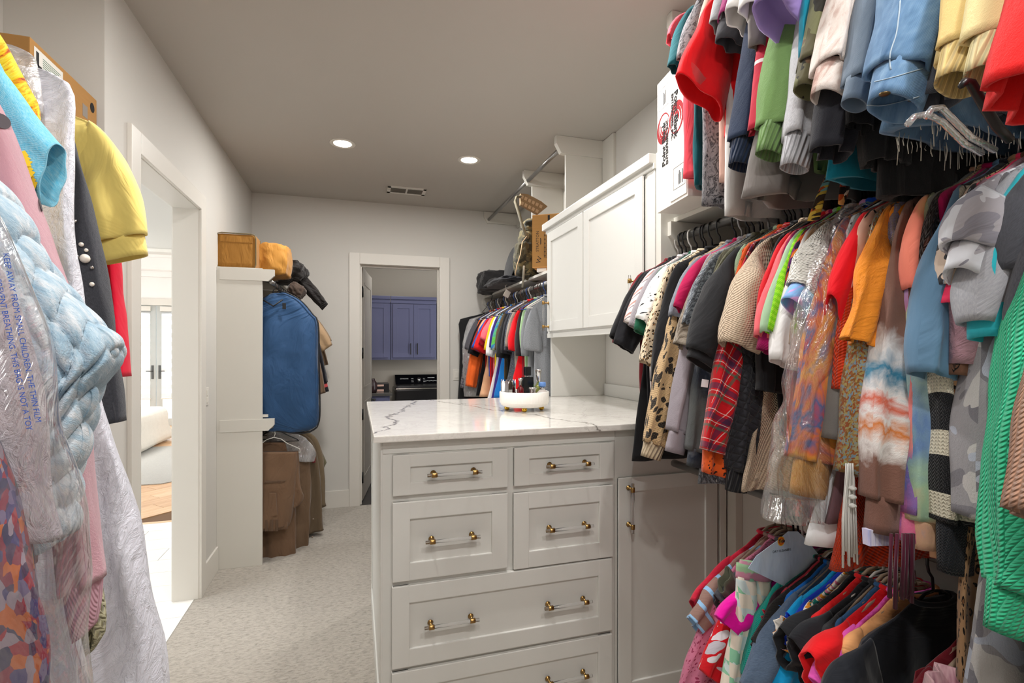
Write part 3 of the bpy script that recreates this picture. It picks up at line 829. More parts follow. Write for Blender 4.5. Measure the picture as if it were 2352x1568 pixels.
def disc(mb, M, rx, ry, n=32, inner=0.0, h=.0004, a0=0, a1=2 * PI, cx=0, cy=0, icx=0, icy=0):
    vs = []; fs = []
    for k in range(n + 1):
        a = a0 + (a1 - a0) * k / n
        vs.append(M @ Vector((cx + rx * math.cos(a), cy + ry * math.sin(a), h))); vs.append(M @ Vector((cx + icx + rx * inner * math.cos(a), cy + icy + ry * inner * math.sin(a), h)))
    for k in range(n): fs.append((2 * k, 2 * k + 2, 2 * k + 3, 2 * k + 1))
    mb.add(vs, fs)
cb = empty('carton', (1.205, 1.745, 2.141), 'white printed carton with red oval logos beside wall cabinet', 'box', None, R(-7))
CH_, CD_ = .545, .125
MB().box(0, .38, -CD_, CD_, .0, CH_, .003).build('carton_body', WCARD, cb)
m = MB().box(-.004, -.0005, -CD_ + .002, .004, .012, CH_ - .01, .001); m.build('flap', WCARD, cb)
for (yy, dn, nm) in ((.068, False, 'logo'), (-.05, True, 'logo')):
    f = on_x_down if dn else on_x
    xo = -.0004 if not dn else -.0046
    M = f(yy, .270 if not dn else .33, xo)
    m = MB(); disc(m, M, .062, .056, 40, .80, .0003, R(0), R(360), .065 if not dn else .0, .0, .006, -.004)
    cx_ = .065 if not dn else .0; disc(m, M, .042, .036, 30, .82, .0006, R(60), R(300), cx_, .0, .006, -.002); disc(m, M, .026, .02, 24, .75, .0006, R(60), R(300), cx_, .0, .006, -.002)
    m.build('logo', RINK, cb)
    text_part('lettering', 'Point Blank', .040, INK, cb, f(yy + (-.006 if not dn else .006), .268 if not dn else .345, xo - .0009), .0002, bold=.0012)
    text_part('lettering', 'ENTERPRISES, INC.', .0225, INK, cb, f(yy + (-.034 if not dn else .034), .268 if not dn else .345, xo - .0009), .0002, bold=.0006)
m = MB()
for y0, y1, zz0, zz1, xo in ((.025, .105, .42, .505, -.0004), (-.115, -.025, .05, .135, -.0046)):
    for a, b, c, d in ((y0, y1, zz0, zz0 + .0012), (y0, y1, zz1 - .0012, zz1), (y0, y0 + .0012, zz0, zz1), (y1 - .0012, y1, zz0, zz1)):
        m.box(xo - .0003, xo, a, b, c, d)
    for k in range(4):
        q = y0 + .02 + k * .011
        m.box(xo - .0003, xo, q, q + (.005 if k < 3 else .002), zz0 + .012, zz1 - .02 - .01 * (k % 2))
m.build('printed_label', INK, cb)
# tall brown carton beside the wall cabinet
sc_ = empty('carton', (1.262, 3.585, 2.15), 'tall brown carton with printed words beside wall cabinet top', 'box', None, R(-34))
# local: front face along +x at y=0, normal -y
MB().box(0, .32, 0, .22, .028, .425, .004).build('carton_body', KRAFT, sc_)
MB().box(.03, .30, .02, .2, .0, .028, .003).build('carton_foot', WCARD, sc_)
m = MB().box(-.0, .32, -.0008, 0, .035, .42).box(.0, .32, -.001, 0, .12, .20).box(.0, .32, -.001, 0, .30, .36); m.build('packing_tape', KRAFT2, sc_)
def on_y(x, z, y=-.0014):
    # text x -> +z, text y -> -x, normal -> -y
    return Matrix(((0, -1, 0, x), (0, 0, -1, y), (1, 0, 0, z), (0, 0, 0, 1)))
text_part('lettering', 'STRATTON', .030, INK, sc_, on_y(.042, .225), .0002)
text_part('lettering', 'W', .05, INK, sc_, Matrix(((0.3, -.95, 0, .055), (0, 0, -1, -.0014), (.95, .3, 0, .085), (0, 0, 0, 1))), .0002)
m = MB()
for k in range(4): m.box(.092 + k * .016, .0932 + k * .016, -.0016, -.001, .10, .345)
for k in range(9): m.box(.092, .141, -.0016, -.001, .10 + k * .0305, .1012 + k * .0305)
for k in range(8): m.box(.095, .102, -.0016, -.001, .108 + k * .0305, .122 + k * .0305)
m.box(.062, .066, -.0016, -.001, .20, .25).box(.068, .070, -.0016, -.001, .205, .245).box(.12, .135, -.0016, -.001, .37, .415)
m.build('printed_table', INK, sc_)
# boot box in the alcove
bb = empty('boot_box', (-.955, 2.12, 2.381), 'brown cardboard boot box with round hand holes on alcove shelf', 'box')
MB().box(-.29, 0, -.21, .205, 0, .138, .003).build('box_body', KRAFT2, bb)
m = MB(); disc(m, Matrix(((1, 0, 0, -.075), (0, 0, -1, -.2108), (0, 1, 0, .09), (0, 0, 0, 1))), .025, .019, 24); disc(m, Matrix(((0, 0, 1, .0004), (1, 0, 0, .17), (0, 1, 0, .094), (0, 0, 0, 1))), .016, .018, 24)
m.build('hand_hole', simple('hole_dark', '#14100d', .9), bb)
MB().box(0, .0006, -.19, -.03, .012, .122).build('paper_label', simple('label_paper', '#c9c6bf', .7), bb)
m = MB().box(.0006, .0009, -.18, -.165, .07, .112); m.box(.0006, .0009, -.18, -.15, .055, .074).box(.0006, .0009, -.155, -.125, .05, .06)
m.build('boot_picture', INK, bb)
m = MB()
for k in range(9): m.box(.0006, .0009, -.145, -.045 - .01 * (k % 3), .104 - k * .0065, .1065 - k * .0065)
m.build('printed_lines', simple('grey_green_ink', '#5d7a6a', .8), bb)
MB().box(0, .0006, .10, .135, .035, .08).build('barcode_label', simple('label_grey', '#7d746a', .7), bb)
# ------------------------------------------------------------------ fabrics
def fab(name, kind='plain', cols=('#888888',), sc=1.0, bump='jersey', rough=.9, wr=.35, sheen=.15, metal=0.0, spec=.2, th=None, ang=0.0, obj=False):
    k = ('fab', name)
    if k in _cache: return _cache[k]
    t = NT(name.replace(' ', '_'))
    uv = t.obj() if obj else t.uv()
    if ang: uv = t.scale(uv, 1, rot=(0, 0, ang))
    u, v = t.sep(uv)[0:2]
    C = [hx(c) for c in cols]
    def m(op, a, b=0.0, c=None, cl=False): return t.math(op, a, b, c, cl)
    def stripe(x, per, duty, off=0.0): return m('LESS_THAN', m('FRACT', m('ADD', m('DIVIDE', x, per), off + 100.0)), duty)
    def steps(f, n0=None):
        n = len(C); return t.ramp(f, [((i / n) if th is None else th[i], C[i]) for i in range(n)], 'CONSTANT')
    if kind == 'plain':
        c = t.mix(t.noise(uv, 14, 3).outputs[0], tuple(x * .9 for x in C[0][:3]) + (1,), tuple(min(1, x * 1.08) for x in C[0][:3]) + (1,))
    elif kind == 'heather':
        n1 = t.noise(t.scale(uv, (420, 150, 1)), 1.0, 2, .7).outputs[0]
        c = t.mix(m('MULTIPLY', m('SUBTRACT', n1, .3), 2.2, cl=True), C[0], C[1 % len(C)])
    elif kind == 'leopard':
        w = t.noise(uv, 26 * sc, 2).outputs[1]
        p = t.n('VectorMath', _operation='ADD', i0=uv, i1=t.n('VectorMath', _operation='SCALE', i0=w, Scale=.018 / sc)).outputs[0]
        d = t.vor(p, 34 * sc).outputs[0]
        br = m('GREATER_THAN', t.noise(p, 60 * sc, 1).outputs[0], .40)
        ring = m('MULTIPLY', m('MULTIPLY', m('GREATER_THAN', d, .20), m('LESS_THAN', d, .40)), br)
        ins = m('LESS_THAN', d, .22)
        c = t.mix(ins, C[0], C[1]); c = t.mix(ring, c, C[2])
    elif kind == 'spots':
        w = t.noise(uv, 20 * sc, 2).outputs[1]
        p = t.n('VectorMath', _operation='ADD', i0=t.scale(uv, (1.0, .72, 1)), i1=t.n('VectorMath', _operation='SCALE', i0=w, Scale=.042 / sc)).outputs[0]
        vo = t.vor(p, 24 * sc)
        rad = t.sep(vo.outputs[1])[0]
        s_ = m('LESS_THAN', vo.outputs[0], m('MULTIPLY_ADD', rad, .22, .14 if th is None else th[0]))
        c = t.mix(s_, C[0], C[1])
        if len(C) > 2: c = t.mix(m('MULTIPLY', s_, m('GREATER_THAN', t.sep(vo.outputs[1])[1], .6)), c, C[2])
    elif kind == 'camo':
        w = t.noise(t.scale(uv, (1.0, 1.35, 1)), 9 * sc, 2.2, .5, .9)
        w2 = t.noise(t.scale(uv, (1.0, 1.3, 1), loc=(5.2, 1.3, 0)), 8 * sc, 2.0, .5, .9)
        c = t.mix(m('GREATER_THAN', w.outputs[0], .52), C[0], C[1])
        c = t.mix(m('GREATER_THAN', w2.outputs[0], .55), c, C[2])
        if len(C) > 3: c = t.mix(m('GREATER_THAN', t.noise(t.scale(uv, (1.1, 1.5, 1), loc=(2.2, 7.3, 0)), 10 * sc, 2.0, .5, .8).outputs[0], .60), c, C[3])
    elif kind == 'tiedye':
        n1 = t.noise(t.scale(uv, (1.0, .8, 1)), 9 * sc, 4, .6, 1.2).outputs[0]
        n2 = t.noise(t.scale(uv, (1.0, .9, 1), loc=(3.1, 9.2, 0)), 7 * sc, 3, .6, .6).outputs[0]
        n = len(C)
        f = m('ADD', m('MULTIPLY', m('SUBTRACT', n1, .5), 1.7), m('MULTIPLY', m('SUBTRACT', n2, .5), 1.1))
        c = t.ramp(m('ADD', f, .5, cl=True), [(i / (n - 1), C[i]) for i in range(n)])
    elif kind == 'bands':      # colour runs down the length (v, metres below the rod), wobbling edges
        n1 = t.noise(uv, 16 * sc, 3, .6, .4).outputs[0]
        f = m('ADD', v, m('MULTIPLY', m('SUBTRACT', n1, .5), .14 / sc))
        lo, hi = th[0], th[-1]
        f = m('DIVIDE', m('SUBTRACT', f, lo), hi - lo)
        c = t.ramp(f, [((th[i] - lo) / (hi - lo), C[i]) for i in range(len(C))])
    elif kind == 'vstripe' or kind == 'hstripe':
        x = u if kind == 'vstripe' else v
        c = C[0]
        for i in range(1, len(C)):
            c = t.mix(stripe(x, sc, th[i - 1] if th else .5, .31 * (i - 1)), c, C[i])
    elif kind == 'plaid':
        c = C[0]
        for x in (u, v):
            q = t.mix(stripe(x, sc, .34), C[0], C[1])
            c = t.mix(.5, c, q)
        for x, o_ in ((u, .0), (v, .2)):
            c = t.mix(m('MULTIPLY', stripe(x, sc, .20, .42 + o_), .68), c, C[2])
            c = t.mix(m('MULTIPLY', stripe(x, sc, .09, .70 + o_), .7), c, C[4 % len(C)])
            c = t.mix(m('MULTIPLY', stripe(x, sc, .022, .12 + o_), .6), c, C[3])
            c = t.mix(m('MULTIPLY', stripe(x, sc, .022, .50 + o_), .6), c, C[3])
    elif kind == 'checker':
        w = t.n('VectorMath', _operation='ADD', i0=uv, i1=t.n('VectorMath', _operation='SCALE', i0=t.noise(uv, 9, 2).outputs[1], Scale=.016)).outputs[0]
        ck = t.n('TexChecker', Vector=w, Scale=sc)
        c = t.mix(ck.outputs[1], C[0], C[1])
        if len(C) > 2: c = t.mix(m('MULTIPLY', ck.outputs[1], m('GREATER_THAN', t.noise(uv, 20, 1).outputs[0], .5)), c, C[2])
    elif kind == 'floral':
        w = t.noise(uv, 22 * sc, 2).outputs[1]
        p = t.n('VectorMath', _operation='ADD', i0=uv, i1=t.n('VectorMath', _operation='SCALE', i0=w, Scale=.03 / sc)).outputs[0]
        vo = t.vor(p, 26 * sc)
        c = steps(t.sep(vo.outputs[1])[0])
    elif kind == 'sequin':
        vo = t.vor(uv, 220 * sc); big = t.noise(uv, 22, 3, .6, .5).outputs[0]
        c = t.ramp(m('ADD', m('MULTIPLY', t.sep(vo.outputs[1])[0], .55), m('MULTIPLY', big, .5)), [(i / (len(C) - 1), C[i]) for i in range(len(C))])
    elif kind == 'melange':
        n1 = t.noise(t.scale(uv, (160 * sc, 90 * sc, 1)), 1.0, 3, .7).outputs[0]
        c = t.ramp(n1, [(.25 + .5 * i / max(1, len(C) - 1), C[i]) for i in range(len(C))])
    elif kind == 'marble':
        n1 = t.noise(uv, 22 * sc, 5, .65, 1.6).outputs[0]
        c = t.ramp(n1, [(.34 + .32 * i / (len(C) - 1), C[i]) for i in range(len(C))])
    elif kind == 'lace':
        vo = t.vor(uv, 170 * sc, 'F1')
        c = t.mix(m('MULTIPLY', m('LESS_THAN', vo.outputs[0], .30), m('GREATER_THAN', t.noise(uv, 38, 2, .5, 1.5).outputs[0], .46)), C[0], C[1])
    else: c = C[0]
    # relief
    wv = t.noise(t.scale(uv, (13, 5, 1)), 1.0, 3, .55, .5).outputs[0]
    nrm = t.bump(wv, wr, .02)
    P2 = 2 * PI
    if bump == 'jersey': h = t.noise(t.scale(uv, (700, 500, 1)), 1.0, 1).outputs[0]; st, ds = .12, .001
    elif bump == 'fuzz': h = t.noise(t.scale(uv, (380, 190, 1)), 1.0, 4, .75).outputs[0]; st, ds = .55, .004
    elif bump == 'denim': h = m('SINE', m('MULTIPLY', m('ADD', u, m('MULTIPLY', v, .7)), P2 / .0032)); st, ds = .3, .0006
    elif bump == 'rib': h = m('SINE', m('MULTIPLY', u, P2 / (.006 / sc if kind == 'plain' else .006))); st, ds = .5, .0015
    elif bump == 'bigrib': h = m('SINE', m('MULTIPLY', u, P2 / .014)); st, ds = .8, .004
    elif bump == 'waffle': h = m('MULTIPLY', m('SINE', m('MULTIPLY', u, P2 / .011)), m('SINE', m('MULTIPLY', v, P2 / .011))); st, ds = .8, .003
    elif bump == 'quilt':
        h = m('POWER', m('MINIMUM', m('ABSOLUTE', m('SINE', m('MULTIPLY', u, PI / .02))), m('ABSOLUTE', m('SINE', m('MULTIPLY', v, PI / .02)))), .5); st, ds = .9, .006
    elif bump in ('knit', 'bigknit'):
        pu = .008 if bump == 'knit' else .017
        fu = m('FRACT', m('ADD', m('DIVIDE', u, pu), 50.0)); ab = m('ABSOLUTE', m('SUBTRACT', fu, .5))
        h = m('MULTIPLY', m('SINE', m('MULTIPLY', m('ADD', m('DIVIDE', v, pu * .75), m('MULTIPLY', ab, 1.2)), P2)), m('SINE', m('MULTIPLY', fu, PI))); st, ds = (.7, .002) if bump == 'knit' else (.9, .005)
    elif bump == 'ropes':
        fu = m('FRACT', m('ADD', m('DIVIDE', u, .0125), 50.0))
        h = m('MULTIPLY', m('SINE', m('MULTIPLY', fu, PI)), m('MULTIPLY_ADD', m('SINE', m('MULTIPLY', m('ADD', m('DIVIDE', v, .0075), m('MULTIPLY', fu, .9)), P2)), .3, .7)); st, ds = 1.0, .006
    elif bump == 'crumple': h = t.noise(uv, 30, 5, .7, 1.0).outputs[0]; st, ds = .8, .01
    elif bump == 'satin': h = t.noise(t.scale(uv, (30, 8, 1)), 1.0, 2).outputs[0]; st, ds = .3, .006
    else: h = t.noise(uv, 300, 1).outputs[0]; st, ds = .1, .001
    nrm = t.bump(h, st, ds, nrm)
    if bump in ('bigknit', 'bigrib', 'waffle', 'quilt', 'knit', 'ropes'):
        c = t.mix(m('MULTIPLY', m('SUBTRACT', .2, h), .30, cl=True), c, tuple(x * .45 for x in C[0][:3]) + (1,))  # crevice shade put into the colour where the knit relief is low
    kw = dict(Base__Color=c, Roughness=rough, Specular__IOR__Level=spec, Sheen__Weight=sheen, Metallic=metal, Normal=nrm)
    _cache[k] = t.bsdf(**kw)
    return _cache[k]

def film(name, tint='#ffffff', dens=.08, gloss=.22, cr=26.0):
    """thin clear plastic film"""
    k = ('film', name)
    if k in _cache: return _cache[k]
    t = NT(name); uv = t.uv()
    n1 = t.noise(t.scale(uv, (cr, cr * .4, 1)), 1.0, 4, .6, 1.2).outputs[0]
    nr = t.bump(n1, .75, .02)
    tr = t.n('BsdfTransparent', Color=hx(tint)); gl = t.n('BsdfGlossy', Roughness=.12, Color=(1, 1, 1, 1), Normal=nr); df = t.n('BsdfTranslucent', Color=(.95, .95, .97, 1), Normal=nr)
    df2 = t.n('BsdfDiffuse', Color=(.9, .9, .93, 1), Normal=nr)
    lw = t.n('LayerWeight', Blend=.35, Normal=nr)
    f = t.math('MULTIPLY_ADD', lw.outputs[1], .65, gloss * .5, True)
    a = t.n('MixShader', i0=f, i1=tr, i2=gl)
    b = t.n('MixShader', i0=dens, i1=a, i2=df2)
    t.t.links.new(b.outputs[0], t.out.inputs[0])
    _cache[k] = t.m
    return t.m

# ------------------------------------------------------------------ cloth shapes
def crv(pts, n):
    """smooth curve of n+1 points through (u,z) points"""
    pts = [tuple(p) for p in pts]
    if len(pts) == 2: return [(pts[0][0] + (pts[1][0] - pts[0][0]) * i / n, pts[0][1] + (pts[1][1] - pts[0][1]) * i / n) for i in range(n + 1)]
    seg = [0.0]
    for a, b in zip(pts, pts[1:]): seg.append(seg[-1] + max(1e-5, math.hypot(b[0] - a[0], b[1] - a[1])))
    out = []; j = 0
    for i in range(n + 1):
        s = seg[-1] * i / n
        while j < len(pts) - 2 and s > seg[j + 1]: j += 1
        x = (s - seg[j]) / (seg[j + 1] - seg[j])
        p0 = pts[max(0, j - 1)]; p1 = pts[j]; p2 = pts[j + 1]; p3 = pts[min(len(pts) - 1, j + 2)]
        r = []
        for c in (0, 1):
            r.append(.5 * (2 * p1[c] + (p2[c] - p0[c]) * x + (2 * p0[c] - 5 * p1[c] + 4 * p2[c] - p3[c]) * x * x + (3 * p1[c] - p0[c] - 3 * p2[c] + p3[c]) * x ** 3))
        out.append(tuple(r))
    return out

def lerps(a, x):
    """piecewise-linear list a over x in 0..1"""
    if not isinstance(a, (list, tuple)): return a
    f = x * (len(a) - 1); i = min(len(a) - 2, int(f)); return a[i] + (a[i + 1] - a[i]) * (f - i)

def loft(mb, A, B, T, side, n=26, m=20, fold=(0, 2, 0), wr=(.006, 7.0), seed=0, v0=0.0, vbend=0.0, hem=True, sq=.75, mi=0, disp=None, ztop=0.0, lip=.012):
    """a flattened cloth tube between two edge curves A and B given as (u, z); T half thickness along the rod"""
    A = crv(A, m); B = crv(B, m)
    vs = []; uvs = []; L = [0.0]
    for i in range(1, m + 1):
        ca = ((A[i][0] + B[i][0]) / 2, (A[i][1] + B[i][1]) / 2); cb_ = ((A[i - 1][0] + B[i - 1][0]) / 2, (A[i - 1][1] + B[i - 1][1]) / 2)
        L.append(L[-1] + math.hypot(ca[0] - cb_[0], ca[1] - cb_[1]))
    rings = []
    sx = seed * 7.31
    for i in range(m + 1):
        t = i / m
        cu, cz = (A[i][0] + B[i][0]) / 2, (A[i][1] + B[i][1]) / 2
        hu, hz = (A[i][0] - B[i][0]) / 2, (A[i][1] - B[i][1]) / 2
        hw = math.hypot(hu, hz); th = lerps(T, t)
        vv = (lerps(v0, t) if isinstance(v0, (list, tuple)) else v0) + vbend * t * t
        ring = []
        for k in range(n):
            an = 2 * PI * k / n
            c, s = math.cos(an), math.sin(an)
            cc = math.copysign(abs(c) ** .9, c); ss = math.copysign(abs(s) ** sq, s)
            u = cu + hu * cc; z = cz + hz * cc
            v = vv + th * ss + fold[0] * (.15 + .85 * t) * math.sin(fold[1] * PI * cc + fold[2] + .8 * t)
            if wr[0]:
                q = mnoise.noise(Vector((u * wr[1] + sx, (z * .45) * wr[1], v * 2.0 * wr[1] + sx * .37)))
                q2 = mnoise.noise(Vector((u * wr[1] * 2.3 + sx * 1.7, z * wr[1] * 1.1, (1.0 if s >= 0 else -1.0) + sx)))
                v += wr[0] * (q * 1.2 + q2 * .8) * min(1, t * 4) * (1 if abs(s) > .25 else .5)
                u += wr[0] * .8 * q2 * c * min(1, t * 3)
            if disp is not None:
                dq = disp(hw * cc, L[i], s)
                v += dq * ss; u += dq * cc * .6 * (1 if hu > 0 else -1)
            vs.append((side * u, v, z)); uvs.append(((an / (2 * PI)) * (2 * hw + 2 * th) * 1.9, -L[i] + ztop))
        rings.append(ring)
    fs = []
    for i in range(m):
        for k in range(n):
            k2 = (k + 1) % n
            fs.append((i * n + k, i * n + k2, (i + 1) * n + k2, (i + 1) * n + k))
    fuv = []
    per = [(uvs[i * n + n - 1][0] - uvs[i * n][0]) * n / (n - 1) for i in range(m + 1)]
    for i in range(m):
        for k in range(n):
            a, b_, c_, d_ = fs[i * n + k]
            ua, ub, uc, ud = uvs[a], uvs[b_], uvs[c_], uvs[d_]
            if k == n - 1: ub = (uvs[i * n][0] + per[i], ub[1]); uc = (uvs[(i + 1) * n][0] + per[i + 1], uc[1])
            fuv.append([ua, ub, uc, ud])
    # top cap
    fs.append(tuple(range(n - 1, -1, -1))); fuv.append([uvs[j] for j in range(n - 1, -1, -1)])
    b0 = len(vs)
    if hem:    # turned-in hem so that the opening reads as an opening
        cu = sum(v[0] for v in vs[-n:]) / n; cv = sum(v[1] for v in vs[-n:]) / n
        last = vs[-n:]; dz = (A[-1][1] + B[-1][1] - A[-2][1] - B[-2][1]) / 2; du = (A[-1][0] + B[-1][0] - A[-2][0] - B[-2][0]) / 2
        dl = math.hypot(du, dz) or 1
        for (f_, up) in ((.90, 0.0), (.80, .05)):
            for (x, y, z) in last:
                vs.append((cu + (x - cu) * f_ - side * du / dl * up, cv + (y - cv) * f_ * .92, z - dz / dl * up))
        for r_ in range(2):
            for k in range(n):
                k2 = (k + 1) % n
                p = (b0 - n if r_ == 0 else b0); q = (b0 if r_ == 0 else b0 + n)
                fs.append((p + k, p + k2, q + k2, q + k)); e = uvs[(m) * n + k]; fuv.append([e, (e[0] + .01, e[1]), (e[0] + .01, e[1] + .02), (e[0], e[1] + .02)])
        fs.append(tuple(b0 + n + k for k in range(n))); fuv.append([(0, 0)] * n)
    else:
        fs.append(tuple(m * n + k for k in range(n))); fuv.append([uvs[m * n + k] for k in range(n)])
    b = len(mb.v); mb.v += vs
    for f, q in zip(fs, fuv):
        mb.f.append([b + i for i in f]); mb.uv.append(q); mb.mi.append(mi); mb.sm.append(True)
    return mb

def bez(p0, p1, p2, p3, n=8):
    o = []
    for i in range(n + 1):
        t = i / n; a = 1 - t
        o.append(tuple(a ** 3 * p0[c] + 3 * a * a * t * p1[c] + 3 * a * t * t * p2[c] + t ** 3 * p3[c] for c in (0, 1)))
    return o

# ------------------------------------------------------------------ hangers
_hang = {}
HM = {'black': simple('black_hanger', '#19181b', .35), 'white': simple('white_hanger', '#d5d2cd', .4), 'grey': simple('grey_hanger', '#8f8d8c', .45),
      'wire': simple('wire_hanger', '#b6b2aa', .25, .9), 'clear': simple('clear_hanger', '#d9dbe2', .06, 0, .6, trans=.85, ior=1.3), 'blue': simple('blue_hanger', '#33508f', .4),
      'wood': simple('tan_hanger', '#a08c78', .5), 'brown': simple('brown_hanger', '#4d352b', .45)}
def hanger_mesh(kind, side, w, nz, sz):
    k = (kind, side, round(w, 2), round(nz, 2), round(sz, 2))
    if k in _hang: return _hang[k]
    r = {'wire': .0018, 'clear': .0042, 'wood': .0045}.get(kind, .0036)
    hr = .0018 if kind in ('wire', 'clear', 'wood') else .0034
    p = [(side * .021 * math.cos(a), 0, .004 + .021 * math.sin(a)) for a in [PI * .95 - PI * .95 * i / 10 for i in range(11)]]
    p += [(side * .021, 0, -.012), (side * .016, 0, -.030), (side * .004, 0, -.045), (0, 0, nz + .01)]
    hook = MB().tube(p, hr, 8).mesh('hook')
    a = MB()
    fl = 1.8 if kind in ('wood', 'grey', 'white') else 1.0
    for s in (-1, 1):
        a.tube([(0, 0, nz + .012), (s * .03, 0, nz + .008), (s * w * .5, 0, (nz * .55 + sz * .45)), (s * (w - .02), 0, sz - .004), (s * (w - .008), 0, sz - .016)], r, 8, flat=1.0)
        if fl > 1: a.tube([(0, 0, nz - .002), (s * .03, 0, nz - .004), (s * w * .5, 0, (nz * .55 + sz * .45) - .012), (s * (w - .02), 0, sz - .014)], r, 8)
    if kind in ('black', 'wire', 'white', 'blue'):
        a.tube([(-(w - .008), 0, sz - .016), (w - .008, 0, sz - .016)], r * .9, 8)
    _hang[k] = (hook, a.mesh('arms'))
    return _hang[k]
_hc = [0]
def hanger(X, Y, Z, side, kind, what, yaw=0.0, w=.205, nz=-.085, sz=-.155, group=None):
    hk, ar = hanger_mesh(kind, side, w, nz, sz)
    word = {'wire': 'silver wire hanger', 'clear': 'clear plastic hanger', 'wood': 'tan hanger', 'brown': 'brown hanger'}.get(kind, kind + ' hanger')
    r = empty('coat_hanger', (X, Y, Z + .0165 - .025 + .0), '%s holding %s' % (word, what), 'hanger', group, yaw)
    link('hook', hk, HM[kind] if kind not in ('clear', 'wood') else CHROME, r)
    link('arms', ar, HM[kind], r)
    return r

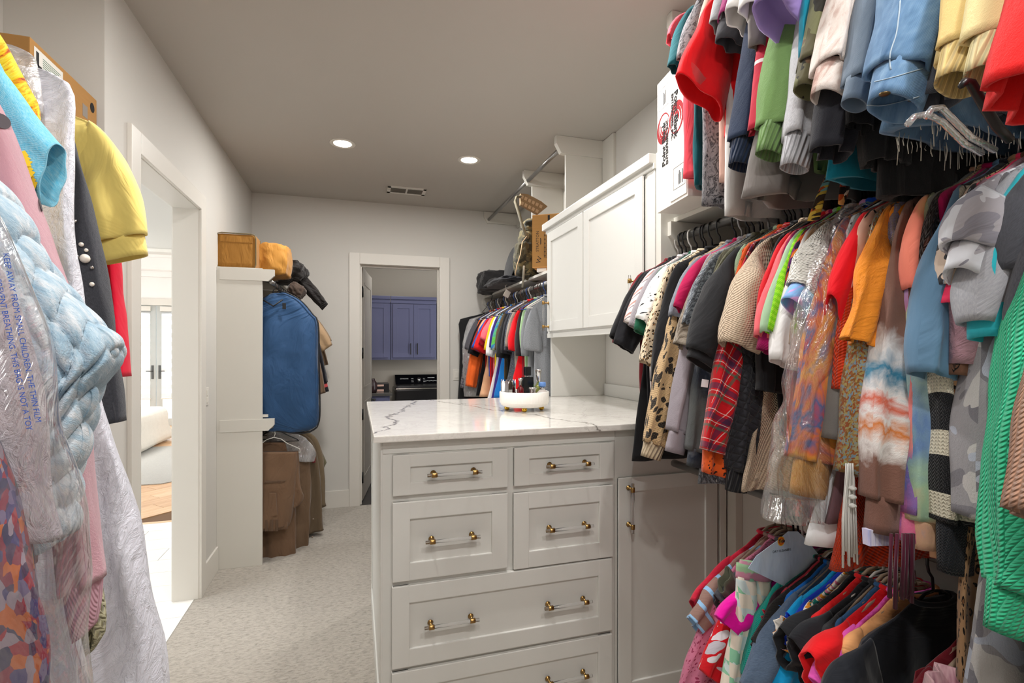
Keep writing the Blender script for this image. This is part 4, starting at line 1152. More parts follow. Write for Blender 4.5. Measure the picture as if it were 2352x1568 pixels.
# ------------------------------------------------------------------ garments
_seed = [1]
def garment(rack, name, cat, label, mat, Y, E=None, kind='short', w=.205, L=.64, wb=None, T=.016, sw=None, sb=None, cuff=None, cuffm=None, hang='black', what=None,
            yaw=0.0, bodym=None, sleevem=None, hem=None, hemm=None, fold=.012, wrk=.007, group=None, neck=True, nd=None, lean=0.0, vb=0.0, bow=.03, E2=None, taper=None, hi=1.0, dz=0.0, dispS=None, twin=False, tilt=0.0, nw=.082):
    X, Z, side, nz, sz = rack['X'], rack['Z'] + dz, rack['side'], rack['nz'], rack['sz']
    _seed[0] += 1; sd = _seed[0]; rnd = random.Random(sd)
    root = empty(name, (X, Y, Z), label, cat, group or rack['group'], yaw)
    if hang: hanger(X, Y, Z, side, hang, what or ('the ' + label), yaw, nz=nz + .015, sz=sz + .004)
    bm_ = bodym or mat; sm_ = sleevem or mat
    wb = wb if wb is not None else w - .01
    n1, m1 = int(30 * hi), int(20 * hi)
    zb = nz - L
    off = lean
    A = [(nw - .02, nz + .006 - (nw - .07) * .3), (nw + .004, nz - .006 - (nw - .07) * .3), (w * .55, nz * .5 + sz * .5 + .004), (w - .012, sz), (w + .002, sz - .03), (w - .012, sz - .14), (w - .008, (sz + zb) / 2), (wb + off, zb)]
    B = [(-nw + .02, nz + .006 - (nw - .07) * .3), (-nw - .004, nz - .006 - (nw - .07) * .3), (-w * .55, nz * .5 + sz * .5 + .004), (-w + .012, sz), (-w - .002, sz - .03), (-w + .012, sz - .14), (-w + .008, (sz + zb) / 2), (-wb + off, zb)]
    Tl = [.006, .012, T, T * 1.1, T * 1.2, T * 1.3, T * 1.25, T * 1.3]
    body = loft(MB(), A, B, Tl, side, n1 + 6, m1, (fold, 2.3 + rnd.random() * 1.6, rnd.random() * 6), (wrk, 6.0), sd, 0.0, vb).build('body', bm_, root, fix=False)
    if neck:
        nm = MB(); ring = [(side * (nw - .016) * math.cos(a), .026 * math.sin(a), nz + .006 - (nw - .07) * .3 - .004 * abs(math.sin(a))) for a in [2 * PI * k / 20 for k in range(20)]]
        nm.tube(ring, .0065, 6, closed=True); nm.build('neckband', bm_ if not cuffm else cuffm, root, fix=False)
    if hem:     # ribbed waistband
        loft(MB(), [(wb + off - .004, zb + .01), (wb + off - .014, zb - hem)], [(-wb + off + .004, zb + .01), (-wb + off + .014, zb - hem)], [T * 1.3, T * 1.15], side, n1, 5, (fold, 2.3, 1), (0, 1), sd).build('waistband', hemm or cuffm or mat, root, fix=False)
    if kind != 'none' and E is not None:
        sw = (sw if sw is not None else (.072 if kind == 'short' else .052)) * (.78 if kind == 'short' else .70)
        sb = sb if sb is not None else (.020 if kind == 'short' else .024)
        for which in (1, -1):
            if which == 1: e = E
            else:
                e = E2 or (min(E[0], .315), E[1])
                if kind == 'long': e = (min(.29, e[0]), e[1])
            S = (w - .03, sz - .08)
            dx, dz_ = e[0] - S[0], e[1] - S[1]
            l = math.hypot(dx, dz_); dx /= l; dz_ /= l
            nx, nz_ = -dz_, dx           # outward
            if nx < 0: nx, nz_ = -nx, -nz_
            ee = (e[0] - dx * (cuff or 0), e[1] - dz_ * (cuff or 0))
            Eo = (ee[0] + nx * sw + dx * tilt, ee[1] + nz_ * sw + dz_ * tilt); Ei = (ee[0] - nx * sw - dx * tilt, ee[1] - nz_ * sw - dz_ * tilt)
            So = (w - .02, sz + .008); Ai = (w - .065, sz - .19)
            k = l * .42
            out = bez(So, (So[0] + .03 + bow * .6, So[1] - .022), (Eo[0] - dx * k + nx * bow, Eo[1] - dz_ * k + nz_ * bow), Eo)
            inn = bez(Ai, (Ai[0] + .01, Ai[1] - .05), (Ei[0] - dx * k * .6, Ei[1] - dz_ * k * .6), Ei) if kind == 'long' or l > .28 else bez(Ai, (Ai[0] + .02, Ai[1] - .01), (Ei[0] - dx * k * .4, Ei[1] - dz_ * k * .4), Ei)
            q = 1.0 if which == 1 else .6
            sgn = side * which
            Tt = [.012, .018, sb, sb * 1.05, sb * 1.0, sb * .80 * (taper or 1.0)]
            dsp = None
            if dispS and which == 1: dsp = dispS
            nn, mm = int(26 * hi * q), int((14 if kind == 'short' else 26) * hi * q)
            if dsp: nn, mm = 90, 130
            s_ = loft(MB(), out, inn, Tt, sgn, nn, mm, (.007 if kind == 'short' else .011, 1.6 + rnd.random(), rnd.random() * 6), (wrk * 1.1, 8.0), sd + 40 * which, 0.0, vb * .5 if which == 1 else 0, disp=dsp, ztop=sz)
            s_.build('sleeve', sm_, root, fix=False)
            if cuff:
                cw = sw * .84; cb_ = sb * .62 * (taper or 1)
                o1 = (ee[0] + nx * cw * 1.05 - dx * .008, ee[1] + nz_ * cw * 1.05 - dz_ * .008); i1 = (ee[0] - nx * cw * 1.05 - dx * .008, ee[1] - nz_ * cw * 1.05 - dz_ * .008)
                o2 = (e[0] + nx * cw * .95, e[1] + nz_ * cw * .95); i2 = (e[0] - nx * cw * .95, e[1] - nz_ * cw * .95)
                loft(MB(), [o1, o2], [i1, i2], [cb_ * 1.05, cb_], sgn, int(24 * hi * q), 4, (0, 1, 0), (.0015, 20), sd + 3, vb * .5 if which == 1 else 0, ztop=-.5).build('cuff', cuffm or sm_, root, fix=False)
    return root

RM = dict(X=RX, Z=2.05, side=-1, nz=-.105, sz=-.175, group='clothes on the packed middle rod')
RU = dict(X=RX, Z=2.97, side=-1, nz=-.105, sz=-.175, group='clothes on the rod under the ceiling')
RL = dict(X=RX, Z=1.06, side=-1, nz=-.105, sz=-.175, group='clothes on the low rod')
RB = dict(X=RX, Z=2.055, side=-1, nz=-.105, sz=-.175, group='shirts on the rod by the far wall')
RC = dict(X=-.60, Z=2.06, side=1, nz=-.105, sz=-.175, group='uniforms behind the blue garment bag')
RC2 = dict(X=-.60, Z=1.0, side=1, nz=-.07, sz=-.12, group='uniforms on the low rod')
RLF = dict(X=-.93, Z=2.33, side=1, nz=-.085, sz=-.135, group='clothes hanging in the alcove')

from mathutils.bvhtree import BVHTree
_bvh = {}
def on_cloth(root, px, py, lift=.0):
    """the spot of a garment's cloth that lies along a sight line, with its normal (root-local)"""
    if root.name not in _bvh:
        V = []; F = []
        for o in COL.objects:
            if o.parent == root and o.type == 'MESH':
                b = len(V); V += [v.co + o.location for v in o.data.vertices]; F += [[b + i for i in p.vertices] for p in o.data.polygons]
        _bvh[root.name] = BVHTree.FromPolygons(V, F)
    d = (at_plane(px, py, Y=1.0) - Vector((0, 0, EYE))).normalized()
    h = _bvh[root.name].ray_cast(Vector((0, 0, EYE)) - root.location, d)
    if h[0] is None: return None
    n = h[1] if h[1].dot(d) < 0 else -h[1]
    return h[0] + n * lift, n
def sew(root, name, pxs, r, m, n=8):
    pts = [on_cloth(root, *q, lift=r * .5) for q in pxs]
    pts = [p[0] for p in pts if p]
    if len(pts) > 1: MB().tube(pts, r, 6).build(name, m, root)

def Yat(rack, px, py=700, w=.205):
    return at_plane(px, py, X=rack['X'] + rack['side'] * w).y
def Eat(rack, px, py, Y):
    p = at_plane(px, py, Y=Y)
    return ((p.x - rack['X']) * rack['side'], p.z - rack['Z'])
def Lat(rack, py, px, Y):
    """length from the neck to a hem seen at (px, py)"""
    p = at_plane(px, py, Y=Y)
    return rack['Z'] + rack['nz'] - p.z
# ------------------------------------------------------------------ what hangs where
RM['nz'], RM['sz'] = -.10, -.165
def hg(rack, name, cat, label, mat, px=None, E=None, hem=None, Y=None, XE=None, w=.205, what=None, **kw):
    if Y is None:
        if XE is not None: Y = at_plane(E[0], E[1], X=XE).y
        else: Y = Yat(rack, px, w=w)
    Y = min(Y, 5.22)
    ee = Eat(rack, E[0], E[1], Y) if E is not None else None
    if hem is not None: kw['L'] = max(.2, Lat(rack, hem[1], hem[0], Y))
    return garment(rack, name, cat, label, mat, Y, E=ee, w=w, what=what, **kw), Y
def piece(root, rack, name, mat, Y, outer, inner, T, n=28, m=24, fold=(.006, 2, 0), wr=(.006, 8), hem=True, v0=0.0, disp=None, ztop=0.0, seed=None, sq=.75):
    A = [Eat(rack, p[0], p[1], Y) for p in outer]; B = [Eat(rack, p[0], p[1], Y) for p in inner]
    _seed[0] += 1
    return loft(MB(), A, B, T, rack['side'], n, m, fold, wr, seed or _seed[0], v0, hem=hem, disp=disp, ztop=ztop, sq=sq).build(name, mat, root, fix=False)
def rootat(rack, Y, name, label, cat, hang='black', what=None, yaw=0.0, w=.2):
    r = empty(name, (rack['X'], Y, rack['Z']), label, cat, rack['group'], yaw)
    if hang: hanger(rack['X'], Y, rack['Z'], rack['side'], hang, what or ('the ' + label), yaw, w=w, nz=rack['nz'] + .015, sz=rack['sz'] + .004)
    return r
P = lambda c, b='jersey', **k: fab('cloth ' + c + ' ' + b, 'plain', (c,), bump=b, **k)
H = lambda a, b, bm='jersey', **k: fab('heather ' + a + b + bm, 'heather', (a, b), bump=bm, **k)
BLK, BLK2, NAVY, CHAR = P('#1b1b1e'), P('#242428', 'fuzz'), P('#1f2a3e', 'jersey'), H('#34343a', '#4a4a50')

# --- middle rod, from the wall cabinet towards the camera
M_ = RM
def mid(name, cat, label, mat, px, E=None, **kw): return hg(M_, name, cat, label, mat, px, E, **kw)
mid('tee', 'shirt', 'maroon short sleeve tee, last on the packed rod beside wall cabinet', P('#7d232b'), 1464, (1431, 798), hang='white')
mid('dress', 'dress', 'long black dress hanging past the worktop at end of the rod', BLK, 1472, (1424, 786), hem=(1490, 1055), sw=.07, sb=.03, wb=.235, lean=.015)
mid('tee', 'shirt', 'black tee with red inner hem next to the long black dress', P('#202024'), 1480, (1434, 800), hang='black', sw=.065)
mid('blouse', 'shirt', 'white blouse with pink and brown stripes near the rod end', fab('pink brown stripe', 'vstripe', ('#e6dfdc', '#b98d84', '#8e7f84'), .05, th=[.22, .12], bump='satin'), 1491, (1456, 752), hang='white', sw=.06)
mid('blouse', 'shirt', 'silvery mauve pleated blouse between striped and dotted blouses', fab('mauve pleats', 'plain', ('#a7a0a6',), bump='rib'), 1503, (1466, 760), sw=.06)
mid('blouse', 'shirt', 'white blouse with small black dalmatian spots', fab('dalmatian', 'spots', ('#eeedeb', '#17171a'), 3.0, th=[.14]), 1521, (1480, 745), sw=.055, sb=.03)
mid('tee', 'shirt', 'dark green tee, sleeve showing under the dotted blouse', P('#1f5c44'), 1516, (1483, 772), sw=.07)
mid('blouse', 'shirt', 'cream blouse with small brown leopard print and ruffled cuff', fab('small leopard', 'leopard', ('#e3cfb2', '#a87a48', '#1f1714'), 1.9), 1534, (1487, 835), kind='long', sw=.05, sb=.034)
mid('cardigan', 'sweater', 'thin black open cardigan between two leopard prints', BLK, 1551, (1514, 880), kind='long', hang='black', sw=.05)
mid('cardigan', 'sweater', 'long beige knit cardigan with large black leopard marks', fab('knit leopard', 'spots', ('#cfae82', '#1d1a1a'), 1.45, bump='knit', th=[.31]), 1583, (1494, 1052), kind='long', sw=.066, sb=.040, cuff=.05, cuffm=fab('beige rib', 'plain', ('#cbb799',), bump='bigrib'), hem=(1560, 1030))
mid('tee', 'shirt', 'blue-grey heather tee behind the leopard knit cardigan', H('#6f747f', '#9094a0'), 1596, (1570, 740), hang='grey', sb=.03)
mid('top', 'shirt', 'dark magenta top, a thin strip between grey garments', P('#b3134f'), 1611, (1574, 725), sb=.02)
mid('sweatshirt', 'sweater', 'mauve-grey sweatshirt with long sleeve and wide cuff', P('#9c949c', 'fuzz'), 1621, (1549, 1040), kind='long', sw=.060, sb=.034, cuff=.07, hem=(1600, 1060))
mid('cardigan', 'sweater', 'brown and grey snake-mottled cardigan beside mauve sweatshirt', fab('snake mottle', 'melange', ('#2c2a28', '#6f6254', '#a59a8c', '#3a3632'), .35, bump='fuzz'), 1634, (1572, 800), kind='long', sw=.055, sb=.03)
mid('jumper', 'sweater', 'fuzzy charcoal jumper with navy, grey and olive bands on sleeve', fab('fuzzy bands', 'bands', ('#5a5d60', '#4a4d4c', '#202838', '#8a8d92', '#23293a', '#55523f', '#4c4838'), .8, th=[-.85, -.62, -.52, -.44, -.36, -.22, -.0], bump='fuzz'), 1652, (1598, 1072), kind='long', sw=.055, sb=.036, cuff=.05, hang='grey')
mid('tunic', 'shirt', 'black and white speckled tunic showing below the mauve cuff', fab('speckle', 'melange', ('#dfe2e4', '#8d949c', '#2c2f38', '#e8eaec'), .6), 1640, (1596, 760), hem=(1640, 1108), wb=.235, lean=.03)
mid('tee', 'shirt', 'black tee with gathered puff sleeve, big sleeve over the rack', P('#222225', 'satin'), 1690, (1611, 838), sw=.088, sb=.050, cuff=.025, hi=1.3, bow=.045, wrk=.01)
mid('tunic', 'shirt', 'olive woven tunic with small white care tag below puff sleeve', fab('olive weave', 'melange', ('#4c4c3e', '#77765e', '#8d8b72'), .5, bump='knit'), 1672, (1640, 760), hem=(1640, 985), wb=.225, lean=.02)
mid('jumper', 'sweater', 'sage green ribbed jumper between black puff tee and plaid', fab('sage rib', 'plain', ('#93a889',), bump='rib'), 1699, (1664, 900), kind='long', sw=.05, sb=.03)
mid('flannel_shirt', 'shirt', 'red tartan flannel shirt with navy, green and white lines', fab('tartan', 'plaid', ('#c3121c', '#a80f1a', '#1b2444', '#e9e4dc', '#1f5a4a'), .075), 1721, (1645, 1040), kind='long', sw=.075, sb=.034, hi=1.2)
mid('blouse', 'shirt', 'orange blouse with black cheetah dots beside the tartan shirt', fab('orange cheetah', 'spots', ('#d4561e', '#221512'), 3.0, th=[.16]), 1707, (1634, 1088), kind='long', sw=.06, sb=.03, hem=(1670, 1092))
mid('jacket', 'jacket', 'black quilted jacket with long straight sleeve behind tartan shirt', fab('black quilt', 'plain', ('#25252b',), bump='quilt', rough=.7), 1737, (1690, 1128), kind='long', sw=.058, sb=.036, cuff=.06, cuffm=fab('black rib', 'plain', ('#202025',), bump='bigrib'))
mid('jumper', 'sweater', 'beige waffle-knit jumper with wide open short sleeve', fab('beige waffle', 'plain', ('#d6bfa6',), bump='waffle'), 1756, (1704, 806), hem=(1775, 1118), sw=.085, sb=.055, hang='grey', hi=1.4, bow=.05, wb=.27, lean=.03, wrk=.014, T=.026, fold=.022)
mid('top', 'shirt', 'black long sleeve top next to the beige waffle jumper', BLK, 1786, (1770, 900), kind='long', hem=(1800, 1000))
mid('tee', 'shirt', 'bright red tee between black top and coral tee', P('#cf1220'), 1803, (1775, 745))
mid('tee', 'shirt', 'coral pink tee with plain hem near the middle of the rod', P('#ea6a72'), 1814, (1766, 786), sw=.06, sb=.025)
mid('top', 'shirt', 'deep magenta ruffled top peeking under the coral tee', P('#a3115c', 'rib'), 1818, (1770, 812), sw=.05)
mid('tee', 'shirt', 'sage green tee beside the coral tee', P('#a3c3a0'), 1829, (1786, 780), hang='white')
mid('tank_top', 'shirt', 'neon green ribbed top, short sleeve showing under lace', fab('neon rib', 'hstripe', ('#7fd012', '#9be02a'), .012, bump='rib'), 1837, (1783, 772), sw=.05, sb=.022)
mid('tee', 'shirt', 'plain white tee with drooping sleeve under the lace top', P('#e8e6e6', 'satin'), 1853, (1800, 838), sw=.055, sb=.034, wrk=.012)
mid('blouse', 'shirt', 'blouse in white with brown zigzag print under lace sleeve', fab('brown zigzag', 'melange', ('#efe7dc', '#b08a68', '#1f1a18'), .12), 1862, (1828, 800), sw=.05)
mid('tunic', 'shirt', 'purple and orange patterned tunic, edge showing by beige jumper', fab('purple orange', 'floral', ('#4a1a58', '#c2521f', '#8a1d52', '#231430', '#d47a2a'), 2.2), 1846, (1826, 760), hem=(1800, 1010), wb=.22)
mid('blouse', 'shirt', 'white lace top with pastel blue and pink sleeve band', fab('white lace', 'lace', ('#ece9e2', '#5b5752'), 1.0, bump='waffle'), 1890, (1824, 708), sw=.062, sb=.042, cuff=.045, cuffm=fab('pastel band', 'tiedye', ('#4fc0ea', '#6fc4ee', '#8fb0ea', '#e59ad0', '#5cc8ec'), 1.4), hi=1.3, bow=.03, hang='white')
mid('blouse', 'shirt', 'royal blue and white printed blouse with loose collar', fab('blue print', 'camo', ('#1150c8', '#eef2f6', '#9fd0d8'), 1.6), 1912, None, kind='none', hem=(1930, 700), w=.19)
swt, Ytd = mid('sweatshirt', 'sweater', 'orange, pink and blue tie-dye sweatshirt inside clear plastic', fab('sunset tie dye', 'tiedye', ('#e8a03a', '#dd8a38', '#c9505a', '#55689a', '#d9704a', '#e39a3c', '#7d7590', '#d0605a', '#e0953a'), .75, bump='fuzz'), 1930, (1862, 1140), kind='long', sw=.105, sb=.036, cuff=.085, cuffm=fab('orange rib cuff', 'plain', ('#e0a04e',), bump='fuzz'), hi=1.4, hem=(1860, 1150))
pb = rootat(M_, Ytd - .004, 'plastic_bag', 'clear dry-cleaning plastic bag over the orange tie-dye sweatshirt', 'bag', None)
piece(pb, M_, 'film', film('clear film', dens=.035, gloss=.20, cr=22), Ytd - .025, [(1965, 462), (1936, 500), (1880, 640), (1845, 800), (1812, 980), (1778, 1110), (1772, 1200)], [(1975, 462), (2010, 500), (1990, 640), (1965, 800), (1945, 950), (1935, 1100), (1930, 1200)], [.012, .03, .036, .032, .03, .03, .03], 40, 50, (.008, 3, 1), (.016, 12))
mid('tank_top', 'shirt', 'white long top hanging below the tie-dye cuff', P('#e9e9ec', 'satin'), 1948, None, kind='none', hem=(1880, 1252), wb=.275, lean=.05, T=.022)
mid('skirt', 'skirt', 'mauve-brown skirt hem beside the white long top', P('#6d4f55'), 1962, None, kind='none', hem=(1920, 1195), wb=.255, lean=.05, T=.02)
mid('jumper', 'sweater', 'fluffy grey jumper with white band on its sleeve', fab('fluffy grey bands', 'bands', ('#3d3a3a', '#7d7a76', '#e6e3de', '#7c7976', '#807d79'), 1.2, th=[-.86, -.79, -.72, -.64, -.0], bump='fuzz'), 1962, (1922, 1010), kind='long', sw=.055, sb=.032)
mid('top', 'shirt', 'bright red top with wide pointed sleeve under plastic', P('#e2101f', 'satin'), 1972, (1926, 752), sw=.080, sb=.026, hi=1.2, tilt=-.055, bow=.01)
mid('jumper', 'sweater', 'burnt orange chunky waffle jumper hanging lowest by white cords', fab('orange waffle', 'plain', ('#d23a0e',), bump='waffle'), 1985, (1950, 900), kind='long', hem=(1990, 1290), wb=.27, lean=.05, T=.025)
mid('blouse', 'shirt', 'blush blouse with black dots beside the orange blouse', fab('blush dots', 'spots', ('#d9a894', '#1f1716'), 1.2, th=[.10]), 1990, (1968, 720), kind='long', sw=.04)
mid('blouse', 'shirt', 'bright orange blouse with rolled crumpled sleeve', P('#f2932e', 'crumple', wr=.7), 2030, (1974, 792), kind='long', sw=.060, sb=.030, wrk=.016, hang='white', hi=1.3, bow=.01)
mid('cardigan', 'sweater', 'purple and blue melange knit, narrow strip by orange blouse', fab('purple melange', 'melange', ('#4f4468', '#8d86b4', '#a58f7a', '#5a5070'), .3, bump='knit'), 2044, (2034, 900), kind='long', sw=.035, sb=.02, hang='clear', bow=0)
mid('top', 'shirt', 'golden yellow top, thin strip beside brown tie-dye', P('#ee8a12'), 2046, None, kind='none', hem=(2030, 640), hang='clear')
mid('dress', 'dress', 'sequined dress in bronze, olive and blue flower pattern', fab('bronze sequins', 'sequin', ('#2b1d16', '#6e5a2c', '#8f4a2a', '#9c9058', '#6f8aa0', '#4a3a1c'), 1.0, rough=.35, metal=.35), 2012, (1960, 1088), kind='long', hem=(1965, 1095), wb=.235, lean=.035, sw=.05, sb=.03)
brn = fab('brown tie dye', 'bands', ('#6a4a40', '#7c574b', '#e8e2e0', '#d77a30', '#ece8e8', '#d9654a', '#e9e4e4', '#2a7ea2', '#e8e6e6', '#8a665a', '#7d5a4e', '#6f4d44'), 1.8, th=[-.92, -.665, -.63, -.60, -.578, -.553, -.530, -.495, -.455, -.41, -.28, .0], bump='fuzz')
mid('sweatshirt', 'sweater', 'brown tie-dye sweatshirt with white, blue and red bands', brn, 2076, (2024, 1222), kind='long', sw=.060, sb=.042, cuff=.07, cuffm=fab('brown rib', 'plain', ('#7a564b',), bump='fuzz'), hi=1.5, hang='white', hem=(2040, 1250))
mid('tee', 'shirt', 'yellow to coral ombre tee over the pastel sweatshirt', fab('coral ombre', 'bands', ('#e8786a', '#f08a72', '#ecd58a', '#a9b88c'), .8, th=[-.36, -.20, -.10, -.0]), 2112, (2104, 674), sw=.045, sb=.026, hang='clear')
pas = fab('pastel tie dye', 'bands', ('#e9b58e', '#a9c8a8', '#6f8fc0', '#a8c4c4', '#7f9ec4', '#d8d9a8', '#8fb0bc', '#b9bf94', '#8b8f84', '#7c7f7c'), .5, th=[-.78, -.70, -.60, -.52, -.46, -.38, -.32, -.24, -.12, .0], bump='fuzz')
mid('sweatshirt', 'sweater', 'pastel blue, green and yellow tie-dye sweatshirt with peach cuff', pas, 2128, (2136, 1255), kind='long', sw=.080, sb=.040, cuff=.06, cuffm=fab('peach cuff', 'tiedye', ('#8fa8d0', '#e8b59a', '#f0c49a', '#e8909a'), 1.2, bump='fuzz'), hi=1.4, hem=(2120, 1280))
mid('sweatshirt', 'sweater', 'pink and lilac tie-dye sweatshirt, cuff beside the pastel one', fab('pink lilac', 'bands', ('#f06a9a', '#6d74c0', '#f09a90', '#ec7f86', '#6e84c4', '#8f8fb8'), .7, th=[-.78, -.70, -.6, -.45, -.3, 0], bump='fuzz'), 2108, (2090, 1240), kind='long', sw=.045, sb=.035, cuff=.06, cuffm=fab('pink cuff', 'tiedye', ('#6d74c0', '#f06a9a', '#f58ab0'), 1.5, bump='fuzz'))
mid('cardigan', 'sweater', 'beige to black chunky knit cardigan, narrow strip', fab('beige black knit', 'bands', ('#5a2a18', '#7a3a20', '#1d1614', '#201815', '#d9b88c', '#d6b488'), .8, th=[-.45, -.32, -.24, -.17, -.13, 0], bump='bigknit'), 2146, (2136, 760), kind='long', sw=.04, sb=.03, hang='clear')
mid('top', 'shirt', 'raspberry top glimpsed behind clear hangers', P('#a3104f'), 2157, None, kind='none', hem=(2150, 640), hang='clear')
mid('jumper', 'sweater', 'black and cream striped knit jumper with black cuff', fab('cream stripe knit', 'hstripe', ('#17181c', '#d9d3bf'), .105, th=[.40], bump='knit'), 2194, (2194, 1312), kind='long', sw=.060, sb=.040, cuff=.10, cuffm=fab('black knit', 'plain', ('#1d2026',), bump='knit'), hi=1.3, hem=(2190, 1300))
mid('tee', 'shirt', 'slate blue tee with long drop sleeve', P('#5d7f9c'), 2188, (2146, 868), sw=.064, sb=.040, hi=1.4, bow=.03, wrk=.012, hang='grey')
mid('blouse', 'shirt', 'long brown and black leopard blouse running down the rack', fab('brown leopard', 'leopard', ('#a58260', '#7a5434', '#181210'), 1.2, bump='satin'), 2222, (2218, 1130), kind='long', sw=.04, sb=.03, hem=(2215, 1560), wb=.232)
mid('tee', 'shirt', 'hot pink tee with leopard-lined rolled sleeve', P('#ee3a66'), 2232, (2201, 712), sw=.060, sb=.045, hi=1.2, sleevem=fab('grey leopard', 'leopard', ('#c7b4a4', '#8a98a8', '#39393d'), .8), cuff=.035, cuffm=P('#f03a64'))
mid('tee', 'shirt', 'dusty mauve tee with crumpled cuff under the camouflage sleeve', P('#b98f9c', 'crumple'), 2244, (2221, 868), sw=.058, sb=.040, wrk=.016, cuff=.02, cuffm=fab('brown edge', 'leopard', ('#6a4a3a', '#3a2a22', '#1a1412'), 1.0))
cam_g = fab('grey camouflage', 'camo', ('#a6a3aa', '#8a8994', '#c9cbd2', '#d8dade'), .85)
mid('tee', 'shirt', 'grey camouflage tee with wide boxy sleeve', cam_g, 2278, (2238, 662), sw=.110, sb=.056, cuff=.05, hi=1.5, bow=.03, hang='white')
mid('cardigan', 'sweater', 'very long grey camouflage cardigan hanging below the frame', fab('soft grey camouflage', 'camo', ('#8d8b8f', '#6f6d74', '#b4b1b0', '#a3a8b6'), .7, bump='fuzz'), 2292, (2262, 1190), kind='long', sw=.06, sb=.04, hem=(2260, 1640), wb=.25, lean=.035, T=.028, hi=1.3, fold=.018)
mid('tee', 'shirt', 'light grey heather tee beside the camouflage sleeve', H('#a3a4aa', '#8b8d94'), 2316, (2284, 760), sw=.075, sb=.040, wrk=.012, hi=1.3)
mid('tee', 'shirt', 'turquoise tee next to the light grey heather tee', P('#29a8b6', 'satin'), 2338, (2306, 792), sw=.070, sb=.036, wrk=.012, hi=1.2)
mid('jacket', 'jacket', 'charcoal jacket behind the turquoise tee and green cardigan', H('#3d3e44', '#4c4e56'), 2360, (2340, 650), sw=.07, sb=.04)
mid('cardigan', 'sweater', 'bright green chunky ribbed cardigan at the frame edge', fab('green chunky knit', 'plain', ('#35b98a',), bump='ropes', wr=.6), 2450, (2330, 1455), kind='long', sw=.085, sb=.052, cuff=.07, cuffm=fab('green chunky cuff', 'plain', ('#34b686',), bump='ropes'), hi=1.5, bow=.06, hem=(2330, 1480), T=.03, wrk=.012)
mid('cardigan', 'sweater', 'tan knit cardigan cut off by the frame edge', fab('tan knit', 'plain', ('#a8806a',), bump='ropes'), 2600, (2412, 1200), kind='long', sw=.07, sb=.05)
mid('dress', 'dress', 'black dress with grey hem low at the frame edge', CHAR, 2420, (2380, 800), hem=(2340, 1640), wb=.26, lean=.05)

# --- rod under the ceiling
def upp(name, cat, label, mat, E, XE=1.08, **kw): return hg(RU, name, cat, label, mat, None, E, XE=XE, **kw)
upp('tee', 'shirt', 'coral pink tee nearest the white carton under ceiling', P('#f0525f'), (1546, 108), 1.10, hem=(1572, 408), sw=.06, sb=.03, fold=.014)
upp('blouse', 'shirt', 'dark teal blouse with open placket beside the coral tee', P('#10525a', 'satin'), (1556, 165), 1.09, hem=(1598, 428), sw=.055, sb=.03, fold=.014, T=.02)
upp('tee', 'shirt', 'small white tee peeking below the red flared top', P('#e6e4e6', 'satin'), (1602, 238), 1.13, kind='none', hem=(1612, 268), w=.20)
upp('tee', 'shirt', 'grey and black marble tie-dye tee hanging past the carton', fab('grey marble', 'marble', ('#1d1d22', '#77767b', '#8f8d90', '#2a2a30', '#9c9a9c'), .9), (1590, 150), 1.10, hem=(1625, 470), T=.02)
upp('top', 'shirt', 'bright red flared top with pointed hem and wide sleeve', P('#e8141c', 'satin'), (1606, 225), 1.04, kind='long', sw=.150, sb=.026, hem=(1650, 306), hi=1.4, bow=-.01, T=.03, fold=.02, tilt=-.02, taper=1.6, wrk=.012)
upp('blouse', 'shirt', 'dusty rose blouse, a strip behind the red flared top', P('#c9a294'), (1626, 140), 1.11, hem=(1650, 420))
upp('shorts', 'shorts', 'white denim shorts with plain hem below the taupe tee', P('#dcdad8', 'denim'), (1650, 60), 1.12, kind='none', hem=(1668, 496), wb=.20, T=.02)
upp('tee', 'shirt', 'grey heather tee with turned sleeve beside red flared top', H('#85878a', '#a3a5a8'), (1655, 72), 1.07, sw=.06, sb=.03)
upp('tee', 'shirt', 'plum tee sleeve between grey and white tees', P('#8d2a63'), (1671, 50), 1.06, sw=.045, sb=.03)
upp('tee', 'shirt', 'charcoal tee hanging under the plum sleeve', P('#434348'), (1680, 105), 1.08, sw=.06, sb=.03)
upp('tee', 'shirt', 'off-white tee with curled sleeve under the ceiling', P('#dedbd8', 'satin'), (1703, 52), 1.04, sw=.07, sb=.04, wrk=.013, hi=1.2)
upp('sweatshirt', 'sweater', 'navy sweatshirt with long ribbed cuff', P('#22304a', 'fuzz'), (1703, 384), 1.03, kind='long', sw=.066, sb=.045, cuff=.07, cuffm=P('#22304a', 'bigrib'), hi=1.2, hem=(1740, 370))
upp('tee', 'shirt', 'cream tee with wide open sleeve beside the purple tee', P('#e2dfdc', 'satin'), (1742, 40), 1.02, sw=.07, sb=.045, wrk=.013)
upp('tee', 'shirt', 'large taupe grey tee with curved hem over the lower hangers', P('#77716e'), (1760, 120), 1.06, hem=(1730, 455), w=.27, wb=.31, T=.04, fold=.03, lean=.05, hi=1.2)
upp('sweatshirt', 'sweater', 'dark slate sweatshirt behind the green sweatshirt', P('#2c323c', 'fuzz'), (1735, 322), 1.06, kind='long', sw=.05, sb=.035)
upp('jacket', 'jacket', 'red track jacket sleeve with a thin white line', fab('track red', 'hstripe', ('#b9263c', '#e9dede'), .30, th=[.03]), (1741, 305), 1.03, kind='long', sw=.04, sb=.025)
upp('sweatshirt', 'sweater', 'moss green sweatshirt with ribbed cuff', P('#75985c', 'fuzz'), (1768, 358), 1.0, kind='long', sw=.064, sb=.042, cuff=.07, cuffm=P('#75985c', 'bigrib'), hi=1.3, hem=(1800, 380))
upp('tee', 'shirt', 'lilac tee with ruffled wide sleeve hem', P('#a088c8', 'satin'), (1796, 52), .98, sw=.10, sb=.06, wrk=.018, hi=1.3)
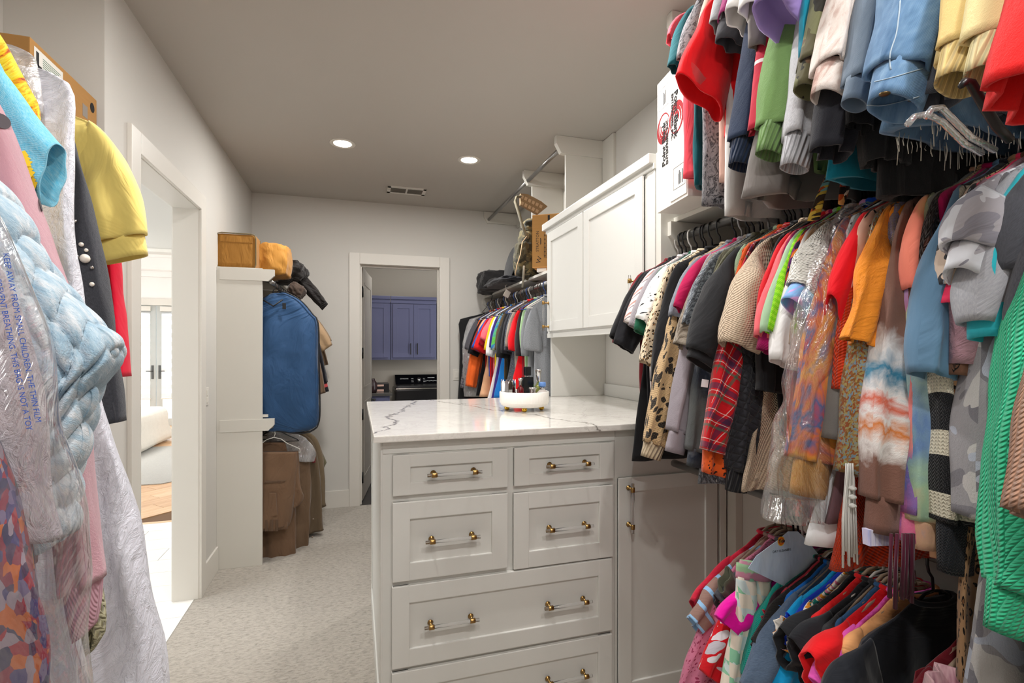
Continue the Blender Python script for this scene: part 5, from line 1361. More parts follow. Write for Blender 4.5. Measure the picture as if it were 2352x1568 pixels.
upp('sweatshirt', 'sweater', 'light heather grey sweatshirt with long cuff', H('#b4b4ba', '#cfcfd4', 'fuzz'), (1824, 388), 1.0, kind='long', sw=.060, sb=.040, cuff=.075, cuffm=P('#c0c0c6', 'bigrib'), hi=1.3)
upp('top', 'shirt', 'turquoise satin top with twisted sleeve at the picture top', P('#1f9cb4', 'satin'), (1808, 2), 1.0, sw=.05, sb=.04, wrk=.02)
upp('jacket', 'jacket', 'olive jacket, a strip beside the camouflage jacket', P('#6a5a34'), (1842, 300), 1.05, kind='long', sw=.04, sb=.025)
cam_w = fab('woodland camouflage', 'camo', ('#54503a', '#2b2a24', '#6f7050', '#5d4632'), .9)
upp('jacket', 'jacket', 'woodland camouflage jacket with buttoned cuff', cam_w, (1856, 212), .98, kind='long', sw=.060, sb=.042, cuff=.06, hi=1.2)
upp('tee', 'shirt', 'plain turquoise tee body below the camouflage jacket', P('#12809a'), (1880, 150), 1.03, hem=(1890, 408), w=.235, wb=.27, T=.028, lean=.02)
upp('coat', 'coat', 'pink and white mottled fleece coat sleeve', fab('pink fleece', 'tiedye', ('#a88478', '#c3a298', '#e2d4cc', '#ece2dc', '#b8968a'), 1.3, bump='fuzz'), (1905, 230), .96, kind='long', sw=.072, sb=.048, cuff=.065, hi=1.4)
upp('jeans_jacket', 'jacket', 'black denim jacket sleeve with frayed end below the fleece', P('#23232a', 'denim'), (1912, 352), .98, kind='long', sw=.062, sb=.040, hi=1.2)
upp('jeans_jacket', 'jacket', 'grey-blue denim jacket sleeve beside the light denim jacket', P('#6a7a8c', 'denim'), (1962, 242), .94, kind='long', sw=.045, sb=.032, cuff=.045)
upp('top', 'shirt', 'black velvet top hanging below the denim jackets', P('#141417', 'fuzz'), (1990, 300), 1.02, hem=(1985, 440), w=.23, wb=.26, T=.03)
dj, Ydj = upp('jeans_jacket', 'jacket', 'light blue denim jacket with buttoned cuff and pale seams', fab('light denim', 'melange', ('#3f6288', '#6487ac', '#86a6c4'), .12, bump='denim'), (2054, 250), .92, kind='long', sw=.085, sb=.055, cuff=.062, hi=1.5, hem=(2080, 220))
upp('jacket', 'jacket', 'black cardigan under the light denim jacket', P('#18181b', 'fuzz'), (2030, 380), 1.08, kind='long', sw=.07, sb=.04, hem=(2060, 450), w=.24, wb=.27, T=.03)
upp('jeans_jacket', 'jacket', 'charcoal denim jacket beside the light denim jacket', P('#4a4d56', 'denim'), (2146, 235), .98, kind='long', sw=.05, sb=.03, hem=(2160, 230))
dv_, Ydv = upp('denim_vest', 'jacket', 'faded blue denim vest with frayed hem threads', fab('faded denim', 'melange', ('#3f5a78', '#5f7f9f', '#7c98b2'), .12, bump='denim'), (2100, 120), 1.02, kind='none', hem=(2170, 312), w=.29, wb=.33, T=.035, lean=.06, hi=1.2)
upp('sweatshirt', 'sweater', 'pale yellow sweatshirt with two sleeves hanging together', P('#e6c883', 'fuzz'), (2200, 196), .90, kind='long', sw=.062, sb=.042, cuff=.055, cuffm=P('#e6cb8a', 'bigrib'), hi=1.4)
upp('sweatshirt', 'sweater', 'cream-yellow sweatshirt sleeve beside the pale yellow sweatshirt', P('#ead9a0', 'fuzz'), (2268, 180), .885, kind='long', sw=.056, sb=.038, cuff=.055, cuffm=P('#eadca8', 'bigrib'), hi=1.3)
upp('top', 'shirt', 'brown lace top in the dark gap behind yellow sweatshirt', fab('brown lace', 'lace', ('#4a2c28', '#1a1010'), .6), (2296, 160), .95, hem=(2310, 230))
upp('jumper', 'sweater', 'bright red fuzzy jumper at the top frame corner', P('#dc1a1a', 'fuzz'), (2375, 225), .84, kind='long', sw=.08, sb=.05, hi=1.4)
# frayed threads of the vest, cuff button of the denim jacket
THREAD = simple('white_thread', '#d8d4c8', .9)
m = MB(); rng = random.Random(5)
zb_ = Lat(RU, 318, 2170, Ydv)
for k in range(90):
    u = rng.uniform(-.1, .34); v = rng.choice((-1, 1)) * rng.uniform(.02, .05); z = RU['nz'] - zb_ + .01
    l = rng.uniform(.012, .05); b_ = rng.uniform(-.012, .012)
    m.tube([(-u, v, z), (-u + b_ * .5, v, z - l * .5), (-u + b_ * 1.6, v + b_, z - l)], .0008, 4)
o = m.build('frayed_thread', THREAD, dv_); o['kind'] = 'stuff'
h_ = on_cloth(dj, 2032, 214)
if h_:
    MB().lathe([(.0, .004), (.006, .004), (.0085, .002), (.0085, 0)], M=Matrix.Translation(h_[0]) @ h_[1].to_track_quat('Z', 'Y').to_matrix().to_4x4(), n=18).build('cuff_button', simple('antique_brass', '#6d5a3c', .35, .9), dj)
PSEAM = simple('pale_seam', '#a9bccc', .9)
def smooth(pts, n): return crv(pts, n)
sew(dj, 'seam', smooth([(2068, 2), (2064, 40), (2058, 80), (2044, 125), (2046, 160)], 16), .0012, PSEAM)
sew(dj, 'seam', smooth([(1985, 190), (2012, 187), (2053, 177), (2100, 163), (2118, 158)], 16), .0010, PSEAM)
sew(dj, 'seam', smooth([(1986, 240), (2020, 243), (2060, 236), (2110, 222)], 16), .0010, PSEAM)

# --- low rod
def low(name, cat, label, mat, px, E=None, **kw): return hg(RL, name, cat, label, mat, px, E, **kw)
low('tee', 'shirt', 'crimson tee, last on the low rod beside base cabinet door', P('#c01f3a'), 1664, (1596, 1400), sw=.05, hang='wood')
low('blouse', 'shirt', 'brown blouse with light blue stripes on the low rod', fab('brown blue stripe', 'hstripe', ('#8d6f66', '#8cb6dc'), .042, th=[.25]), 1678, (1596, 1438), kind='long', sw=.058, sb=.028, hang='wood', hi=1.2)
low('top', 'shirt', 'dusty pink open mesh top with long loose sleeve', fab('pink mesh', 'spots', ('#c2708c', '#8d2f4e'), 4.5, th=[.16]), 1688, (1596, 1600), kind='long', sw=.085, sb=.034, hang='wood', hi=1.2)
low('tee', 'shirt', 'charcoal tee between the mesh top and red flower blouse', CHAR, 1703, (1654, 1400), kind='short', sw=.06, sb=.025)
low('blouse', 'shirt', 'olive blouse tucked behind the charcoal tee', P('#4b4c3e'), 1713, (1664, 1330), sw=.05)
low('blouse', 'shirt', 'red blouse with large grey flower petals and flared sleeve', fab('red petals', 'spots', ('#c8121f', '#d6d0d6', '#b9b3bd'), 1.15, th=[.30]), 1722, (1640, 1560), kind='long', sw=.09, sb=.030, hang='white', hi=1.2)
low('top', 'shirt', 'vivid magenta satin top with pointed bell sleeve', P('#dd0a9a', 'satin'), 1744, (1680, 1448), kind='long', sw=.105, sb=.030, hang='wood', hi=1.3, tilt=.03)
YCK = Yat(RL, 1752)
tr_ = rootat(RL, YCK, 'trousers', 'mint and cream checked trousers with pink waistband on low rod', 'trousers', 'clear')
CHK = fab('mint check', 'checker', ('#eadfd0', '#8fc9a8', '#cfdfe0'), 26.0)
piece(tr_, RL, 'leg', CHK, YCK, [(1692, 1322), (1688, 1400), (1676, 1480), (1655, 1600), (1645, 1680)], [(1735, 1326), (1736, 1400), (1726, 1480), (1712, 1600), (1700, 1680)], [.012, .02, .022, .022], 26, 22, (.008, 2, 0), (.005, 8))
piece(tr_, RL, 'leg', CHK, YCK, [(1737, 1326), (1736, 1420), (1732, 1500), (1722, 1680)], [(1772, 1330), (1772, 1420), (1770, 1500), (1766, 1680)], [.012, .02, .022, .022], 26, 22, (.008, 2, 1), (.005, 8), v0=.004)
piece(tr_, RL, 'waistband', fab('mint pink waistband', 'bands', ('#d48fa8', '#d48fa8', '#a8cfa4', '#a8cfa4'), 9.0, th=[-.05, -.024, -.020, .0]), YCK, [(1692, 1292), (1691, 1326)], [(1774, 1300), (1773, 1334)], [.011, .013], 26, 4, (.002, 2, 0), (0, 1))
low('jumper', 'sweater', 'teal ribbed jumper with hanging sleeve over the checked trousers', fab('teal rib', 'plain', ('#0e8f82',), bump='rib'), 1774, (1735, 1560), kind='long', sw=.075, sb=.032, hang='clear', hi=1.3)
# paper hanger cover
YPC = Yat(RL, 1778)
pc = rootat(RL, YPC, 'hanger_cover', 'pale blue paper hanger cover with round yellow logo on low rod', 'hanger cover', 'black')
PAPER = fab('pale blue paper', 'melange', ('#a9c6e0', '#c3d8ea', '#d9e4ee'), .03, rough=.7, bump='satin')
pts = [Eat(RL, *q, YPC) for q in ((1716, 1304), (1735, 1275), (1790, 1235), (1808, 1219), (1830, 1219), (1852, 1240), (1900, 1300), (1912, 1325), (1800, 1345))]
m = MB(); m.prism([(-p[0], p[1]) for p in pts], 'y', -.0042, -.0028); m.build('paper', PAPER, pc)
YELL = simple('logo_yellow', '#f0b81e', .6); ORNG = simple('logo_orange', '#dd5a1c', .6); NVY = simple('logo_navy', '#1d2236', .6)
c_ = Eat(RL, 1791, 1241, YPC)
LM = lambda u, z, d: Matrix(((1, 0, 0, -u), (0, 0, -1, -.0044 - d), (0, 1, 0, z), (0, 0, 0, 1)))
m = MB(); disc(m, LM(c_[0], c_[1], 0), .0125, .0135, 28); m.build('logo_disc', YELL, pc)
m = MB(); disc(m, LM(c_[0], c_[1], .0004), .0098, .0105, 28, .62); m.build('logo_ring', ORNG, pc)
text_part('lettering', 'Tide', .0135, NVY, pc, LM(c_[0], c_[1], .0012), .0001, shear=.25, bold=.0004)
c2 = Eat(RL, 1793, 1263, YPC)
text_part('lettering', 'DRY CLEANERS', .0095, NVY, pc, LM(c2[0], c2[1], .0004), .0001)
low('top', 'shirt', 'black and wine top behind the paper hanger cover', P('#2a1620'), 1790, (1768, 1430), sw=.04, sb=.015, hang='wood')
low('top', 'shirt', 'coral red top, thin strip by the teal jumper', P('#c33a4a'), 1795, (1758, 1425), sw=.035, sb=.016, hang='white')
low('blouse', 'shirt', 'black ruffled blouse sleeve end between teal and denim blue', P('#1d1b1b', 'rib'), 1799, (1738, 1492), kind='long', sw=.045, sb=.018)
low('tee', 'shirt', 'cobalt blue tee on a clear hanger on the low rod', P('#0f62b4'), 1808, (1786, 1420), sw=.045, sb=.018, hang='clear')
low('dress', 'dress', 'long slate denim-look dress on the low rod', H('#46566c', '#5c6d84', 'denim'), 1815, (1735, 1600), kind='long', sw=.075, sb=.036, hang='wood', hi=1.2, bodym=None)
low('tee', 'shirt', 'sky blue long tee on the low rod', P('#149bd8', 'satin'), 1830, (1775, 1600), kind='long', sw=.055, sb=.030, hang='white')
low('tee', 'shirt', 'royal blue tee behind the sky blue one', P('#1236b4'), 1842, (1802, 1440), sw=.05, hang='wood')
low('blouse', 'shirt', 'multicolour abstract print blouse with white ground', fab('abstract print', 'floral', ('#ece6de', '#e0902a', '#1f7a74', '#e8e2da', '#d67a9a', '#efe9e0'), 1.4), 1848, (1796, 1452), sw=.052, sb=.028, hang='wire')
low('tee', 'shirt', 'black tee with angled sleeve after the abstract print blouse', P('#1d1e22'), 1862, (1798, 1490), sw=.07, sb=.03, hang='wood', hi=1.1)
low('tee', 'shirt', 'scarlet tee strip between two black tees', P('#d21a1e'), 1878, (1838, 1500), kind='long', sw=.05, sb=.025, hang='wood')
low('tee', 'shirt', 'black jersey tee beside the scarlet strip', P('#202126'), 1893, (1838, 1525), sw=.085, sb=.03, hang='white', hi=1.1)
low('jumper', 'sweater', 'black textured jumper before the red tee on low rod', BLK2, 1908, (1868, 1520), kind='long', sw=.05, sb=.03, hang='wood')
low('tee', 'shirt', 'steel blue tee behind the red tee on low rod', P('#2f5680'), 1919, (1890, 1500), sw=.045, hang='wood')
low('tee', 'shirt', 'tomato red tee with visible sleeve hem on low rod', P('#d8151c'), 1931, (1862, 1548), sw=.075, sb=.034, hang='wood', hi=1.1)
low('tee', 'shirt', 'orchid pink long sleeve tee on the low rod', P('#e056b4', 'satin'), 1949, (1895, 1600), kind='long', sw=.070, sb=.034, hang='wood', hi=1.2)
low('top', 'shirt', 'peach and orange top behind the big black tee', P('#e0a06a'), 1962, (1935, 1560), sw=.05, hang='wood')
low('tee', 'shirt', 'big plain black tee facing out at front of low rod', P('#1a1d24'), 1985, (1925, 1640), sw=.10, sb=.04, hang='black', hi=1.5, w=.225, wb=.24, T=.03)
low('blouse', 'shirt', 'purple snakeskin blouse beside the big black tee', fab('purple snake', 'melange', ('#5a3440', '#a87a86', '#caa6aa', '#3a2028'), .25, rough=.5), 2165, (2180, 1560), kind='long', sw=.05, sb=.04, hang='wood', Y=.70)
low('top', 'shirt', 'wine red top low in the dark corner behind tassels', P('#6b1420'), 2100, (2120, 1560), hang='wood', Y=.76)
for k, yy in enumerate((.735, .715, .69, .665)):
    hanger(RX, yy, 1.06, -1, ('wood', 'white', 'wood', 'wood')[k], 'nothing, %s of the empty ones beside the big black tee' % ('first', 'second', 'third', 'fourth')[k], group='empty hangers on the low rod')

# --- cords, tassels, ties
ct_ = empty('cord_belt', (1.04, .80, 1.62), 'bundle of white knotted cords hanging over orange waffle jumper', 'belt')
WC = P('#dedcd8', 'rib')
bpx = at_plane(1955, 1090, Y=.845)
for k in range(9):
    m = MB(); x0 = (k - 4) * .0048; rr = random.Random(k)
    zt, zm = at_plane(1955, 1085, Y=.845).z, at_plane(1955, 1310, Y=.845).z + rr.uniform(-.0, .045)
    m.tube([(x0 * .5, 0, zt + .02), (x0 * .55, 0, zt), (x0, .002, (zt + zm) / 2), (x0 * 1.15, .0, zm)], [.0015, .0018, .0024, .0024], 6)
    o = m.build('cord', WC, ct_); 
    o.matrix_parent_inverse = Matrix.Identity(4); o.location = (bpx.x - ct_.location.x, .845 - ct_.location.y + .003 * ((k * 5) % 3), -ct_.location.z)
m = MB()
for zz in (1120, 1140, 1160): m.lathe([(.0, -.006), (.007, -.003), (.0085, 0), (.007, .003), (.0, .006)], c=(0, 0, at_plane(1955, zz, Y=.845).z), n=10)
o = m.build('knot', WC, ct_); o['kind'] = 'stuff'; o.location = (bpx.x - ct_.location.x, .842 - ct_.location.y, -ct_.location.z)
ts = empty('tassel_scarf', (1.10, .735, 1.45), 'burgundy fringe tassels hanging above the big black tee', 'scarf')
TB = P('#420d22', 'rib')
for k in range(14):
    rr = random.Random(k + 50)
    px = (2043, 2056, 2070, 2074, 2078, 2082, 2086, 2058, 2072, 2076, 2080, 2084, 2090, 2094)[k]; yb = (1372, 1398, 1370, 1366, 1372, 1368, 1362, 1380, 1376, 1372, 1368, 1374, 1366, 1384)[k]
    a_, b_ = at_plane(px + 4, 1225, Y=.735 + .004 * (k % 4)), at_plane(px, yb, Y=.735 + .004 * (k % 4))
    m = MB().tube([a_ - ts.location, (a_ + b_) / 2 - ts.location + Vector((rr.uniform(-.003, .003), 0, 0)), b_ - ts.location], [.003, .0036, .0042], 7); m.build('tassel', TB, ts)
tie = empty('necktie', (1.12, 1.0, 1.95), 'gold and orange paisley tie draped over the hangers', 'tie')
TIE = fab('gold paisley', 'floral', ('#b98f2c', '#3a2a1c', '#d9b64a', '#c2541e', '#7fb4b4', '#2a1f1a'), 3.2)
tp = [at_plane(1912, 362, Y=1.03), at_plane(1905, 400, Y=1.02), at_plane(1885, 450, Y=1.01), at_plane(1868, 505, Y=1.0)]
m = MB(); m.tube([p - tie.location for p in tp], [.008, .009, .011, .015], 10, flat=.25); m.build('tie_blade', TIE, tie)
sf = empty('scarf', (1.15, .95, 1.95), 'rust and orange printed silk scarf behind plastic bag', 'scarf')
tp = [at_plane(1950, 360, Y=.95), at_plane(1946, 400, Y=.95), at_plane(1938, 440, Y=.95), at_plane(1932, 470, Y=.95)]
m = MB(); m.tube([p - sf.location for p in tp], [.012, .018, .015, .010], 10, flat=.35); m.build('silk', fab('rust paisley', 'floral', ('#b04a1c', '#1c1412', '#d9a05a', '#e8d8c0', '#8a2f14'), 2.6), sf)
tw = empty('tweed_skirt', (1.1, .80, 1.5), 'pale blue tweed hem with short fringe below brown tie-dye cuffs', 'skirt')
q0, q1, q2, q3 = (at_plane(1990, 1215, Y=.80), at_plane(2048, 1215, Y=.80), at_plane(2046, 1250, Y=.80), at_plane(1992, 1252, Y=.80))
m = MB(); m.prism([(q.x - 1.1, q.z - 1.5) for q in (q0, q1, q2, q3)], 'y', -.006, .010); m.build('hem', fab('blue tweed', 'melange', ('#8ea4e0', '#c9c4ea', '#e6e0f0', '#a8b8e8'), .5, bump='fuzz', obj=True), tw)
gs = empty('gift_bag', (1.2, 1.5, 2.141), 'small shiny green gift bag on shelf below white shorts', 'bag')
GG = fab('green foil', 'plain', ('#1f9a3a',), bump='crumple', rough=.3)
piece2 = [at_plane(1682, 440, X=1.3), at_plane(1702, 484, X=1.3)]
m = MB().lathe([(.0, 0), (.03, .0), (.034, .02), (.028, .06), (.008, .09), (.02, .12), (.0, .12)], n=14); m.build('foil', GG, gs); gs.location = (1.34, at_plane(1692, 470, X=1.34).y, 2.141)
ch2 = empty('clear_hanger_pair', (1.2, .70, 2.0), 'clear plastic hanger lying sideways over the hangers below denim vest', 'hanger')
def px3(lst, Y): return [at_plane(a, b, Y=Y + c) for a, b, c in lst]
for k, lst in enumerate(([(2085, 285, 0), (2100, 268, 0), (2130, 262, 0), (2165, 280, .0), (2215, 330, .0), (2255, 352, .0)], [(2128, 268, -.01), (2140, 250, -.01), (2162, 247, -.01), (2190, 275, -.01), (2230, 315, -.01), (2285, 345, -.01)])):
    m = MB().tube([p - ch2.location for p in px3(lst, .58)], .0052, 10); m.build('arm', film('clear hanger film', dens=.10, gloss=.55, cr=5), ch2)
bh = empty('coat_hanger', (1.1, .60, 2.1), 'thick black plastic hanger tilted up in front of the yellow sleeve cuff', 'hanger')
m = MB().tube([p - bh.location for p in px3([(2207, 198, 0), (2216, 188, 0), (2230, 190, 0), (2262, 245, 0), (2290, 290, 0), (2320, 322, 0)], .50)], [.004, .006, .0062, .0066, .0066, .006], 10); m.build('arm', HM['black'], bh)
tg = MB().box(-.010, .010, -.0008, .0008, -.012, .012); o = tg.build('care_tag', simple('tag_white', '#e9e9ee', .7)); 
_p = at_plane(1619, 880, X=1.035); o.location = _p; o.rotation_euler = (0, R(8), R(-30)); tag(o, 'small white care tag hanging below the black puff sleeve', 'tag')

# --- rod by the far wall
RB['X'] = RX
def far(name, cat, label, mat, px, E=None, **kw):
    f = (px - 1078) / (1234 - 1078)
    Y = 5.18 + (3.38 - 5.18) * f
    wv = RX - at_plane(px, 740, Y=Y).x
    kw.setdefault('hang', ('black', 'blue', 'white', 'black', 'brown')[_seed[0] % 5])
    return hg(RB, name, cat, label, mat, None, E, Y=Y, w=kw.pop('wf', max(.15, min(.26, wv))), hi=.8, **kw)
gb, Ygb = far('garment_bag', 'bag', 'long black garment bag against far wall', P('#1e1e20', 'satin'), 1078, None, kind='none', hem=(1060, 975), wf=.335, wb=.36, T=.04, lean=.0)
far('shirt', 'shirt', 'grey plaid shirt under crinkled clear plastic beside black garment bag', fab('grey plaid', 'plaid', ('#6f6c74', '#5a5862', '#2f2f3a', '#b9b4b4', '#8a7f80'), .05), 1088, (1066, 892), kind='long', sw=.06, sb=.03, hem=(1075, 900))
pb2 = rootat(RB, 5.03, 'plastic_bag', 'crinkled clear plastic over the grey plaid shirt by far wall', 'bag', None)
piece(pb2, RB, 'film', film('crinkled film', dens=.18, gloss=.5, cr=60), 5.03, [(1078, 733), (1068, 760), (1062, 800), (1064, 860), (1066, 910)], [(1120, 720), (1125, 760), (1125, 800), (1125, 860), (1125, 910)], [.02, .05, .06, .06, .05], 30, 30, (.01, 3, 0), (.012, 16))
far('tee', 'shirt', 'charcoal tee beside the orange work shirt', H('#4f4f55', '#606066'), 1094, (1078, 805), hem=(1085, 905))
far('shirt', 'shirt', 'orange work shirt with long sleeve by the far wall', P('#ee6a2a'), 1101, (1081, 888), kind='long', sw=.075, sb=.05, hem=(1085, 880))
far('tee', 'shirt', 'black tee body below the blue sleeve', P('#17171b'), 1107, (1086, 815), hem=(1095, 908), wb=.23, T=.03)
far('tee', 'shirt', 'rust red tee next to orange work shirt', P('#a8281a'), 1112, (1094, 806), hem=(1105, 905))
far('tee', 'shirt', 'pale peach tee with long body', P('#f2be94'), 1117, (1108, 770), hem=(1122, 910), wb=.22, T=.03)
far('tee', 'shirt', 'cobalt tee, sleeve sticking out over black tee', P('#2f5cc0'), 1121, (1091, 802), sw=.05)
far('tee', 'shirt', 'scarlet tee with stacked sleeve hems', P('#e01a20'), 1126, (1101, 806), sw=.08, sb=.05, hem=(1128, 912))
far('tee', 'shirt', 'dark crimson tee behind the pink one', P('#a31526'), 1131, (1108, 795), sw=.06)
far('tee', 'shirt', 'salmon pink tee in front of scarlet sleeves', P('#f2707c'), 1136, (1113, 783), sw=.065, sb=.035)
far('tee', 'shirt', 'lemon yellow tee among the far shirts', P('#f2cf1e'), 1141, (1121, 806), sw=.05)
far('tee', 'shirt', 'white tee with long white body by yellow tee', P('#e9e7e7'), 1147, (1125, 818), sw=.05, hem=(1132, 925), wb=.24, T=.035)
far('tee', 'shirt', 'deep purple tee beside the white one', P('#3a2578'), 1153, (1133, 800), sw=.05, hem=(1145, 925), wb=.22)
far('tee', 'shirt', 'black tee with lime green side stripe', fab('lime stripe', 'vstripe', ('#26251f', '#9be05a'), .2, th=[.07]), 1158, (1141, 800), sw=.045)
far('tee', 'shirt', 'green and blue tropical tee with bright blue body', P('#1a74c4', 'satin'), 1163, (1137, 806), sw=.055, sleevem=fab('tropical', 'tiedye', ('#2f8a4a', '#62b84a', '#1f6fae', '#d9e2a0'), 1.3), hem=(1152, 915), wb=.22, T=.03)
far('tee', 'shirt', 'olive brown tee in the far row', P('#584a36'), 1168, (1147, 806), sw=.055)
far('tee', 'shirt', 'black tee with drooping sleeve in the far row', P('#1b1b1d'), 1175, (1155, 822), sw=.075, sb=.05)
far('tee', 'shirt', 'graphite tee between black and speckled tees', P('#33343a'), 1182, (1162, 812), sw=.06)
far('shirt', 'shirt', 'dark speckled shirt with long body behind perfume bottles', fab('dark speckle', 'melange', ('#23252b', '#50545e', '#8a8f98'), 1.0), 1188, (1168, 806), sw=.05, hem=(1182, 915), wb=.22, T=.03)
far('tee', 'shirt', 'stone grey tee beside the red tees', H('#8f887c', '#b4ac9e'), 1194, (1172, 798), sw=.055)
far('tee', 'shirt', 'bright red tee with long sleeve in the far row', P('#ea1420'), 1203, (1183, 806), sw=.075, sb=.045, hem=(1196, 915), wb=.22, T=.035)
far('tee', 'shirt', 'wine red tee with dark sleeve beside bright red tee', P('#8f1420'), 1211, (1198, 818), sw=.06, sb=.04, hem=(1214, 915), sleevem=P('#2a2226'))
far('tee', 'shirt', 'pale green tee, thin strip beside grey heather tees', P('#a9cc9c'), 1216, (1206, 800), sw=.04, hem=(1226, 915))
far('tee', 'shirt', 'mid grey tee behind the front grey heather tee', H('#7f8286', '#94979b'), 1222, (1212, 818), sw=.06)
far('tee', 'shirt', 'grey heather tee, front one beside the wall cabinet', H('#72767c', '#a3a6aa', 'fuzz'), 1234, (1225, 806), sw=.095, sb=.03, hem=(1240, 915), hang='white')

# --- left bay: blue garment bag and uniforms
BY_ = 4.14
gbag = rootat(RC, BY_, 'garment_bag', 'blue zip garment bag with black piping in the closet bay', 'bag', 'black')
BLU = fab('blue nylon', 'plain', ('#2a4c74',), bump='satin', rough=.6, wr=.9)
piece(gbag, RC, 'bag_body', BLU, BY_, [(655, 672), (690, 690), (718, 722), (729, 745), (731, 850), (732, 960), (718, 985), (690, 992)], [(622, 674), (600, 690), (580, 720), (572, 745), (572, 850), (572, 950), (580, 980), (600, 988)], [.02, .05, .07, .08, .085, .08, .06, .03], 44, 40, (.016, 2.2, .6), (.014, 6), hem=False)
PIP = simple('black_piping', '#16181c', .5)
oe = [Eat(RC, *q, BY_) for q in ((640, 670), (655, 671), (690, 689), (719, 722), (731, 745), (733, 850), (734, 960), (720, 987), (690, 994), (650, 990), (610, 985))]
for s in (-1, 1): MB().tube([(u, s * .03, z) for u, z in crv(oe, 40)], .0045, 6).build('piping', PIP, gbag)
e1, e2 = Eat(RC, 607, 690, BY_), Eat(RC, 652, 690, BY_); e3 = Eat(RC, 632, 705, BY_)
MB().tube([(e1[0], -.065, e1[1]), (e3[0], -.085, e3[1]), (e2[0], -.070, e2[1])], .006, 8, flat=1).build('carry_strap', PIP, gbag)
p_ = Eat(RC, 656, 704, BY_); MB().box(p_[0] - .012, p_[0] + .012, -.082, -.074, p_[1] - .025, p_[1] + .02, .002).build('strap_end', PIP, gbag)
KH, KH2, DKB = P('#8a6f56', 'denim'), P('#6b5643', 'denim'), P('#1d1d24', 'denim')
def bay(name, cat, label, mat, Y, E, **kw): return hg(RC, name, cat, label, mat, None, E, Y=Y, **kw)
bay('uniform_shirt', 'shirt', 'brown uniform shirt just behind the blue garment bag', KH2, 4.30, (735, 905), kind='long', sw=.06, sb=.04)
bay('jacket', 'jacket', 'black uniform jacket with red cuff band behind garment bag', DKB, 4.42, (748, 900), kind='long', sw=.05, sb=.045, cuff=.075, cuffm=fab('red banded cuff', 'bands', ('#16161c', '#16161c', '#b8484a', '#b8484a', '#1a1a22', '#1a1a22'), 9.0, th=[-.60, -.545, -.54, -.52, -.515, -.40]), w=.23)
bay('uniform_shirt', 'shirt', 'tan uniform shirt with short sleeve above red banded cuff', P('#a68a6a', 'denim'), 4.56, (751, 800), sw=.07, sb=.035, w=.23)
bay('uniform_shirt', 'shirt', 'khaki uniform shirt further back in the closet bay', KH, 4.70, (752, 792), sw=.055, w=.23)
bay('uniform_shirt', 'shirt', 'dark brown uniform shirt near the back of closet bay', KH2, 4.85, (744, 840), kind='long', w=.22)
bay('uniform_shirt', 'shirt', 'light khaki shirt, last in the closet bay', P('#9a8468', 'denim'), 5.0, (750, 790), w=.22)
# low rod of the bay
UB = fab('uniform brown', 'plain', ('#6f5642',), bump='denim', wr=.9); UB2 = fab('uniform brown dark', 'plain', ('#5c4838',), bump='denim', wr=.7)
Y1 = 4.13
tr1 = rootat(RC2, Y1, 'trousers', 'brown cargo trousers folded over a white wire hanger', 'trousers', None)
m = MB()
for s in (0, 1):
    pth = [Eat(RC2, *q, Y1) for q in ((630, 985), (632, 996), (629, 1004), (646, 1008), (660, 1018), (688, 1030), (690, 1038))]
    if s: pth = [(2 * Eat(RC2, 629, 1004, Y1)[0] - u, z) for u, z in pth[2:]]
    m.tube([(u, 0, z) for u, z in pth], .003, 8)
lo = Eat(RC2, 690, 1038, Y1); xc = Eat(RC2, 629, 1004, Y1)[0]
m.tube([(lo[0], 0, lo[1]), (2 * xc - lo[0], 0, lo[1])], .003, 8)
hw_ = empty('coat_hanger', (RC2['X'], Y1, RC2['Z']), 'white wire hanger holding the brown cargo trousers', 'hanger')
m.build('wire', simple('white_coated_wire', '#d9d6d0', .4), hw_)
piece(tr1, RC2, 'fold', UB, Y1, [(683, 1036), (682, 1100), (672, 1180), (664, 1205)], [(585, 1036), (582, 1100), (580, 1180), (578, 1210)], [.02, .035, .045, .045], 30, 22, (.012, 2.4, 0), (.012, 7), v0=-.02)
piece(tr1, RC2, 'waistband', UB, Y1, [(666, 1180), (662, 1210)], [(576, 1184), (574, 1216)], [.047, .045], 30, 4, (.012, 2.4, 2), (.003, 9), v0=-.02)
piece(tr1, RC2, 'trouser_leg', UB, Y1, [(686, 1036), (690, 1110), (698, 1140), (690, 1158), (672, 1168)], [(660, 1036), (662, 1110), (665, 1140), (668, 1150), (668, 1160)], [.012, .02, .02, .02], 24, 18, (.006, 2, 0), (.006, 8))
pq = [Eat(RC2, *q, Y1) for q in ((612, 1100), (660, 1098), (655, 1102), (612, 1104))]
m = MB().prism([(a, b) for a, b in pq], 'y', -.068, -.062); m.build('pocket_welt', UB2, tr1)
pq = [Eat(RC2, *q, Y1) for q in ((622, 1126), (637, 1126), (640, 1176), (618, 1180))]
m = MB().prism([(a, b) for a, b in pq], 'y', -.073, -.064); m.build('cargo_pocket', UB, tr1)
for k, q in enumerate((616, 628, 640)):
    a, b = Eat(RC2, q, 1186, Y1), Eat(RC2, q - 1, 1212, Y1)
    MB().box(b[0] - .007, a[0] + .007, -.076, -.070, b[1], a[1], .002).build('belt_loop', UB2, tr1)
def unif(name, cat, label, mat, Y, outer, inner, T, **kw):
    r = rootat(RC2, Y, name, label, cat, 'black', yaw=0, w=.18)
    piece(r, RC2, kw.pop('part', 'body'), mat, Y, outer, inner, T, **kw); return r
unif('trousers', 'trousers', 'dark brown trousers whose legs touch the carpet beside white panel', UB, 4.22, [(655, 1015), (676, 1100), (680, 1200), (680, 1276)], [(590, 1015), (586, 1100), (590, 1200), (595, 1280)], [.02, .05, .055, .055], part='trouser_leg', fold=(.012, 3, 0), m=26)
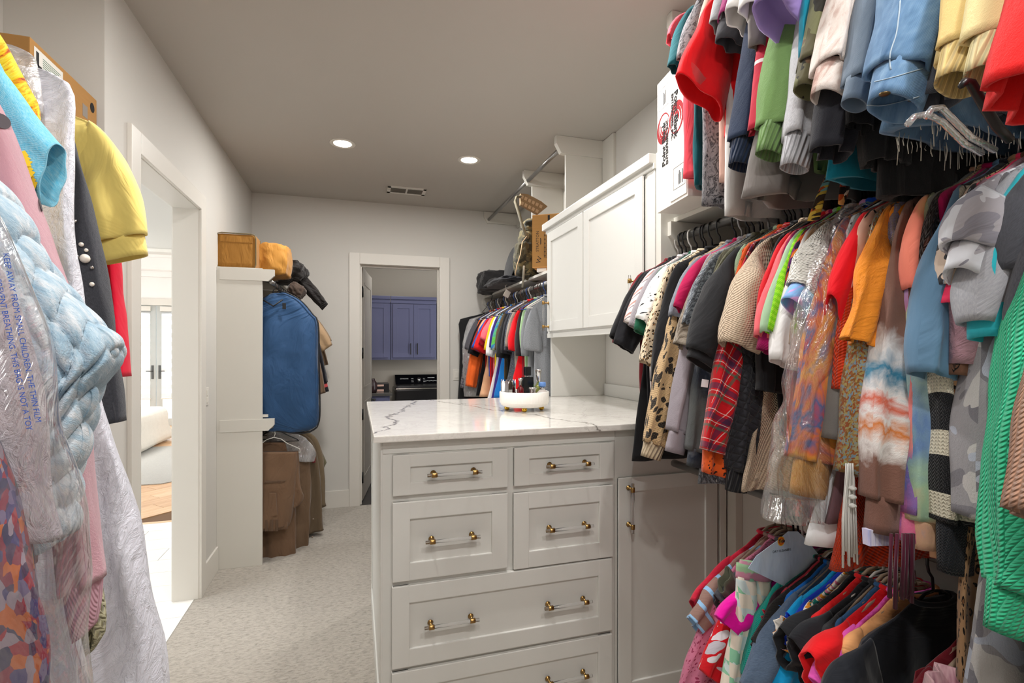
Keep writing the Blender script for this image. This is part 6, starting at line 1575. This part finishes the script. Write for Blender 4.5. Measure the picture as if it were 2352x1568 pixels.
r = unif('uniform_shirt', 'shirt', 'brown uniform shirt hanging to the carpet in front of khaki ones', fab('uniform mid', 'plain', ('#705a46',), bump='denim', wr=.8), 4.36, [(640, 995), (680, 1012), (706, 1040), (714, 1100), (712, 1200), (708, 1262)], [(625, 995), (620, 1012), (610, 1040), (610, 1100), (610, 1200), (610, 1266)], [.02, .04, .055, .06, .06, .055], fold=(.016, 3, 0), m=28)
piece(r, RC2, 'film', film('crinkled film', dens=.18, gloss=.5, cr=60), 4.34, [(640, 985), (690, 1000), (722, 1030), (722, 1060)], [(615, 985), (612, 1000), (612, 1030), (612, 1050)], [.03, .06, .07, .07], wr=(.014, 14), m=16)
r = unif('uniform_shirt', 'shirt', 'olive brown uniform shirt with red shoulder badge in low row', P('#675744', 'denim'), 4.55, [(650, 985), (705, 1000), (728, 1040), (738, 1120), (742, 1200), (744, 1215)], [(630, 985), (625, 1000), (622, 1040), (622, 1120), (622, 1200), (622, 1240)], [.02, .04, .055, .06, .06, .055], fold=(.014, 3, 1), m=28)
b_ = Eat(RC2, 722, 1050, 4.55)
MB().box(b_[0] - .012, b_[0] + .014, -.07, -.06, b_[1] - .03, b_[1] + .02, .003).build('badge', simple('badge_red', '#7d2430', .7), r)
for q in ((727, 1185), (725, 1225)):
    a = Eat(RC2, q[0], q[1], 4.55); MB().lathe([(.0, .003), (.007, .002), (.0075, 0)], M=Matrix.Translation((a[0] - .02, -.074, a[1])) @ Matrix.Rotation(PI / 2, 4, 'X'), n=12).build('button', simple('brown_button', '#8d7a68', .4), r)
r = unif('uniform_shirt', 'shirt', 'khaki uniform shirt with open cuff in the low row', P('#75654f', 'denim'), 4.78, [(655, 985), (715, 995), (738, 1030), (745, 1080), (748, 1150), (750, 1160)], [(640, 985), (640, 1000), (640, 1040), (640, 1080), (640, 1150), (640, 1190)], [.02, .04, .05, .055, .05, .05], fold=(.012, 3, 2), m=24)
r = unif('uniform_shirt', 'shirt', 'green khaki uniform shirt with short sleeve at end of low row', P('#6f6a52', 'denim'), 5.0, [(660, 985), (716, 1000), (735, 1030), (750, 1060), (746, 1070), (730, 1110)], [(645, 985), (645, 1000), (645, 1040), (645, 1080), (645, 1100), (645, 1120)], [.02, .04, .05, .055, .05, .05], fold=(.012, 3, 2), m=24)
# --- alcove on the left, nearest the camera first
def alc(name, cat, label, mat, Y, E=None, **kw): return hg(RLF, name, cat, label, mat, None, E, Y=Y, **kw)
hiw = .22
alc('tee', 'shirt', 'yellow knit top with short folded-edge sleeve beside doorway', fab('yellow knit', 'plain', ('#f1d97c',), bump='jersey', sheen=.3), 1.70, (279, 597), hem=(225, 700), w=.235, sw=.108, sb=.046, cuff=.055, hi=1.6, bow=.035, T=.03, hang='black', wrk=.009)
alc('blouse', 'shirt', 'cherry red blouse behind the yellow knit top', P('#cf0a30', 'satin'), 1.86, (274, 866), kind='long', sw=.04, sb=.03, w=.20, hi=1.1, bow=0)
pearl, Yp = alc('cardigan', 'sweater', 'charcoal wool cardigan with pearls scattered on the shoulder', H('#3a3b40', '#4f5056', 'fuzz'), 1.50, (255, 972), kind='long', sw=.050, sb=.035, w=.235, hi=1.4, bow=.035, hang='black')
PEARL = simple('pearl', '#e9dfd2', .18, 0, .6, coat=.5); BEAD = simple('silver_bead', '#b8b3ac', .15, .9)
for (px, py, r_, mm) in ((137, 451, 5, BEAD), (159, 493, 6, PEARL), (173, 509, 5, BEAD), (147, 537, 5, BEAD), (187, 562, 6, PEARL), (200, 575, 5, PEARL), (176, 590, 5, BEAD), (196, 595, 12, PEARL), (213, 615, 5, BEAD), (214, 653, 6, PEARL)):
    h_ = on_cloth(pearl, px, py); rr = r_ * .00092
    if h_ is None: continue
    m = MB().lathe([(.0, -rr)] + [(rr * math.cos(a), rr * math.sin(a)) for a in [-PI / 3, -PI / 6, 0, PI / 6, PI / 3]] + [(.0, rr)], n=14)
    m.build('pearl', mm, pearl).location = h_[0] + h_[1] * rr * .6
YW = 1.33
wd_ = rootat(RLF, YW, 'dress', 'long white gown in translucent garment cover flaring to the floor', 'dress', 'white')
GOWN = fab('white gown', 'plain', ('#dddde8',), bump='crumple', rough=.35, wr=.8, spec=.5)
piece(wd_, RLF, 'skirt', GOWN, YW, [(92, 160), (168, 204), (170, 330), (172, 500), (205, 760), (262, 1000), (330, 1250), (362, 1420), (378, 1580), (384, 1900)], [(-60, 160), (-110, 240), (-110, 330), (-100, 500), (-95, 760), (-95, 1000), (-95, 1250), (-95, 1420), (-95, 1580), (-95, 1900)], [.02, .04, .05, .05, .06, .08, .10, .12, .13, .14], 60, 60, (.03, 3.2, .5), (.018, 5))
YN = 1.26
pb3 = rootat(RLF, YN, 'plastic_bag', 'crinkled clear plastic bag top by the boot box', 'bag', None)
piece(pb3, RLF, 'film', film('crinkled film', dens=.18, gloss=.5, cr=60), YN, [(30, 105), (78, 130), (84, 170), (100, 260)], [(-40, 105), (-80, 140), (-80, 200), (-80, 260)], [.01, .03, .04, .045], 34, 20, (.01, 3, 0), (.014, 12))
YS = 1.20
sb_ = rootat(RLF, YS, 'blouse', 'yellow and orange sunflower blouse edge behind sky blue shirt', 'shirt', 'black')
piece(sb_, RLF, 'body', fab('sunflower', 'marble', ('#3a1f12', '#d9661a', '#f2c81e', '#f4dc4a', '#e8a41a', '#f0d23a'), .55), YS, [(-20, 50), (10, 95), (45, 160), (72, 215), (84, 245), (84, 300), (70, 400), (60, 600)], [(-150, 60), (-160, 95), (-200, 160), (-240, 215), (-260, 245), (-260, 300), (-260, 400), (-260, 600)], [.01, .02, .025, .028, .03, .03, .03, .03], 40, 24, (.008, 2, 0), (.006, 6))
YT = 1.08
cy = rootat(RLF, YT, 'shirt', 'sky blue shirt with yellow sunflower print, short sleeve', 'shirt', 'black')
CYN = fab('sky blue linen', 'heather', ('#4fb4d8', '#9fd4e4'), bump='denim')
piece(cy, RLF, 'body', CYN, YT, [(-60, 60), (-20, 110), (20, 190), (50, 270), (75, 350), (60, 480), (40, 700)], [(-230, 60), (-300, 110), (-340, 190), (-350, 270), (-350, 350), (-350, 480), (-350, 700)], [.01, .02, .03, .03, .03, .03, .03], 40, 26, (.008, 2, 0), (.006, 6))
piece(cy, RLF, 'sleeve', CYN, YT, [(10, 165), (55, 225), (100, 285), (142, 337)], [(-20, 330), (20, 380), (60, 425), (108, 474)], [.025, .034, .036, .036], 40, 24, (.004, 2, 0), (.008, 8), v0=-.005)
YEL = simple('sunflower_yellow', '#f0cf2e', .8)
m = MB(); rr = random.Random(2)
for k in range(9):
    h_ = on_cloth(cy, 62 + 2.2 * k, 352 + 8 * k, .0006)
    if h_ is None: continue
    M = Matrix.Translation(h_[0]) @ h_[1].to_track_quat('Z', 'Y').to_matrix().to_4x4() @ Matrix.Rotation(R(20 * (k % 3) - 150), 4, 'Z')
    l = .022 + .012 * rr.random()
    m.add([M @ Vector(q) for q in ((0, -.005, 0), (l, 0, .001), (0, .005, 0))], [(0, 1, 2)])
o = m.build('sunflower_print', YEL, cy); o['kind'] = 'stuff'
YPK = .98
PNK = fab('dusty pink wool', 'plain', ('#c894a0',), bump='fuzz', sheen=.4)
pk = rootat(RLF, YPK, 'cardigan', 'dusty pink wool cardigan with black spots and ribbed long cuff', 'sweater', 'black')
piece(pk, RLF, 'body', PNK, YPK, [(-140, 130), (-60, 200), (10, 300), (60, 430), (80, 560), (70, 900), (70, 1300)], [(-400, 130), (-460, 200), (-480, 300), (-480, 430), (-480, 560), (-480, 900), (-480, 1300)], [.01, .02, .03, .035, .035, .035, .035], 40, 30, (.012, 2, 0), (.008, 5))
piece(pk, RLF, 'sleeve', PNK, YPK, [(-30, 190), (25, 300), (75, 440), (118, 560), (153, 670), (178, 850), (205, 1050), (232, 1325)], [(-60, 560), (-20, 620), (20, 680), (50, 740), (75, 800), (100, 950), (125, 1100), (150, 1350)], [.03, .04, .045, .048, .048, .046, .042, .040], 44, 44, (.010, 1.5, 0), (.010, 6))
piece(pk, RLF, 'cuff', fab('pink rib', 'plain', ('#c490a0',), bump='rib'), YPK, [(229, 1318), (222, 1390), (212, 1440)], [(154, 1345), (168, 1420), (178, 1462)], [.036, .034, .030], 36, 8, (0, 1, 0), (.002, 20))
MAU = simple('spot_grey', '#4a4348', .95)
for k, (px, py, w_, hh) in enumerate(((3, 278, 16, 26), (92, 470, 10, 26), (106, 486, 8, 18), (142, 665, 8, 24))):
    h_ = on_cloth(pk, px, py, .0008)
    if h_ is None: continue
    m = MB(); disc(m, Matrix.Translation(h_[0]) @ h_[1].to_track_quat('Z', 'Y').to_matrix().to_4x4() @ Matrix.Rotation(R(40), 4, 'Z'), hh * .0007, w_ * .0007, 20, h=.0)
    m.build('printed_spot', MAU, pk)
YG = 1.03
gk = rootat(RLF, YG, 'cardigan', 'yellow-green woven cardigan, ribbed cuff beside the pink cuff', 'sweater', 'black')
piece(gk, RLF, 'sleeve', fab('yellow green rib', 'melange', ('#a8a27a', '#c9c4a2', '#8a8460'), .3, bump='bigknit'), YG, [(-20, 300), (100, 700), (190, 1100), (235, 1350), (236, 1440), (224, 1478), (212, 1492)], [(-120, 500), (20, 800), (110, 1100), (160, 1350), (180, 1440), (196, 1490), (206, 1498)], [.03, .035, .035, .03, .025, .02, .015], 30, 30)
YK = .86
kn = rootat(RLF, YK, 'jumper', 'pale blue and white chunky cable knit jumper with bent sleeve', 'sweater', 'black')
def cable(u, s, side_):
    """plaited cables: pairs of slanting lobes running along the sleeve"""
    p = .052; q = .036
    k = math.floor(u / p + .5); f = u / p + .5 - k - .5
    sl = 1 if f >= 0 else -1
    x = s / q + sl * (abs(f) - .25) * 1.5 + (.5 if sl > 0 else 0)
    y = x - math.floor(x) - .5
    a = max(0.0, 1 - (2 * y) ** 2) ** .5
    b = max(0.0, 1 - ((abs(f) - .25) / .27) ** 2) ** .5
    return .024 * a * b - .007
def mat_cable():
    t = NT('cable_knit_blue'); uv = t.uv()
    n1 = t.noise(t.scale(uv, (60, 34, 1)), 1.0, 4, .7).outputs[0]; n2 = t.noise(uv, 9, 3, .6).outputs[0]; n3 = t.noise(t.scale(uv, (420, 260, 1)), 1.0, 3, .7).outputs[0]
    c = t.ramp(t.math('ADD', t.math('MULTIPLY', n1, .6), t.math('MULTIPLY', n2, .4)), [(.36, hx('#86a9c2')), (.47, hx('#a9c3d4')), (.58, hx('#d3dbe2')), (.7, hx('#e6e6ea'))])
    return t.bsdf(Base__Color=c, Roughness=.95, Specular__IOR__Level=.1, Sheen__Weight=.4, Normal=t.bump(n3, .7, .004))
CBL = mat_cable()
piece(kn, RLF, 'body', CBL, YK, [(-260, 200), (-160, 300), (-60, 430), (-20, 600), (-20, 900), (-20, 1300), (-20, 1700)], [(-600, 200), (-640, 300), (-660, 430), (-660, 600), (-660, 900), (-660, 1300), (-660, 1700)], [.02, .04, .05, .05, .05, .05, .05], 60, 60, (.012, 2, 0), (.01, 5), disp=cable)
piece(kn, RLF, 'sleeve', CBL, YK, [(-90, 330), (10, 450), (95, 590), (185, 700), (262, 775), (268, 812), (226, 868), (196, 960), (170, 1060), (160, 1140), (152, 1235)], [(-200, 700), (-130, 760), (-70, 820), (-20, 880), (10, 930), (25, 980), (40, 1030), (50, 1090), (60, 1140), (65, 1190), (70, 1260)], [.04, .055, .06, .062, .06, .058, .056, .054, .05, .048, .045], 170, 230, (.004, 1.5, 0), (.008, 5), disp=cable)
# floral dress in a printed plastic bag, nearest
YD = .70
fd = rootat(RLF, YD, 'dress', 'purple, red and orange flowered dress inside the printed plastic bag', 'dress', 'wood')
FLO = fab('flowered chiffon', 'floral', ('#2a2450', '#941230', '#b85a1a', '#3a2f6a', '#6a5a80', '#7d1a3a', '#8f7f8f', '#40204a'), 2.6)
piece(fd, RLF, 'body', FLO, YD, [(-300, 400), (-160, 560), (-70, 800), (-10, 1000), (55, 1180), (95, 1320), (120, 1450), (130, 1700)], [(-600, 400), (-700, 560), (-760, 800), (-760, 1000), (-760, 1180), (-760, 1320), (-760, 1450), (-760, 1700)], [.01, .02, .03, .04, .045, .05, .05, .05], 60, 50, (.016, 3, 0), (.012, 6))
GAUZE = fab('pale grey lining', 'plain', ('#bdb4bd',), bump='crumple')
piece(fd, RLF, 'lining', GAUZE, YD, [(-250, 420), (-60, 560), (10, 700), (50, 850), (75, 1000), (100, 1150), (120, 1250)], [(-500, 420), (-560, 560), (-600, 700), (-600, 850), (-600, 1000), (-600, 1150), (-600, 1250)], [.01, .02, .025, .028, .03, .03, .03], 50, 40, (.012, 3, 1), (.012, 6), v0=.03)
YB_ = .685
pbn = rootat(RLF, YB_, 'plastic_bag', 'clear plastic bag with blue printed warning over flowered dress', 'bag', None)
piece(pbn, RLF, 'film', film('printed film', dens=.035, gloss=.16, cr=9), YB_, [(-60, 400), (15, 540), (62, 680), (100, 820), (126, 950), (146, 1080), (172, 1230), (196, 1400), (214, 1620), (220, 1900)], [(-500, 400), (-700, 540), (-760, 680), (-800, 820), (-800, 950), (-800, 1080), (-800, 1230), (-800, 1400), (-800, 1620), (-800, 1900)], [.02, .045, .06, .066, .07, .07, .07, .07, .07, .07], 60, 60, (.010, 4, 0), (.016, 9))
PBL = simple('blue_print', '#2d55b0', .5)
for k, (txt, p0, p1) in enumerate((('KEEP AWAY FROM SMALL CHILDREN. THE THIN FILM', (8, 560), (92, 990)), ('TO PREVENT BREATHING. THIS BAG IS NOT A TOY', (-16, 590), (72, 1010)))):
    yy = YB_ - .080
    a, b = at_plane(*p0, Y=yy), at_plane(*p1, Y=yy)
    d = (b - a); ln = d.length; d.normalize()
    up_ = Vector((-d.z, 0, d.x)); 
    if up_.x < 0: up_ = -up_
    nrm_ = d.cross(up_)
    o = bpy.context
    M = Matrix(((d.x, up_.x, nrm_.x, (a.x + b.x) / 2), (d.y, up_.y, nrm_.y, yy), (d.z, up_.z, nrm_.z, (a.z + b.z) / 2), (0, 0, 0, 1)))
    text_part('lettering', txt, ln / (len(txt) * .60), PBL, pbn, Matrix.Translation(-pbn.location) @ M, .0001)

# ------------------------------------------------------------------ bags and things on the shelves
def blob(name, m, parent, c, s, seed=0, amp=.06, fr=2.2, sub=4, e=.5, rot=None, flat=None):
    """soft superellipsoid bag shape"""
    bm = bmesh.new(); bmesh.ops.create_cube(bm, size=2.0)
    bmesh.ops.subdivide_edges(bm, edges=bm.edges, cuts=2 ** sub - 1 if sub < 4 else 13, use_grid_fill=True)
    for v in bm.verts:
        n_ = v.co.normalized(); k = max(abs(v.co.x), abs(v.co.y), abs(v.co.z))
        q = (v.co * (1 - e) + n_ * e * 1.25) 
        w_ = mnoise.noise(v.co * fr + Vector((seed, 0, 0))) * amp + mnoise.noise(v.co * fr * 2.7 + Vector((0, seed, 0))) * amp * .5
        q = q * (1 + w_)
        v.co = Vector((q.x * s[0], q.y * s[1], q.z * s[2]))
        if flat is not None: v.co.z = max(v.co.z, flat)
    R_ = rot if rot is not None else Matrix.Identity(4)
    bm.transform(Matrix.Translation(c) @ R_)
    for f in bm.faces: f.smooth = True
    me = bpy.data.meshes.new(name)
    uvl = bm.loops.layers.uv.new('UVMap')
    for f in bm.faces:
        for l in f.loops: l[uvl].uv = (l.vert.co.x + l.vert.co.y, l.vert.co.z)
    bm.to_mesh(me); bm.free()
    return link(name, me, m, parent)
TAN = fab('tan nylon', 'plain', ('#9c6c2c',), bump='satin', rough=.65, wr=.9); TAN2 = fab('light tan nylon', 'plain', ('#b98238',), bump='satin', rough=.6, wr=1.0); TEDGE = simple('tan_piping', '#6d5f42', .7)
b1_ = empty('pack_bag', (-.83, 4.18, 2.153), 'tan boxy equipment bag with flat front on the tall white panel', 'bag')
m = MB().box(-.128, .128, -.11, .11, .0, .25, .035); m.build('bag_body', TAN, b1_)
m = MB()
for yy in (-.111, .109):
    lp = [(.128 * cx, yy, .125 + .125 * cz) for cx, cz in ((-1, -.75), (-.93, -.95), (-.75, -1), (.75, -1), (.93, -.95), (1, -.75), (1, .75), (.93, .95), (.75, 1), (-.75, 1), (-.93, .95), (-1, .75))]
    m.tube(lp, .0045, 6, closed=True)
m.build('piping', TEDGE, b1_)
MB().box(-.105, .105, -.1135, -.105, .185, .232, .003).build('top_flap', TAN, b1_)
b2_ = empty('pack_bag', (-.62, 4.36, 2.154), 'lighter tan bag slumped over the shelf edge behind boxy bag', 'bag')
blob('bag_body', TAN2, b2_, (0, 0, .10), (.115, .16, .125), 3, .09, 1.8, e=.45)
m = MB().tube([(-.095, -.14, .185), (-.09, -.172, .14), (-.088, -.168, .06), (-.09, -.15, -.01)], .005, 6); m.build('zip', simple('zip_brown', '#8d5a3c', .6), b2_)
m = MB().box(-.094, -.086, -.172, -.166, -.045, -.005, .002).lathe([(.004, -.003), (.007, 0), (.004, .003)], c=(-.09, -.169, -.05), n=10); m.build('zip_pull', BLACKP, b2_)
m = MB().tube([(.0, .05, .20), (.012, .05, .25), (.04, .06, .255), (.06, .07, .20)], .010, 8, flat=.35); m.build('loop_handle', simple('tan_web', '#c2ad80', .8), b2_)
m = MB().tube([(.06, .10, .18), (.085, .11, .20), (.11, .12, .17), (.115, .12, .11)], .010, 8, flat=.35); m.build('side_strap', simple('dark_web', '#4d3a24', .8), b2_)
bj = empty('jacket', (-.50, 4.68, 2.153), 'black jacket slung over shelf with one sleeve drooping', 'jacket')
BJM = fab('black shell', 'plain', ('#201c1b',), bump='satin', rough=.55, wr=1.0)
blob('body', BJM, bj, (-.10, .0, .065), (.17, .22, .085), 7, .16, 2.0, e=.55, flat=-.2)
loft(MB(), [(-.06, .10), (.05, .085), (.13, -.01), (.20, -.10), (.24, -.16)], [(-.06, -.02), (.0, -.03), (.07, -.09), (.14, -.17), (.19, -.22)], [.05, .055, .05, .042, .03], 1, 24, 22, (.01, 2, 0), (.014, 9), 77).build('sleeve', BJM, bj, fix=False)
loft(MB(), [(.237, -.155), (.262, -.19)], [(.187, -.215), (.214, -.245)], [.028, .024], 1, 18, 4, (0, 1, 0), (.001, 9), 78).build('cuff', fab('black rib cuff', 'plain', ('#1a1716',), bump='bigrib'), bj, fix=False)
pl_ = empty('pouch', (-.47, 4.45, 2.02), 'dark brown pouch hanging under the tan bag by shelf edge', 'pouch')
blob('pouch_body', fab('brown nylon', 'plain', ('#4d4038',), bump='satin', wr=1.0), pl_, (.0, .05, .03), (.06, .10, .05), 11, .12, 2.0, rot=Matrix.Rotation(R(35), 4, 'Y'))

# camouflage backpack
bp = empty('backpack', (1.37, 3.86, 2.142), 'olive camouflage backpack with tan webbing belt on far shelf', 'backpack')
CAMB = fab('olive camo nylon', 'camo', ('#45402e', '#2b2a20', '#5d573e', '#6d6144'), 1.2, bump='satin', rough=.75, wr=.9)
WEB = simple('tan_webbing', '#b89a78', .8); COY = fab('coyote nylon', 'plain', ('#8f7454',), bump='satin', rough=.7)
blob('bag_body', CAMB, bp, (.02, .0, .19), (.135, .09, .19), 5, .10, 1.8, e=.5)
blob('front_pocket', CAMB, bp, (-.09, -.04, .14), (.075, .07, .13), 9, .12, 2.0, e=.5)
blob('top_lid', CAMB, bp, (.06, -.02, .39), (.15, .085, .05), 13, .12, 2.0, e=.5, rot=Matrix.Rotation(R(12), 4, 'Y'))
q = [at_plane(*p, Y=3.72) for p in ((1196, 444), (1213, 446), (1243, 462), (1258, 474), (1236, 492), (1196, 470))]
m = MB().prism([(a.x, a.z) for a in q], 'y', 3.72, 3.75); ch(m, 'hip_belt', COY, bp)
for r_ in range(2):
    for k in range(6):
        a = at_plane(1199 + k * 8.6 + r_ * 0, 452 + k * 4.4 + r_ * 15 - (0), Y=3.719)
        if r_ and k > 4: continue
        M = Matrix.Translation(a) @ Matrix.Rotation(R(22), 4, 'Y')
        ch(MB().box(-.0115, .0115, -.003, .003, -.013, .013, .001, M=M), 'webbing', WEB, bp)
st_ = [at_plane(*p, Y=3.71) for p in ((1196, 452), (1186, 452), (1183, 462), (1192, 490), (1200, 520), (1212, 548))]
ch(MB().tube(st_, .024, 10, flat=.35), 'strap', fab('olive strap', 'plain', ('#6b6350',), bump='satin'), bp)
for k, pts_ in enumerate((((1212, 540), (1200, 555), (1195, 585), (1187, 610), (1183, 632)), ((1204, 610), (1202, 640), (1200, 660)))):
    s2 = [at_plane(*p, Y=3.70) for p in pts_]
    ch(MB().tube(s2, .009, 8, flat=.3), 'side_strap', WEB if k == 0 else simple('grey_web', '#8a8578', .8), bp)
hat = empty('hat', (1.24, 4.22, 2.142), 'black round hat standing on its brim against backpack', 'hat')
MHt = Matrix.Translation((.05, .02, .165)) @ Matrix.Rotation(R(-78), 4, 'Y')
FELT = fab('black felt', 'plain', ('#232325',), bump='fuzz')
MB().lathe([(.0, .004), (.158, .004), (.165, .0), (.158, -.004), (.0, -.004)], n=44, M=MHt).build('brim', FELT, hat)
MB().lathe([(.10, .0), (.095, .06), (.08, .10), (.04, .115), (.0, .118)], n=32, M=MHt @ Matrix.Rotation(PI, 4, 'X')).build('crown', FELT, hat)
cp = empty('cap', (1.30, 4.78, 2.142), 'black baseball cap with dark brim beside the round hat', 'cap')
CAPM = fab('black cap cloth', 'plain', ('#2b2a2b',), bump='jersey')
MB().lathe([(.098, 0), (.10, .03), (.09, .075), (.06, .11), (.02, .125), (.0, .126)], n=30).build('crown', CAPM, cp)
bm_pts = [(.09 * math.cos(a), .09 * math.sin(a)) for a in [R(180 + d) for d in range(-60, 61, 15)]] + [(.17 * math.cos(a) , .155 * math.sin(a)) for a in [R(180 + d) for d in range(50, -51, -20)]]
MB().prism(bm_pts, 'z', .006, .012).build('brim', simple('cap_brim', '#1c1b1c', .5), cp)
MB().lathe([(.0, .007), (.007, .005), (.009, 0)], c=(0, 0, .125), n=10).build('button', CAPM, cp)
bb2 = empty('shoulder_bag', (1.34, 5.02, 2.142), 'black shoulder bag with long strap dangling by far wall', 'bag')
blob('bag_body', fab('black bag nylon', 'plain', ('#1e1d1e',), bump='satin', wr=.9), bb2, (.02, .0, .11), (.16, .17, .11), 21, .12, 2.0)
s2 = [at_plane(*p, Y=4.98) for p in ((1150, 652), (1134, 668), (1128, 690), (1118, 704), (1107, 718))]
ch(MB().tube(s2, .010, 8, flat=.3), 'strap', BLACKP, bb2)
s2 = [at_plane(*p, Y=4.80) for p in ((1160, 640), (1163, 668), (1156, 690), (1150, 704))]
ch(MB().tube(s2, .008, 8, flat=.3), 'loose_strap', BLACKP, bb2)
gv = empty('folded_garments', (1.30, 3.9, 2.142), 'flat folded black garment hanging off far shelf edge', 'garment')
blob('fold', fab('black fold', 'plain', ('#26262a',), bump='satin'), gv, (.0, .55, .03), (.12, .35, .028), 31, .1, 2.0)
cl_ = empty('clip', (RX - .08, 4.28, 2.06), 'pale plastic clip hanging from the far shelf', 'clip')
m = MB().box(-.02, .03, -.012, .012, -.03, .03, .004, M=Matrix.Rotation(R(30), 4, 'Y')); m.tube([(.0, 0, .03), (-.01, 0, .07), (.01, 0, .08)], .004, 6); m.build('clip_body', simple('pale_plastic', '#c9bdb2', .5), cl_)
m = MB().box(1.36, 1.6, 3.38, 3.56, 2.141, 2.20, .004); o = m.build('small_box', KRAFT); tag(o, 'flat kraft box under the tall brown carton', 'box')
